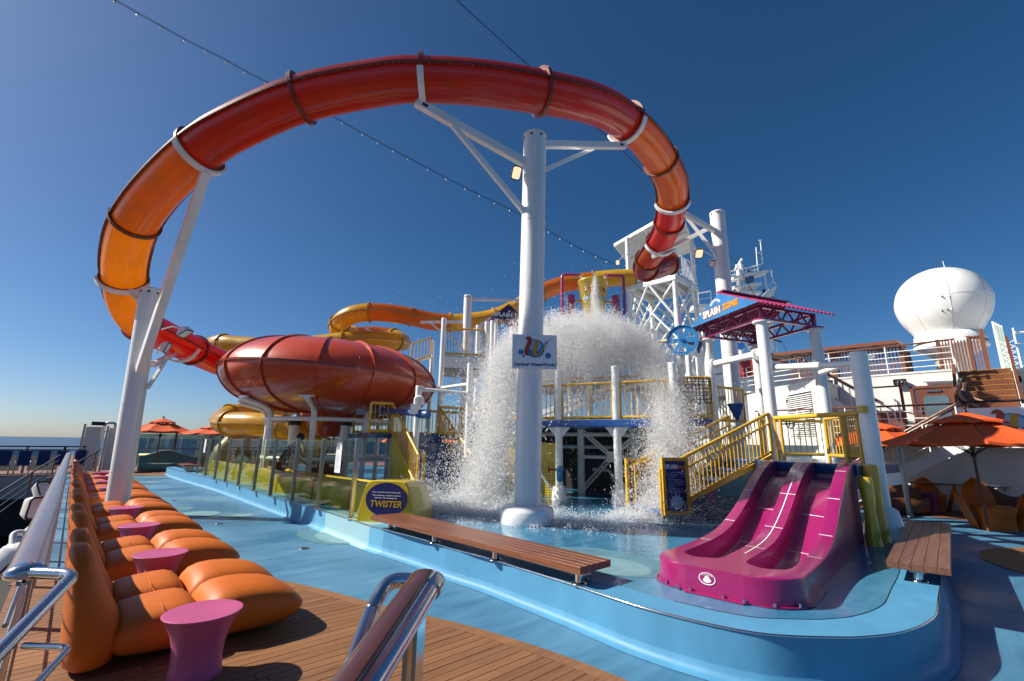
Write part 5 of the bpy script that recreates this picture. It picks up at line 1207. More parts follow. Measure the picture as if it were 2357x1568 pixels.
railing('platform_railing','yellow railing on the far left walkway beside the bowl','yellow railings of the splash zone',[pd(945,838,16.4),pd(990,822,17)],.75,YELLOW,.14,.03,.03,.012,.06,single=False)
for p0,p1,r_,lab in ((pd(967,896,12.6),pd(1080,906,12.9),.05,'white cross pipe between the two short left columns'),(pd(1015,893,14.9),pd(1080,884,12.9),.05,'white cross pipe from the tall left column to the short one'),(pd(935,836,16.2),pd(996,822,17.4),.05,'thin white pipe above the right shoulder of the bowl')):
    pipe(lab,p0,p1,r_)
b=MB(); b.tube([pd(862,942,14.5),pd(962,952,12.6)],.085,14); b.tube([pd(962,952,12.6),pd(985,955,12.4)],.12,14); tag(b.build('blue_pipe',BLUEP),'blue pipe under the right side of the red bowl','pipe')
b=MB(); q=pd(955,942,12.5); b.box(q,(.22,.2,.26),AZ); b.tube(rnd_poly([q+upz*.1,q+upz*.32,q+upz*.32+right_h*.18,q+upz*.1+right_h*.2],.08,5),.05,10); tag(b.build('pipe_clamp',WHITE),'white pipe clamp on the short left column beside the bowl','clamp')
railing('platform_railing','yellow railing of the low left platform with a red valve wheel','yellow railings of the splash zone',[f0+sy*run-sx*.7+upz*(LZ-FZ),f0+sy*run-sx*.05+upz*(LZ-FZ)],.85,YELLOW,.11,.045,.04,.013,.06,single=False)
railing('platform_railing','yellow railing along the back of the low left platform','yellow railings of the splash zone',[f0+sy*(run+2.1)-sx*.6+upz*(LZ-FZ),f0+sy*(run+2.1)+sx*3.3+upz*(LZ-FZ)],.85,YELLOW,.13,.045,.04,.013,.06,single=False)
railing('platform_railing','yellow railing right of the low left platform behind the spray','yellow railings of the splash zone',[f0+sy*(run)+sx*(SWl+.1)+upz*(LZ-FZ),f0+sy*(run)+sx*(SWl+2)+upz*(LZ-FZ)],.85,YELLOW,.13,.045,.04,.013,.06,single=False)
q=f0+sy*(run-.05)-sx*.35+upz*(LZ-FZ+.62); b=MB(); b.tube([q+sx*.03+sy*0+(fwd_h*.07+upz*0)*0+right_h*.035*math.cos(2*PI*k/18)+upz*.085*math.sin(2*PI*k/18) for k in range(18)],.016,6,closed=True); tag(b.build('valve_wheel',mat('dark_red_paint',(.12,.015,.02),.4)),'small dark red valve wheel on the low left platform railing','valve wheel')
# far gable roof, navy sign
ra=pd(1127,733,17.0); rb=pd(1212,740,17.3); g2=(rb-ra); g2.z=0; gl2=g2.length; g2.normalize(); h2=Vector((-g2.y,g2.x,0)); h2=h2 if h2.dot(fwd_h)>0 else -h2
T=thing('roof_canopy','small far gable roof with a navy splash zone sign half behind the central pillar','roof',up(ra,0))
zb=ra.z; za=hz(1166,700,(ra+rb)/2)
b=MB(); b.prism([up(ra,zb),up(rb,zb),up((ra+rb)/2,za)],h2*-.03); b.build('gable_sign',NAVY,T)
for p_,q_ in((ra,(ra+rb)/2),(rb,(ra+rb)/2)):
    b=MB(); nn=14; rows=[[up(p_,zb-.02)+h2*(2.0*k/nn)+upz*(.02 if k%2 else -.02),up(q_,za)+h2*(2.0*k/nn)+upz*(.02 if k%2 else -.02)] for k in range(nn+1)]; b.loft(rows,False,False,closed=False); b.build('roof_sheet',PURPLEP,T)
so3=up((ra+rb)/2,zb+.17)-h2*.04
text('lettering','SPLASH',.22,PWHT,T,so3-g2*.22,g2,upz,bold=.006); text('lettering','ZONE',.2,PORA,T,so3+g2*.38,g2,upz,bold=.006)
for q in (ra+g2*.25,rb-g2*.25,ra+g2*.25+h2*1.7):
    b=MB(); b.cyl(up(q,.29),up(q,zb-.02),.075,n=12); b.build('column',WHITE,T)
# ------------------------------------------------------------------ starboard superstructure
def barrail(label,group,P,h,bars,capm,rcap=.035,gap=1.1,mt=None,cat='railing',name='bar_railing'):
    mt=mt or WHITE; P=[Vector(p) for p in P]; T=thing(name,label,cat,P[0],0,group)
    b=MB(); b.tube([p+upz*h for p in P],rcap,8); b.build('cap_rail',capm,T)
    for z in bars: b=MB(); b.tube([p+upz*z for p in P],.016,6); b.build('bar',mt,T)
    for i in range(len(P)-1):
        n=max(1,int((P[i+1]-P[i]).length/gap))
        for k in range(n+1):
            if k==0 and i>0: continue
            q=P[i].lerp(P[i+1],k/n); b=MB(); b.beam(q,q+upz*h,.05,.03); b.build('stanchion',mt,T)
    return T
MZ=1.95; UZ2=4.08
dh=thing('deck_house','white steel deck house on the starboard side with door, louvres and wooden stairs','building',(19.6,1,0))
def part(nm,mt,poly,ex,par=None,**k): b=MB(); b.prism(poly,ex); return b.build(nm,mt,par or dh,**k)
part('lower_wall',WHITE2,[(18.45,-14,0),(18.45,12,0),(18.45,12,MZ-.2),(18.45,-14,MZ-.2)],(.2,0,0))
part('balcony_slab',WHITE2,[(17.6,-14,MZ),(17.6,4.6,MZ),(17.9,9,MZ),(22,9,MZ),(22,-14,MZ)],(0,0,-.2))
uw=part('upper_wall',WHITE2,[(19.6,.92,MZ),(19.6,4.02,MZ),(19.6,4.02,UZ2),(19.6,.92,UZ2)],(.2,0,0))
part('side_wall',WHITE2,[(17.42,4.14,MZ),(19.58,4.04,MZ),(19.58,4.04,UZ2-.3),(17.42,4.14,UZ2-.3)],(0,.12,0))
L0=Vector((17.38,4.12,0)); L1=Vector((21.2,7.85,0)); ld=(L1-L0); LL=ld.length; ld.normalize(); ln=Vector((-ld.y,ld.x,0)); 
lw=part('louvre_wall',WHITE2,[up(L0,0),up(L1+ld*4,0),up(L1+ld*4,UZ2-.3),up(L0,UZ2-.3)],-ln*.15)
part('roof_slab',WHITE2,[up(L0,UZ2-.3),up(L1+ld*4,UZ2-.3),up(L1+ld*4+Vector((4,-4,0)),UZ2-.3),(19.7,4.0,UZ2-.3)],(0,0,.1))
part('upper_deck',WHITE2,[(19.58,.92,UZ2),(19.58,4.2,UZ2),(22,8,UZ2),(24,14,UZ2),(40,14,UZ2),(40,.92,UZ2)],(0,0,.06))
part('upper_deck',WHITE2,[(20.75,-12,UZ2),(20.75,.90,UZ2),(40,.90,UZ2),(40,-12,UZ2)],(0,0,.06))
part('stair_flank_wall',WHITE2,[(20.8,-.35,MZ),(20.8,-12,MZ),(20.8,-12,UZ2),(20.8,-.35,UZ2)],(.1,0,0))
# louvre slats
o_=L0+ld*.42+ln*.012; zz=2.05
part('louvre_shade_sheet',DARKG,[up(L0+ld*.35,2.04)+ln*.026,up(L0+ld*1.97,2.04)+ln*.026,up(L0+ld*1.97,3.33)+ln*.026,up(L0+ld*1.74,3.52)+ln*.026,up(L0+ld*.35,3.52)+ln*.026],ln*.003)  # dark backing sheet, its colour stands in for shade between the slats
fr0=part('louvre_frame',WHITE,[up(L0+ld*.3,2.0)+ln*.004,up(L0+ld*2.0,2.0)+ln*.004,up(L0+ld*2.0,3.35)+ln*.004,up(L0+ld*1.75,3.55)+ln*.004,up(L0+ld*.3,3.55)+ln*.004],ln*.02)
src=None
for k in range(21):
    z=2.08+k*.068; b=MB(); e=1.95 if z<3.3 else 1.78; b.beam(up(L0+ld*.36,z)+ln*.045,up(L0+ld*e,z)+ln*.05,.042,.012,up=(upz*.75+ln*.66)); b.build('louvre_slat',WHITE,fr0)
for k in range(14):
    z=2.08+k*.085; b=MB(); b.beam((17.6,4.05,z),(18.3,4.02,z),.04,.014,up=(0,-.6,.8)); b.build('side_louvre_slat',WHITE,dh)
# door
dr=part('door',REDWOOD,[(19.55,1.08,MZ+.02),(19.55,1.95,MZ+.02),(19.55,1.95,3.55),(19.55,1.08,3.55)],(.045,0,0),bevel=.01)
part('door_frame',REDWOOD,[(19.52,2.02,MZ),(19.52,2.10,MZ),(19.52,2.10,3.66),(19.52,1.0,3.66),(19.52,1.0,3.58),(19.52,2.02,3.58)],(.07,0,0))
b=MB(); b.prism([Vector((19.535,1.51+x,2.86+z)) for x,z in rrect(.60,.95,.1)],(.01,0,0)); b.build('window_pane',mat('grey_blue_glass',(.12,.19,.22),.08,coat=1,var=.1),dr)
b=MB(); b.beam((19.53,1.7,3.48),(19.53,1.35,3.48),.03,.06); b.build('door_closer',CHROMED,dr)
b=MB(); b.box((19.52,1.90,2.9),(.03,.03,.2)); b.build('handle',CHROME,dr)
b=MB(); b.tube([(19.5,1.72,3.80),(19.5,1.0,3.78)],.05,10); T=b.build('strip_light',SIGNW); tag(T,'white strip light on the deck house wall above the wooden door','light')
for u,v,X_,lab in((2071,880,19.45,'black square deck light on the white wall left of the door'),(2331,874,20.6,'black square deck light at the right edge beside the big stairs')):
    p=pX(u,v,X_); T=thing('deck_light',lab,'light',p); b=MB(); b.loft([[p+Vector((d,x*k,z*k)) for x,z in rrect(.34,.2,.04)] for d,k in((.12,.7),(0,1),(-.03,1.02),(-.03,.9),(0,.85))],False,False); b.build('housing',BLACK,T)
    b=MB(); b.prism([p+Vector((-.005,x,z)) for x,z in rrect(.28,.15,.03)],(.02,0,0)); b.build('lens',DARKG,T); b=MB(); b.ball(p+Vector((-.02,0,0)),(.03,.07,.045),10,6); b.build('lamp',SIGNW,T)
# wall pipes and ladder
b=MB(); b.tube([(19.55,2.75,3.5),(19.5,2.55,3.3),(19.5,2.5,2.1)],.03,6); b.tube([(19.5,2.45,3.0),(19.5,2.2,2.9)],.02,6); b.build('wall_pipe',WHITE,dh)
T=thing('gate_ladder','short white ladder gate on the balcony','ladder',(17.7,2.5,MZ))
for y_ in (2.45,2.28): b=MB(); b.tube([(17.62,y_,MZ+.1),(17.62,y_+.05,MZ+.85)],.02,6); b.build('stile',WHITE,T)
for k in range(5): b=MB(); b.tube([(17.62,2.46,MZ+.2+.13*k),(17.62,2.30,MZ+.2+.13*k)],.014,6); b.build('rung',WHITE,T)
# inner stairs in the recess, climbing to the left
T=thing('recess_stairs','white stairs in the recess between louvre house and door wall','stairs',(18.8,3.4,MZ))
for x_ in (18.5,19.4):
    b=MB(); b.beam((x_,2.9,MZ+.3),(x_,5.0,UZ2-.1),.05,.26); b.build('stringer',WHITE,T)
    b=MB(); b.tube([(x_,2.8,MZ+1.2),(x_,5.0,UZ2+.8)],.03,8); b.build('handrail',RAILW,T)
    for k in range(4): b=MB(); y_=2.9+.6*k; z_=MZ+.3+.88*k*.6; b.cyl((x_,y_,z_),(x_,y_,z_+.9),.018,n=6); b.build('baluster',WHITE,T)
for k in range(10): b=MB(); b.box((18.95,2.95+.2*k,MZ+.25+.19*k),(.9,.2,.03)); b.build('tread',REDWOOD,T)
T=thing('stair_head_gate','dark brown post frame at the foot of the recess stairs','frame',(17.8,2.5,MZ))
for y_ in (2.15,3.05): b=MB(); b.beam((18.1,y_,MZ),(18.1,y_,MZ+1.75),.07,.07); b.build('post',REDWOOD,T)
b=MB(); b.beam((18.1,2.15,MZ+1.6),(18.1,3.05,MZ+1.6),.03,.05); b.build('bar',REDWOOD,T)
b=MB(); b.box((18.3,2.6,MZ+.45),(.1,.8,.85)); b.build('plank_panel',REDWOOD,T)
# balcony railing, sign
barrail('white bar railing with brown cap along the balcony under the door','white bar railings',[(17.63,.97,MZ),(17.63,2.2,MZ),(17.63,6.2,MZ)],.97,(.2,.4,.6,.8),RAILW,.03)
T=barrail('dark railing above the big emblem sign at the right edge','white bar railings',[(17.63,-3.0,MZ),(17.63,.9,MZ)],1.0,(),BLACK,.03,2.0)
es_=thing('emblem_banner','large white emblem banner hanging on the balcony at the right edge, behind the umbrella','sign',(17.56,.05,MZ-.2))
b=MB(); b.prism([(17.55,.96,1.75),(17.55,-.9,1.75),(17.55,-.9,2.78),(17.55,.96,2.78)],(.035,0,0)); b.build('panel',SIGNW,es_)
w_logo(es_,Vector((17.545,-.0,2.33)),(0,-1,0),upz,.80)
text('lettering','Carnival WaterWorks',.135,NAVY,es_,(17.543,.03,1.86),(0,-1,0),upz,bold=.003)
# stairs from the balcony to the deck
T=thing('balcony_stairs','white steel stairs running down from the balcony to the deck behind the umbrellas','stairs',(17.2,2.4,0))
for x_ in (16.75,17.55):
    b=MB(); b.beam((x_,.85,MZ-.05),(x_,4.0,-.02),.06,.30); b.build('stringer',WHITE,T)
    b=MB(); b.tube([(x_,.85,MZ+.95),(x_,4.0,.95)],.032,8); b.build('handrail',RAILW,T)
    for q in (.35,.65): b=MB(); b.tube([(x_,.85,MZ+.95*q),(x_,4.0,.95*q)],.014,6); b.build('bar',WHITE,T)
    for k in range(5): b=MB(); y_=.95+.72*k; z_=MZ-(y_-.85)*.62; b.cyl((x_,y_,z_),(x_,y_,z_+.95),.018,n=6); b.build('baluster',WHITE,T)
for k in range(10): b=MB(); b.box((17.15,1.0+.3*k,MZ-.12-.186*k),(.78,.27,.03)); b.build('tread',GREYW,T)
# big wooden stairs
bs=thing('wooden_stairs','wide brown wooden stairs with brass edged steps at the upper right','stairs',(19.3,.35,MZ))
NS=12
for k in range(NS):
    z1=MZ+(UZ2+.06-MZ)*(k+1)/NS; x0=18.3+.2*k; b=MB(); b.box((x0+.1,.35,z1-.0875),(.2,1.15,.172)); s=b.build('step',REDWOOD,bs)
    b=MB(); b.box((x0+.005,.35,z1+.002),(.03,1.14,.012)); b.build('nosing',PYEL,s)
for y_ in (.98,-.28):
    b=MB(); b.beam((18.2,y_,MZ+.2),(20.7,y_,UZ2+.3),.07,.5); b.build('side_plate',WHITE,bs)
    b=MB(); b.beam((18.1,y_,MZ+.98),(20.7,y_,UZ2+1.05),.07,.09); b.build('handrail',REDWOOD,bs)
    for k in range(6): b=MB(); x_=18.3+.45*k; b.beam((x_,y_,MZ+.2+.82*(k*.45)),(x_,y_,MZ+1.0+.82*k*.45),.04,.04); b.build('baluster',WHITE,bs)
# upper deck railings
barrail('white bar railing with brown cap along the upper deck above the door','white bar railings',[(19.66,.95,UZ2+.06),(19.66,4.2,UZ2+.06),(20.4,6.4,UZ2+.06),(22.5,10,UZ2+.06)],.92,(.15,.34,.53,.72),RAILW,.03)
barrail('white bar railing at the far right of the upper deck','white bar railings',[(21.0,-.45,UZ2+.06),(21.6,-2.6,UZ2+.06)],1.15,(.1,.4,.8),WHITE,.03)
T=thing('mesh_gate','white folding lattice gate at the head of the wooden stairs','gate',(20.9,-.25,UZ2))
for k in range(5):
    for s_ in (-1,1): b=MB(); z_=UZ2+.15+.18*k; b.beam((20.9,-.12,z_+(.09*s_)),(20.9,-.42,z_-(.09*s_)),.02,.02); b.build('lattice_bar',WHITE,T)
for y_ in(-.08,-.46): b=MB(); b.beam((20.9,y_,UZ2+.06),(20.9,y_,UZ2+1.35),.04,.04); b.build('gate_post',WHITE,T)
T=thing('glass_screen','narrow glass screen with white posts beside the slatted screen','screen',(21.6,-.1,UZ2))
for k in range(4): b=MB(); b.beam((21.5+.3*k,-.06-.06*k,UZ2+.06),(21.5+.3*k,-.06-.06*k,UZ2+1.75),.05,.05); b.build('post',WHITE,T)
b=MB(); b.beam((21.5,-.09,UZ2+.9),(22.4,-.27,UZ2+.9),.012,1.5); b.build('glass_pane',GLASS,T)
# pergola
pg=thing('slatted_pergola','brown slatted wooden pergola on the upper deck','pergola',(22.5,4.6,UZ2))
b=MB(); b.prism([(21.9,2.45,5.55),(21.9,7.2,5.62),(24.4,7.2,5.8),(24.4,2.45,5.75)],(0,0,.12)); b.build('roof_slab',REDWOOD,pg)
for k in range(7): b=MB(); b.beam((22.0,2.5+.72*k,5.5),(24.3,2.5+.72*k,5.6),.06,.12); b.build('rafter',REDWOOD,pg)
src=None
for k in range(36):
    y_=2.5+.105*k
    if src is None:
        b=MB(); b.box((22.4,y_,4.83),(.04,.05,1.35)); src=b.build('slat',REDWOOD,pg); y0_=y_
    else: inst(src,pg,(0,y_-y0_,0))
for k in range(18):
    inst(src,pg,(.1+.11*k,-.06,0))
for x_,y_ in((22.3,2.45),(24.3,2.45),(22.3,4.6),(22.3,7.0)): b=MB(); b.beam((x_,y_,UZ2+.06),(x_,y_,5.55),.12,.12); b.build('post',REDWOOD,pg)
b=MB(); b.prism([Vector((22.34,3.65+x,5.2+z)) for x,z in ell(0,0,.42,.12,24)],(-.015,0,0)); b.build('oval_plate',SIGNW,pg)
sc2=thing('slatted_screen','brown slatted wooden screen under the white radar dome','screen',(23,.85,UZ2))
src=None
for k in range(14):
    y_=.32+.083*k
    if src is None: b=MB(); b.box((23,y_,4.95),(.035,.04,1.45)); src=b.build('slat',REDWOOD,sc2); y0_=y_
    else: inst(src,sc2,(0,y_-y0_,0))
for y_ in (.26,.62,1.45): b=MB(); b.beam((23.01,y_,4.1),(23.01,y_,5.9 if y_<.3 else 5.7),.10,.10); b.build('post',REDWOOD,sc2)
for z_ in (4.3,5.65): b=MB(); b.beam((23.04,.26,z_),(23.04,1.45,z_),.04,.07); b.build('cross_bar',REDWOOD,sc2)
b=MB(); b.prism([Vector((22.95,.82+x,5.62+z)) for x,z in ell(0,0,.17,.05,20)],(-.015,0,0)); b.build('oval_plate',SIGNW,sc2)
# radar dome
rd=thing('radar_dome','big white bulbous radar dome on a round pedestal at the upper right','dome',(25,1.22,5.5)); rc=Vector((25,1.22,7.52))
dp=[(0,1.46),(.25,1.44),(.6,1.33),(.95,1.13),(1.25,.82),(1.44,.42),(1.51,.0),(1.46,-.38),(1.34,-.72),(1.18,-1.0),(1.05,-1.22),(1.0,-1.36)]
dps=[(q.x,q.y) for q in spline([(x,z,0) for x,z in dp],3)]; nseg=8
for k in range(nseg):
    a0=2*PI*(k+.3)/nseg; a1=a0+2*PI/nseg; b=MB(); g=.004
    b.loft([[rc+Vector((x*math.cos(a),x*math.sin(a),z)) for a in [a0+g+(a1-a0-2*g)*q/8 for q in range(9)]] for x,z in dps],True,False,closed=False); b.build('shell_panel',WHITE,rd)
b=MB(); b.lathe([(1.5,.03),(1.518,.03),(1.518,-.0),(1.5,-.0)],64,rc,smooth=False,cap=False); b.build('seam_band',WHITE,rd)
b=MB(); b.lathe([(.99,.03),(1.06,0),(1.1,-.3),(1.1,-.32)],48,rc-upz*1.36,cap=False); b.build('collar',WHITE,rd)
b=MB(); b.lathe([(1.0,-1.72),(1.12,-1.76),(1.12,-1.9),(.9,-2.0),(.55,-2.3),(.5,-3.4)],40,rc,cap=False); b.build('pedestal',WHITE,rd)
hp=[]
dv=Vector((-1,-.02,0)).normalized(); 
for x,z in((-.2,-.1),(.2,-.1),(.2,-.62),(-.2,-.62)):
    rr=1.5 if z>-.3 else 1.36; hp.append(rc+Vector((-math.sqrt(rr*rr-x*x)-.015,-x-.12,z)))
b=MB(); b.add(hp,[(0,1,2,3)]); hatch=b.build('hatch',WHITE,rd); s=hatch.modifiers.new('solid','SOLIDIFY'); s.thickness=.03
for q in ((hp[0]+hp[1])/2,(hp[2]*.3+hp[3]*.7),(hp[2]*.7+hp[3]*.3)): b=MB(); b.ball(q-Vector((.03,0,0)),(.03,.02,.05),8,6); b.build('latch',BLACK,hatch)
b=MB(); b.cyl(rc+upz*1.4+Vector((0,-.3,0)),rc+upz*1.75+Vector((0,-.28,0)),.012,n=6); b.build('lightning_rod',WHITE,rd)
# ------------------------------------------------------------------ mast far behind
def mz(x,y,d=40): return pd((1650+x*.19763)/1.0187,(540+y*.19770)/1.0187,d)
ms=thing('radar_mast','white lattice radar mast with platforms far behind the purple roof','mast',up(mz(430,800),0))
def mt_(pts,r,nm='mast_tube',m=WHITE): b=MB(); b.tube(pts,r*.5,6); b.build(nm,m,ms)
mt_([mz(405,420),mz(445,1560)],.42,'mast_column'); mt_([mz(555,620),mz(590,1560)],.34,'mast_column')
for a,c in(((310,590),(720,510)),((320,700),(640,660)),((310,770),(640,760))):
    b=MB(); b.beam(mz(*a),mz(*c),1.3,.22); b.build('platform',WHITE,ms)
for dy in (45,90): mt_([mz(310,580-dy),mz(640,505-dy)],.09,'guard_rail')
for k in range(8): mt_([mz(315+47*k,585-10*k),mz(315+47*k,490-10*k)],.07,'stanchion')
mt_([mz(640,500),mz(618,205)],.11,'antenna'); mt_([mz(618,270),mz(690,262)],.08,'antenna'); mt_([mz(695,395),mz(668,120)],.10,'antenna'); mt_([mz(635,415),mz(700,392)],.09,'antenna'); mt_([mz(650,122),mz(688,122)],.1,'antenna')
mt_([mz(370,470),mz(450,345)],.25,'radar_scanner'); b=MB(); b.box(mz(420,440),(.5,.5,.5)); b.build('scanner_box',WHITE,ms)
b=MB(); b.ball(mz(540,580),(.40,.40,.44),16,12); b.build('blue_ball',BLUEP,ms); b=MB(); b.ball(mz(530,505),.25,10,8); b.build('lamp',CHROMED,ms)
b=MB(); b.box(mz(688,488),(.22,.22,.26)); b.build('lamp',BLACK,ms); b=MB(); b.box(mz(712,722),(.22,.22,.26)); b.build('lamp',BLACK,ms)
mt_([mz(720,525),mz(750,720)],.14); mt_([mz(822,610),mz(797,470)],.12,'antenna')
b=MB(); b.prism([mz(690,800),mz(820,670),mz(860,670),mz(860,700),mz(830,740),mz(820,1480),mz(700,1480)],fwd_h*.8); b.build('funnel_bracket',WHITE,ms)
for p,q in(((750,690),(820,605)),((820,605),(850,640)),((850,640),(855,690))): mt_([mz(*p),mz(*q)],.08,'guard_rail')
for k in range(6): mt_([mz(600,650+30*k),mz(640,640+30*k)],.08,'rung')
for a,c in(((430,560),(560,760)),((560,640),(450,820)),((450,900),(590,1100)),((590,950),(450,1150)),((700,1150),(830,1400)),((455,1300),(590,1480))): mt_([mz(*a),mz(*c)],.14,'diagonal_brace')
b=MB(); b.box(mz(440,1375),(.55,.55,.6),.4); b.build('blue_box',BLUEP,ms)
mt_([mz(800,1290),mz(915,1325)],.14,'antenna',DARKG); mt_([mz(860,1330),mz(870,1480)],.12,'antenna')
b=MB(); b.prism([up(mz(x,1400),9.0) for x in (-250,1500)]+[up(mz(1500,1400)+fwd_h*8,9),up(mz(-250,1400)+fwd_h*8,9)],(0,0,-4)); tag(b.build('bridge_house',WHITE2),'white deck house block far behind at the foot of the radar mast','building')
T=thing('exhaust_stack','white boxy exhaust casing left of the radar mast','funnel',up(mz(0,900,34),8))
b=MB(); b.box(mz(20,930,34),(2.2,1.4,.3),AZ*-1); b.build('casing',WHITE,T)
b=MB(); b.cyl(mz(-30,1060,34),mz(-30,930,34),.35,n=16); b.build('stack',WHITE,T); b=MB(); b.cyl(mz(90,870,34),mz(82,730,34),.035,n=6); b.build('antenna',WHITE,T)
barrail('thin white railing on the roof left of the mast','white bar railings',[mz(-60,880,34),mz(90,855,34)],.9,(.4,),WHITE,.05)
b=MB(); p=pX(1718,850,21.5); b.box(p,(.6,.9,.75)); tag(b.build('red_box',mat('red_paint_box',(.38,.02,.03),.4)),'red equipment box behind the railing at the foot of the mast','box')

# ------------------------------------------------------------------ parasols, chairs, sofas
def parasol(label,base,R_,za,ze,rot=0,n=8,pole_top=None):
    T=thing('parasol',label,'parasol',base,0,'orange canvas parasols'); base=Vector(base)
    c=lambda r_,a,z: Vector((base.x+r_*math.cos(a),base.y+r_*math.sin(a),z))
    b=MB(); b.cyl(base,up(base,za+.06),.028,n=10); b.build('pole',REDWOOD,T)
    H=za-ze
    for k in range(n):
        a0=rot+2*PI*k/n; a1=a0+2*PI/n; rows=[]
        for q,(fr_,zf) in enumerate(((.34,.60),(.5,.46),(.75,.22),(1.0,.02),(1.005,-.06))):
            sag=.03*math.sin(PI*min(1,fr_))
            rows.append([c(R_*fr_*(math.cos(PI/n)/math.cos((t-.5)*2*PI/n)),a0+(a1-a0)*t,ze+H*zf-(.035*R_*fr_*math.sin(PI*t))-sag*0) for t in (0,.25,.5,.75,1)])
        b=MB(); b.loft(rows,False,False,closed=False); o=b.build('canopy_panel',FABRIC,T); s=o.modifiers.new('solid','SOLIDIFY'); s.thickness=.006
        rows=[]
        for fr_,zf in((0,1.0),(.2,.86),(.42,.66),(.43,.60)):
            rows.append([c(R_*fr_*(math.cos(PI/n)/math.cos((t-.5)*2*PI/n)) if fr_ else .001,a0+(a1-a0)*t,ze+H*zf+(.10*(math.sin(PI*t)) if fr_>.3 else 0)*.35) for t in (0,.25,.5,.75,1)])
        b=MB(); b.loft(rows,False,False,closed=False); o=b.build('vent_panel',FABRIC,T); s=o.modifiers.new('solid','SOLIDIFY'); s.thickness=.006
        b=MB(); b.beam(c(.03,a0,za-.06),c(R_*.99,a0,ze-.01),.015,.02); b.build('rib',REDWOOD,T)
        b=MB(); b.beam(c(.03,a0,ze-.25),c(R_*.5,a0,ze+H*.42),.012,.015); b.build('strut',BLACK,T)
    b=MB(); b.lathe([(0,.12),(.03,.1),(.035,.07),(.015,.05),(.05,.02),(.055,0)],12,up(base,za)); b.build('finial',BLACK,T)
    b=MB(); b.lathe([(.05,-.05),(.05,.05)],12,up(base,ze-.25)); b.build('hub',BLACK,T)
    return T
pb=Vector((14.45,.68,0)); parasol('large orange parasol at the right edge in front of the emblem banner',pb,1.55,2.5,1.83,.2)
parasol('orange parasol half hidden by the free white column',Vector((16.4,2.6,0)),1.35,2.42,1.82,.5)
parasol('red orange parasol right of the port pillar above the teal lounge',Vector((3.2,29.9,.01)),1.42,2.68,2.02,.3)
q=pd(487,1000,24.5); parasol('red orange parasol behind the lower yellow slide bend',up(q,.01),1.42,hz(487,980,q),hz(487,998,q),.1)
q=pd(930,1005,27); parasol('distant red parasol right of the bowl legs',up(q,.01),1.25,hz(930,990,q),1.7,.1)
q=pd(1035,1005,27); parasol('distant red parasol seen under the left platform',up(q,.01),1.25,hz(1035,990,q),1.7,.4)
def petal(T,name,base,updir,side,h,w_,mt,bulge=.1,thick=.05):
    """a rounded petal shaped shell"""
    base=Vector(base); updir=Vector(updir).normalized(); side=Vector(side).normalized(); nrm=side.cross(updir); rings=[]
    for k in range(9):
        t=k/8; ww=w_*(.72+.45*math.sin(PI*min(1,t*.75+.1)))*(math.sqrt(max(0,1-((t-.55)/.45)**2)) if t>.55 else 1); ww=max(ww,.02)
        r=[]
        for j in range(12):
            a=2*PI*j/12; r.append(base+updir*(h*t)+side*(ww*.5*math.cos(a))+nrm*(thick*.5*math.sin(a)+bulge*(math.cos(a)**2)*-1+bulge*t*t*-.8))
        rings.append(r)
    b=MB(); b.loft(rings); return b.build(name,mt,T)
def petal_chair(label,loc,rz,mt=None,s=1.0):
    mt=mt or ORANGE; T=thing('petal_chair',label,'chair',loc,0,'orange moulded armchairs'); L=Vector(loc)
    f=Vector((math.cos(rz),math.sin(rz),0)); sd=Vector((-f.y,f.x,0))       # f: the way it faces
    # seat shell with skirt
    b=MB(); rings=[]
    for z,kx,ky in((.0,.27,.27),(.12,.26,.26),(.3,.28,.28),(.4,.32,.32),(.43,.30,.30),(.415,.2,.2)):
        rings.append([L+f*(kx*s*math.copysign(abs(math.cos(a))**.6,math.cos(a)))+sd*(ky*s*math.copysign(abs(math.sin(a))**.6,math.sin(a)))+upz*z*s for a in [2*PI*j/20 for j in range(20)]])
    b.loft(rings); b.build('seat_shell',mt,T)
    petal(T,'backrest',L-f*.29*s+upz*.02,upz-f*.22,sd,.95*s,.46*s,mt,.05)
    for sg in (1,-1): petal(T,'armrest',L+sd*sg*.29*s+upz*.02,upz+sd*sg*.28,f,.70*s,.34*s,mt,.04*sg)
    return T
petal_chair('orange moulded armchair with petal shaped back under the large right parasol',pz(2300,1222,0)+Vector((.25,.05,0)),R(205),s=1.12)
petal_chair('orange moulded armchair beside the purple table near the deck house wall',pz(2143,1178,0)+Vector((.3,.0,0)),R(190),s=1.1)
p=pz(2138,1180,0); b=MB(); b.lathe([(.2,0),(.19,.1),(.2,.3),(.25,.5),(.25,.52),(0,.515)],24,p); tag(b.build('side_table',mat('purple_moulded_plastic',(.22,.015,.15),.4)),'purple flared side table in front of the smaller orange armchair','side table')
p=pz(2268,1205,0)+Vector((.9,.2,0)); b=MB(); b.lathe([(.2,0),(.19,.1),(.2,.3),(.25,.5),(.25,.52),(0,.515)],24,p); tag(b.build('side_table',PURPLEP),'purple side table behind the right hand orange armchair','side table')
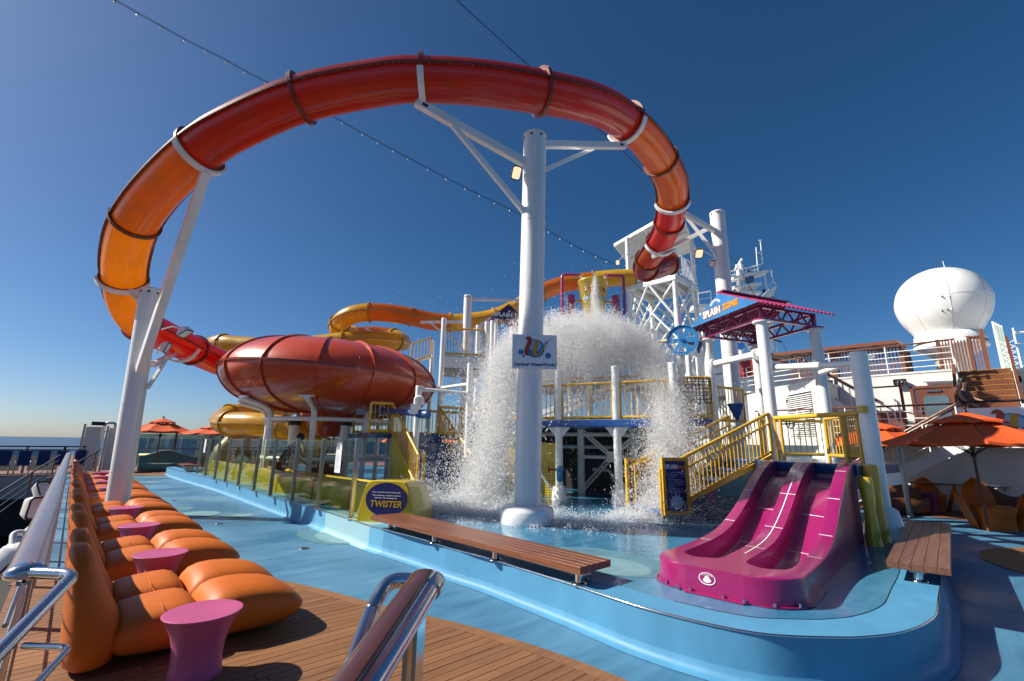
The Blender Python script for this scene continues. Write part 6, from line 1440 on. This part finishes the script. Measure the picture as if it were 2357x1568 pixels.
def wave_sofa(label,a,c,mt,hb=.95,dep=.75,group=None,wave=1.0,ph=0,cat='sofa'):
    """a..c: foot of the back; the seat stands on the side facing the camera"""
    a,c=Vector(a),Vector(c); d=(c-a); L=d.length; d.normalize(); nrm=Vector((d.y,-d.x,0)); nrm=nrm if nrm.dot(-(a+c)/2)>0 else -nrm
    T=thing('wave_sofa',label,cat,a,0,group)
    b=MB(); n=26; rows=[]
    for k in range(n+1):
        t=k/n; h=hb*(.62+.38*wave*(.5+.5*math.cos(2*PI*(t*1.25+ph)))) if wave else hb; e=min(1,min(t,1-t)/.05)**.5 if wave else 1
        q=a+d*L*t
        rows.append([q+upz*.02,q+upz*h*.6,q+upz*(h-.03),q+nrm*.04+upz*h,q+nrm*.10+upz*(h-.03),q+nrm*.13+upz*.3,q+nrm*.15+upz*.02])
    b.loft(rows); b.build('backrest',mt,T)
    b=MB(); rows=[]
    for k in range(15):
        t=k/14; e=math.sin(PI*min(1,max(.06,t*.94+.03)))**.35; q=a+d*L*t
        rows.append([q+nrm*.12+upz*.04,q+nrm*dep*e+upz*.04,q+nrm*(dep+.05)*e+upz*.2,q+nrm*dep*e+upz*.36,q+nrm*(dep-.06)*e+upz*.40,q+nrm*.12+upz*.41])
    b.loft(rows); b.build('seat',mt,T); return T
wave_sofa('brown wave backed sofa behind the dull steel post near the wall',pz(2030,1182,0),pz(2118,1180,0),BROWNP,1.05,.5,'brown wave sofas',.55,.35)
wave_sofa('dark brown wave backed sofa behind the right orange armchair',(16.6,.9,0),(16.2,-.8,0),BROWNP,1.0,.7,'brown wave sofas',1,0)
wave_sofa('brown sofa at the right edge beside the orange armchair',pz(2362,1215,0)+Vector((.7,0,0)),pz(2362,1215,0)+Vector((.3,-1.1,0)),BROWNP,.8,.5,'brown wave sofas',.3,.3)
wave_sofa('teal lounge with a wavy back near the far glass wall',(2.55,30.6,.012),(6.2,30.6,.012),TEAL,1.05,1.0,None,1,.62,'lounge')
p=Vector((4.85,29.0,.012)); b=MB(); b.lathe([(.3,0),(.28,.1),(.3,.3),(.42,.5),(.42,.52),(0,.515)],24,p); tag(b.build('side_table',PINK),'pink flared side table in front of the teal lounge','side table')
p=pz(2235,1135,0); T=thing('wash_trolley','grey plastic tub with bottles beside the deck house wall','tub',Vector((17.9,.95,0))); L=Vector((17.9,.95,0))
b=MB(); b.loft([[L+Vector((x*k,z*k,h)) for x,z in rrect(.3,.5,.05)] for h,k in((.05,.8),(.32,1),(.34,1.05),(.33,.95))]); b.build('tub',GREYW,T)
for dx in (-.1,.05,.15): b=MB(); b.cyl(L+Vector((0,dx,.3)),L+Vector((0,dx*1.4,.5)),.03,n=8); b.build('bottle',SIGNW,T)
T=thing('wall_handrail','dark steel handrail low on the shaded deck house wall','handrail',(18.35,1,0)); b=MB(); b.tube([(18.35,3.2,.72),(18.35,.3,.72)],.025,8); b.build('rail',CHROMED,T)
for y_ in (2.8,1.7,.6,.4): b=MB(); b.tube([(18.35,y_,.72),(18.42,y_,.62)],.015,6); b.build('bracket',CHROMED,T)
q=pz(2095,1190,.02); q2=pd(2062,1030,q.dot(fwd_h)); T=thing('screen_post','dull steel post standing behind the short right bench','post',q); b=MB(); b.cyl(q,(q.x,q.y,hz(2062,1030,q)),.06,n=16); b.build('shaft',CHROMED,T); b=MB(); b.lathe([(.09,0),(.09,.02),(.06,.04)],16,q); b.build('foot',CHROMED,T)

# ------------------------------------------------------------------ far port side
fg=thing('far_glass_wall','long tinted glass windbreak with wood posts along the far edge of the deck','windbreak',(8,31.6,0))
for k in range(12):
    x0=1.9+2.2*k; b=MB(); b.box((x0+1.1,31.6,1.08),(2.1,.02,1.62)); b.build('glass_pane',GLASSD,fg)
    b=MB(); b.box((x0,31.6,.98),(.10,.1,1.95)); b.build('post',REDWOOD,fg)
    b=MB(); b.box((x0+1.1,31.6,.22),(2.1,.06,.08)); b.build('sill',WHITE,fg)
b=MB(); b.box((14,31.6,1.95),(26,.12,.05)); b.build('cap_rail',REDWOOD,fg)
b=MB(); b.tube([(2,31.45,1.1),(28,31.45,1.1)],.03,6); b.build('mid_rail',CHROMED,fg)
b=MB(); b.tube([(2.6,31.4,.82),(4.2,31.4,.82)],.045,8); tag(b.build('tube_light',TUBEL),'yellow tube light glowing behind the far glass wall','light')
fr=thing('far_deck_rail','dark capped far deck railing with glass panels at the left edge','railing',(-10,31,0))
b=MB(); b.box((-12,31,1.2),(25,.14,.06)); b.build('cap_rail',BLACK,fr)
b=MB(); b.box((-12,30.95,1.05),(25,.06,.05)); b.build('hand_rail',REDWOOD,fr)
for k in range(16):
    x0=-19+1.25*k; b=MB(); b.box((x0,31,.6),(.10,.08,1.15)); b.build('stanchion',REDWOOD if k%2 else CHROMED,fr)
    if k<15: b=MB(); b.box((x0+.62,31.02,.6),(1.0,.015,.95)); b.build('glass_pane',GLASSD,fr)
for k,(x0,x1,zt2) in enumerate(((.28,.98,2.22),(1.15,1.9,2.15))):
    T=thing('shower_panel',('tall white shower panel with dull steel edge left of the port pillar','white shower panel with a curved chrome pipe partly behind the port pillar')[k],'shower',((x0+x1)/2,31,.012))
    b=MB(); b.box(((x0+x1)/2,31,1.1),(x1-x0-.12,.08,zt2-.1)); b.build('panel',WHITE2,T)
    for x_ in (x0,x1): b=MB(); b.box((x_,30.98,zt2/2+.05),(.09,.12,zt2+.05)); b.build('edge_post',CHROMED,T)
    b=MB(); b.tube(rnd_poly([(x1+.02,30.9,.3),(x1+.02,30.9,zt2+.15),(x1+.4,30.7,zt2+.15),(x1+.45,30.7,zt2-.1)],.2,6),.06,8); b.build('shower_pipe',CHROME,T)
b=MB(); b.box((.75,30.9,2.32),(.5,.2,.18)); tag(b.build('loudspeaker',BLACK),'small black loudspeaker on top of the white shower panel','loudspeaker')
def tuberail(label,a,c,drop,nb=3):
    T=thing('stair_rail',label,'handrail',a,0,'dark tube rails of the lower stairs'); a,c=Vector(a),Vector(c); b=MB(); b.tube([a,c],.032,8); b.build('upper_rail',DARKG,T)
    for k in range(1,nb+1): b=MB(); b.tube([a-upz*drop*k,c-upz*drop*k],.014,6); b.build('lower_rail',DARKG,T)
    for t in (.1,.5,.95): q=a.lerp(c,t); b=MB(); b.cyl(q,q-upz*(drop*nb+.1),.025,n=8); b.build('post',REDWOOD,T)
tuberail('dark tube stair rail descending to the lower deck at the left edge',pd(138,1048,21),pd(-30,1152,13),.22)
tuberail('dark tube stair rail rising to the far deck behind the lounger backs',pd(231,1035,22.5),pd(110,1103,16.5),.22)
b=MB(); a=pd(150,1120,14); c=pd(0,1240,9); b.beam(a-upz*.5,c-upz*.5,.1,.35); tag(b.build('stair_stringer',WHITE2),'pale stair stringer below the dark tube rail','stringer')
floodlight('white box floodlight hung outside the port rail, nearest the camera',pd(28,1290,3.3),Vector((-.25,-.2,.95)).normalized()*-1+Vector((.5,-.6,.3)),False,.62,'lamps outside the port rail')
floodlight('white box floodlight hung outside the port rail, middle one',pd(78,1168,4.9),Vector((.6,-.7,-.1)),False,.6,'lamps outside the port rail')
floodlight('white box floodlight hung outside the port rail, farthest one',pd(98,1130,7.0),Vector((.6,-.6,.5)),False,.7,'lamps outside the port rail')
T=thing('white_hose','bent white pipe neck by the nearest lamp outside the rail','pipe',pd(40,1250,3.3)); b=MB(); b.tube(rnd_poly([pd(28,1262,3.3),pd(30,1228,3.35),pd(52,1224,3.4),pd(66,1236,3.4)],.04,5),.018,8); b.build('neck',WHITE,T); b=MB(); b.box(pd(52,1250,3.5),(.1,.1,.12)); b.build('clamp',BLUEP,T)
# cream coloured shell slide end behind the windscreen, seats and machinery
T=thing('cream_slide_shell','cream coloured curved slide shell behind the far windscreen panes','water slide',pd(560,1080,19))
pa=[pd(500,1095,18.5),pd(520,1040,18.8),pd(560,1020,19.2),pd(600,1045,19.5),pd(610,1095,19.8)]
CREAM=mat('cream_fibreglass',(.62,.50,.26),.4,coat=.3,var=.1); b=MB(); b.tube(spline(pa,6),.45,18); b.build('arch_tube',CREAM,T)
b=MB(); q=pd(545,1030,20.2); b.cyl(q,q+fwd_h*.3,.75,n=24); b.build('disc_panel',WHITE2,T)
b=MB(); q=pd(588,1050,20.6); b.box(up(q,.9),(.9,.12,1.8),AZ*-1); b.build('tall_panel',WHITE2,T)
T=thing('equipment_cabinet','dark red equipment cabinet behind the bowl legs','cabinet',up(pd(748,1085,14.5),0)); q=up(pd(748,1085,14.5),.5); b=MB(); b.box(q,(.8,.5,1.0),AZ*-1); b.build('body',mat('oxblood_panel',(.12,.02,.015),.4),T); b=MB(); b.box(q+upz*.5,(.86,.56,.05),AZ*-1); b.build('lid',DARKG,T)

for k in range(6):
    x0=-2.75+.62*k; L=Vector((x0,30.2,.012)); T=thing('deck_chair',('leftmost navy sling deck chair against the far rail','second navy sling deck chair from the left at the far rail','third navy sling deck chair from the left at the far rail','fourth navy sling deck chair from the left at the far rail','fifth navy sling deck chair from the left at the far rail','navy sling deck chair at the far rail closest to the white shower panels')[k],'deck chair',L,0,'navy deck chairs at the far rail')
    b=MB(); b.loft([[L+Vector((-.2,0,.38)),L+Vector((.2,0,.38))],[L+Vector((-.2,.42,.32)),L+Vector((.2,.42,.32))],[L+Vector((-.2,.62,1.0)),L+Vector((.2,.62,1.0))]],False,False,closed=False); o=b.build('sling',NAVY,T); sm=o.modifiers.new('solid','SOLIDIFY'); sm.thickness=.012
    for sg in (-.23,.23):
        b=MB(); b.tube(rnd_poly([L+Vector((sg,.05,0)),L+Vector((sg,.0,.55)),L+Vector((sg,.45,.6)),L+Vector((sg,.64,1.02))],.08,4),.016,6); b.tube([L+Vector((sg,.5,0)),L+Vector((sg,.42,.36))],.016,6); b.build('side_frame',CHROME,T)
# ------------------------------------------------------------------ people
def skin(name,joints,edges,mt,parent,sub=2,root=0):
    me=bpy.data.meshes.new(name); mi_=W(parent).inverted() if parent else Matrix.Identity(4)
    me.from_pydata([tuple(mi_@Vector(p)) for p,_ in joints],edges,[]); me.materials.append(mt)
    o=bpy.data.objects.new(name,me); COL.objects.link(o); 
    if parent: o.parent=parent
    s=o.modifiers.new('skin','SKIN'); s.use_smooth_shade=True
    for i,(p,r_) in enumerate(joints):
        rr=r_ if hasattr(r_,'__len__') else (r_,r_); me.skin_vertices[0].data[i].radius=rr; me.skin_vertices[0].data[i].use_root=(i==root)
    o.modifiers.new('sub','SUBSURF').levels=sub; o.modifiers['sub'].render_levels=sub
    return o
def person(label,loc,face,bend=0,arms=((.1,-.1),(.1,-.1)),hair_long=True,cloth=None,h=1.68,legc=None,reach=None,dress=True):
    """face: horizontal direction the person looks; bend: forward lean of the trunk in degrees"""
    T=thing('person',label,'person',loc); L=Vector(loc); f=Vector((face[0],face[1],0)).normalized(); s_=Vector((f.y,-f.x,0)); k=h/1.68
    tr=(upz*math.cos(R(bend))+f*math.sin(R(bend)))
    P=L+upz*.90*k; W_=P+tr*.14*k; Ch=P+tr*.36*k; N0=P+tr*.54*k; N1=P+tr*.61*k+f*.02; H0=P+tr*.70*k+f*.035; H1=P+tr*.80*k+f*.02
    J=[(P,(.14*k,.10*k)),(W_,(.115*k,.085*k)),(Ch,(.135*k,.095*k)),(N0,(.075*k,.06*k)),(N1,.048*k),(H0,(.078*k,.088*k)),(H1,(.072*k,.082*k))]
    E_=[(0,1),(1,2),(2,3),(3,4),(4,5),(5,6)]
    for sg in (1,-1):
        i=len(J); hip=P+s_*sg*.085*k-upz*.05*k; kn=L+s_*sg*.09*k+f*(.06 if sg>0 else .0)+upz*.48*k; an=L+s_*sg*.085*k+upz*.08*k+f*(.02*sg); to=an+f*.14*k-upz*.05*k
        J+=[(hip,.085*k),(kn,.058*k),(an,.038*k),(to,.032*k)]; E_+=[(0,i),(i,i+1),(i+1,i+2),(i+2,i+3)]
        i=len(J); sh=N0+s_*sg*.165*k-tr*.03; a_=arms[0 if sg>0 else 1]; el=sh+(f*a_[0]+upz*-1*math.sqrt(max(0,1-a_[0]**2)))*.28*k+s_*sg*.04; wr=el+(f*a_[1]+upz*-1*math.sqrt(max(0,1-a_[1]**2)))*.25*k if reach is None else el+(Vector(reach)-el).normalized()*.25*k
        ha=wr+(wr-el).normalized()*.09*k
        J+=[(sh,.052*k),(el,.038*k),(wr,.027*k),(ha,(.02*k,.035*k))]; E_+=[(2,i),(i,i+1),(i+1,i+2),(i+2,i+3)]
        for q,(dx,dl) in enumerate(((-.028,.07),(-.009,.082),(.01,.078),(.028,.062))):
            i2=len(J); dr=(wr-el).normalized(); J+=[(ha+f*dx*k+dr*dl*.5*k,.0085*k),(ha+f*dx*1.2*k+dr*dl*k+s_*-sg*.01,.0075*k)]; E_+=[(i+3,i2),(i2,i2+1)]
        i2=len(J); J+=[(wr+dr*.04*k+f*.045*k,.01*k),(wr+dr*.075*k+f*.06*k,.009*k)]; E_+=[(i+2,i2),(i2,i2+1)]
    skin('body',J,E_,SKIN,T)
    # face and hair
    hc=(H0+H1)/2; tu=tr
    b=MB(); b.ball(hc+f*.085*k-tu*.03*k,(.014*k,.014*k,.02*k),8,6); b.build('nose',SKIN,T)
    for sg in (1,-1): b=MB(); b.ball(hc+f*.075*k+s_*sg*.03*k+tu*.005,(.011*k,.011*k,.009*k),8,6); b.build('eye',BLACK,T); b=MB(); b.ball(hc+s_*sg*.082*k,(.014*k,.014*k,.028*k),8,6); b.build('ear',SKIN,T)
    b=MB(); b.ball(hc+f*.076*k-tu*.065*k,(.012*k,.022*k,.008*k),8,5); b.build('mouth',PRED,T)
    cr=hc+tu*.035*k-f*.022*k
    b=MB(); b.ball(cr,(.102*k,.102*k,.105*k),16,10); b.build('hair',HAIR,T)
    if hair_long:
        skin('long_hair',[(cr+tu*.03,(.09*k,.095*k)),(cr-f*.05*k-upz*.10,(.10*k,.09*k)),(cr-f*.08*k-upz*.22,(.10*k,.075*k)),(cr-f*.08*k-upz*.33,(.06*k,.05*k))],[(0,1),(1,2),(2,3)],HAIR,T)
    cl=cloth or CLOTHD
    g=1.14
    skin('top',[(P-tr*.02,(.15*k,.118*k)),(W_,(.122*k,.1*k)),(Ch,(.148*k,.11*k)),(N0-tr*.03,(.10*k,.075*k))]+[q for sg in(1,-1) for q in ((N0+s_*sg*.155*k-tr*.035,.062*k),(N0+s_*sg*.2*k-tr*.10,.056*k))],[(0,1),(1,2),(2,3),(2,4),(4,5),(2,6),(6,7)],cl,T)
    if dress: skin('skirt',[(P+tr*.05,(.15*k,.12*k)),(P-upz*.12*k,(.175*k,.14*k)),(P-upz*.36*k,(.20*k,.17*k)),(P-upz*.4*k,(.195*k,.165*k))],[(0,1),(1,2),(2,3)],cl,T)
    else:
        JJ=[(P,(.15*k,.115*k))]; EE=[]
        for sg in (1,-1):
            i=len(JJ); JJ+=[(P+s_*sg*.088*k-upz*.06*k,.098*k),(L+s_*sg*.09*k+f*(.06 if sg>0 else 0)+upz*.48*k,.072*k),(L+s_*sg*.085*k+upz*.1*k+f*(.02*sg),.06*k)]; EE+=[(0,i),(i,i+1),(i+1,i+2)]
        skin('trousers',JJ,EE,legc or cl,T)
    return T
wq=pX(2214,905,17.95); person('woman with long black hair and dark patterned dress on the balcony by the railing',Vector((17.95,wq.y+.05,MZ)),(-.5,-1),8,((.3,.8),(.5,.9)),True,CLOTHD,h=max(1.62,1.12*(wq.z-MZ)/.955))
mq=pd(682,1020,14.0); person('man in dark work clothes bending forward behind the glass windscreen',Vector((mq.x-.35,mq.y+.1,0)),(right_h.x,right_h.y),34,((.6,.8),(.55,.75)),False,CLOTHN,h=1.9,dress=False)
# ------------------------------------------------------------------ cables across the sky
LP=[(225,-22),(265,2),(350,50),(435,97),(512,136),(585,176),(700,233),(818,299),(955,373),(1070,433),(1205,499),(1315,563),(1412,608)]
LPd=[9+12.0*i/(len(LP)-1) for i in range(len(LP))]
sl=thing('string_lights','thin dark wires with small clear bulbs strung across the sky','string lights',pd(1412,608,21))
pts=spline([pd(u,v,d) for (u,v),d in zip(LP,LPd)],8)
b=MB(); b.tube(pts,.009,5); b.build('wire',BLACK,sl); b=MB(); b.tube([p+upz*.045 for p in pts],.007,5); b.build('wire',BLACK,sl)
BULB=mat('clear_bulb',(.8,.8,.78),.1,var=0,coat=.8)
acc=0; last=pts[0]
for p in pts:
    acc+=(p-last).length; last=p
    if acc>.62:
        acc=0; b=MB(); b.ball(p-upz*.06,(.032,.032,.045),8,6); bu=b.build('bulb',BULB,sl); b=MB(); b.cyl(p-upz*.02,p+upz*.01,.018,n=6); b.build('socket',BLACK,bu)
tc_=thing('stay_cable','thin dark stay cable running from the top edge behind the slide to the right','cable',pd(1820,885,34))
b=MB(); b.tube([pd(1028,-20,12),pd(1215,150,15),pd(1430,345,19),pd(1690,600,26),pd(1800,790,34),pd(1850,880,40)],.016,5); b.build('cable',BLACK,tc_)
b=MB(); b.tube([pd(1010,-20,12),pd(1190,145,15),pd(1425,352,19)],.007,5); b.build('cable',GREYW,tc_)
# ------------------------------------------------------------------ the dumped water
import numpy as np
rng=np.random.default_rng(5)
def watermat():
    m=bpy.data.materials.new('white_water'); m.use_nodes=True; n=m.node_tree.nodes; l=m.node_tree.links; p=n['Principled BSDF']
    p.inputs['Base Color'].default_value=(.96,.97,.98,1); p.inputs['Roughness'].default_value=.18; p.inputs['Specular IOR Level'].default_value=.6
    tr=n.new('ShaderNodeBsdfTranslucent'); tr.inputs[0].default_value=(.98,.985,.99,1); mx=n.new('ShaderNodeMixShader'); mx.inputs[0].default_value=.55
    tp=n.new('ShaderNodeBsdfTransparent'); m2=n.new('ShaderNodeMixShader'); m2.inputs[0].default_value=.4
    l.new(p.outputs[0],mx.inputs[1]); l.new(tr.outputs[0],mx.inputs[2]); l.new(mx.outputs[0],m2.inputs[1]); l.new(tp.outputs[0],m2.inputs[2]); l.new(m2.outputs[0],n['Material Output'].inputs[0]); return m
WATER=watermat()
TET=np.array([[1,1,1],[1,-1,-1],[-1,1,-1],[-1,-1,1]],float)/1.5
TF=np.array([[0,1,2],[0,3,1],[0,2,3],[1,3,2]])
def drops(name,pos,size,vel,label,stretch=1.6):
    n=len(pos); base=rng.normal(size=(n,4,3))*.25+TET[None]
    # random turn
    a=rng.uniform(0,2*PI,n); ca_,sa_=np.cos(a),np.sin(a); x=base[:,:,0]*ca_[:,None]-base[:,:,1]*sa_[:,None]; y=base[:,:,0]*sa_[:,None]+base[:,:,1]*ca_[:,None]; base[:,:,0]=x; base[:,:,1]=y
    v=vel/(np.linalg.norm(vel,axis=1,keepdims=True)+1e-6); st=1+rng.exponential(stretch-1,n)
    al=(base*v[:,None,:]).sum(2,keepdims=True); base=base+al*v[:,None,:]*(st[:,None,None]-1)
    V=(pos[:,None,:]+base*size[:,None,None]).reshape(-1,3); Fc_=(TF[None]+4*np.arange(n)[:,None,None]).reshape(-1,3)
    me=bpy.data.meshes.new(name); me.vertices.add(len(V)); me.vertices.foreach_set('co',V.ravel()); me.loops.add(Fc_.size); me.loops.foreach_set('vertex_index',Fc_.ravel().astype(np.int32))
    me.polygons.add(len(Fc_)); me.polygons.foreach_set('loop_start',np.arange(0,Fc_.size,3,dtype=np.int32)); me.update(); me.validate(); me.materials.append(WATER)
    o=bpy.data.objects.new(name,me); COL.objects.link(o); tag(o,label,'water',None,'stuff'); return o
BX=np.array([bc.x,bc.y,0.]); RH=np.array(right_h); FH=np.array(fwd_h)
def loc(x,f,z): return BX+np.outer(x,RH)-np.outer(f,FH)+np.outer(z,[0,0,1])      # x right, f towards the camera
def clusters(cx,cf,cz,vx,vf,vz,k,sig,lng,s0,s1):
    """k drops per cluster, strung out along the cluster's velocity"""
    n=len(cx); V=np.stack([vx,vf,vz],1); V=V/np.linalg.norm(V,axis=1,keepdims=True); t=rng.normal(size=(n,k))*lng[:,None]
    P=np.stack([cx,cf,cz],1)[:,None,:]+V[:,None,:]*t[:,:,None]+rng.normal(size=(n,k,3))*sig[:,None,None]
    P=P.reshape(-1,3); VV=np.repeat(V,k,0); sz=np.exp(rng.uniform(np.log(s0),np.log(s1),len(P)))
    return P,VV,sz
PP=[];VV_=[];SZ=[]
def put(P,V,s): PP.append(P);VV_.append(V);SZ.append(s)
# crown: billowing ring thrown sideways from the roof under the bucket
n=3500; th=rng.uniform(0,2*PI,n); lump=np.array([noise.noise((math.cos(t)*2.2,math.sin(t)*2.2,3.1)) for t in th])
r=(rng.beta(2.0,1.5,n))*(1.75+.5*lump); lx=np.cos(th)*r*1.12-.42; lf=np.sin(th)*r*1.35
ztop=5.02-.10*r**2+.28*lump+.16*np.array([noise.noise((a*3,b*3,.7)) for a,b in zip(lx,lf)])
dep=rng.exponential(.56,n)*(1+.35*lump); z=ztop-np.minimum(dep,2.3)
put(*clusters(lx,lf,z,np.cos(th)*.7,np.sin(th)*.5,-.6-dep*1.2,56,.05+.10*rng.random(n),.10+.16*rng.random(n),.003,.0095))
# upward tongues
n=420; th=rng.uniform(0,2*PI,n); r=rng.uniform(.4,2.0,n); lx=np.cos(th)*r*1.1-.4; lf=np.sin(th)*r*.8; z=5.0-.10*r**2+rng.exponential(.16,n)
put(*clusters(lx,lf,z,np.cos(th),np.sin(th)*.6,.8*np.ones(n),26,.03+.03*rng.random(n),.07+.06*rng.random(n),.005,.016))
# jet spilling out of the pail, in front of it
n=220; t=rng.random(n); put(*clusters(-.02+.055*rng.normal(size=n)*(.4+1.3*t),.5+.12*t+.05*rng.normal(size=n),6.28-1.45*t,.0*t,.1+0*t,-1+0*t,40,.02+.05*t,.10+.05*t,.0035,.009))
n=60; t=rng.random(n)
for sx_,x0 in((-1,-.36),(1,.36)): put(*clusters(x0+.02*rng.normal(size=n)-sx_*.10*t,.05*rng.normal(size=n),hz(1365,640,bc)-.45*t**1.5,0*t-sx_*.4,0*t,-1+0*t,12,.012+0*t,.04+0*t,.004,.009))
# two falling legs
def leg_(pts,n,w0,w1,k,s0,s1,env):
    t=rng.beta(1.15,1.0,n); A=np.array(pts); i=np.minimum((t*(len(A)-1)).astype(int),len(A)-2); fr=t*(len(A)-1)-i
    C_=A[i]*(1-fr)[:,None]+A[i+1]*fr[:,None]; D=A[i+1]-A[i]; w_=w0+(w1-w0)*t
    C_=C_+rng.normal(size=(n,3))*w_[:,None]*np.array([1,1.1,.55]); keep=rng.random(n)<env(t); C_=C_[keep]; D=D[keep]; t=t[keep]
    m=len(C_); put(*clusters(C_[:,0],C_[:,1],C_[:,2],D[:,0]+.3*rng.normal(size=m),D[:,1]+.2*rng.normal(size=m),D[:,2],k,.04+.10*rng.random(m),.12+.2*rng.random(m),s0,s1))
def lp(u,v,d):
    q=np.array(pd(u,v,d))-BX; return (float(q@RH),float(-(q@FH)),float(q[2]))
LEFT=[lp(*q) for q in ((1200,765,12.7),(1165,840,12.0),(1148,930,11.5),(1130,1040,11.0),(1105,1165,10.5))]
RIGHT=[lp(*q) for q in ((1450,768,12.4),(1505,835,11.5),(1535,910,10.7),(1545,1010,9.9),(1535,1105,9.4),(1522,1195,9.05))]
leg_(LEFT,2400,.24,.38,46,.0035,.0105,lambda t:1-.25*t)
leg_(LEFT,1000,.45,.62,16,.005,.013,lambda t:1+0*t)
leg_(RIGHT,2600,.20,.22,46,.0035,.0105,lambda t:1-.3*t)
leg_(RIGHT,1000,.36,.34,16,.0045,.012,lambda t:1+0*t)
# loose drops under the crown
n=30000; x=rng.uniform(-2.8,2.0,n); f=rng.uniform(-1.0,1.6,n); z=4.3-rng.exponential(.7,n); k=z>.4; x,f,z=x[k],f[k],z[k]
put(np.stack([x,f,z],1),np.tile([0,.1,-1.],(len(x),1)),np.exp(rng.uniform(np.log(.0035),np.log(.012),len(x))))
n=2500; x=rng.normal(-.4,2.6,n); f=rng.normal(.3,1.0,n); z=rng.normal(4.2,1.1,n); k=z>.4; put(np.stack([x,f,z],1)[k],np.tile([0,.1,-1.],(k.sum(),1)),np.exp(rng.uniform(np.log(.003),np.log(.008),k.sum())))
P=np.concatenate(PP); V=np.concatenate(VV_); S=np.concatenate(SZ); W3=loc(P[:,0],P[:,1],P[:,2]); k=W3[:,2]>FZ+.01
drops('falling_water',W3[k],S[k],(np.outer(V[:,0],RH)-np.outer(V[:,1],FH)+np.outer(V[:,2],[0,0,1]))[k],'white burst of falling water dumped from the yellow bucket',1.9)
# spray where it lands
PP=[];VV_=[];SZ=[]
for cx,cy,rx,ry,n,hgt in [(1110,1162,1.0,.5,1000,.20),(1010,1175,1.1,.40,900,.12),(975,1150,.35,.4,300,.30),(1180,1185,.9,.35,400,.05),(1525,1190,.55,.5,850,.22),(1600,1190,.5,.4,420,.22),(1640,1150,.35,.3,260,.30),(1470,1195,.6,.3,300,.06),(1330,1205,1.6,.5,300,.03),(1060,1100,.3,.5,250,.45)]:
    p=pz(cx,cy,FZ); a=rng.normal(size=(n,2))*[rx*.55,ry*.8]; c=np.array(p)[None]+np.outer(a[:,0],RH)+np.outer(a[:,1],FH); c[:,2]=FZ+.015+rng.exponential(hgt,n)*np.exp(-(a[:,0]/rx)**2)
    V=np.stack([rng.normal(size=n),rng.normal(size=n),.6+0*a[:,0]],1); V/=np.linalg.norm(V,axis=1,keepdims=True); kk=22
    Pq=c[:,None,:]+V[:,None,:]*(rng.normal(size=(n,kk))*.06)[:,:,None]+rng.normal(size=(n,kk,3))*[.05,.05,.025]; Pq=Pq.reshape(-1,3); PP.append(Pq); VV_.append(np.repeat(V,kk,0)); SZ.append(np.exp(rng.uniform(np.log(.0035),np.log(.010),len(Pq))))
P=np.concatenate(PP); V=np.concatenate(VV_); S=np.concatenate(SZ); P[:,2]=np.maximum(P[:,2],FZ+.006)
drops('floor_spray',P,S,V,'white foam and spray splashing over the wet pool floor',1.5)

# fine mist hanging round the falling water
def mistmat(name,den,scale):
    m=bpy.data.materials.new(name); m.use_nodes=True; n=m.node_tree.nodes; l=m.node_tree.links; n.remove(n['Principled BSDF'])
    pv=n.new('ShaderNodeVolumePrincipled'); pv.inputs['Color'].default_value=(1,1,1,1); pv.inputs['Anisotropy'].default_value=0.3
    tc=n.new('ShaderNodeTexCoord'); ns=n.new('ShaderNodeTexNoise'); ns.inputs['Scale'].default_value=scale; ns.inputs['Detail'].default_value=3; l.new(tc.outputs['Object'],ns.inputs[0])
    mr=n.new('ShaderNodeMapRange'); mr.inputs[1].default_value=.42; mr.inputs[2].default_value=.72; mr.inputs[3].default_value=0; mr.inputs[4].default_value=den; l.new(ns.outputs[0],mr.inputs[0]); l.new(mr.outputs[0],pv.inputs['Density']); l.new(pv.outputs[0],n['Material Output'].inputs['Volume']); return m
MIST=mistmat('water_mist',1.3,1.7)
L1=lambda x,f,z: Vector(tuple(loc(np.array([x]),np.array([f]),np.array([z]))[0]))
for pts,nm in ((LEFT,'white mist in the left fall of the water'),(RIGHT,'white mist in the right fall of the water')):
    P_=spline([L1(*q) for q in pts],5); b=MB(); b.tube(P_,.4,14,rs=[.14+.22*i/len(P_) for i in range(len(P_))]); o=b.build('water_mist',MIST); tag(o,nm,'water',None,'stuff')

b=MB(); b.ball(L1(-.38,0,4.35),(1.7,1.7,.75),24,12); tag(b.build('water_mist',MIST),'white mist in the crown of the falling water','water',None,'stuff')
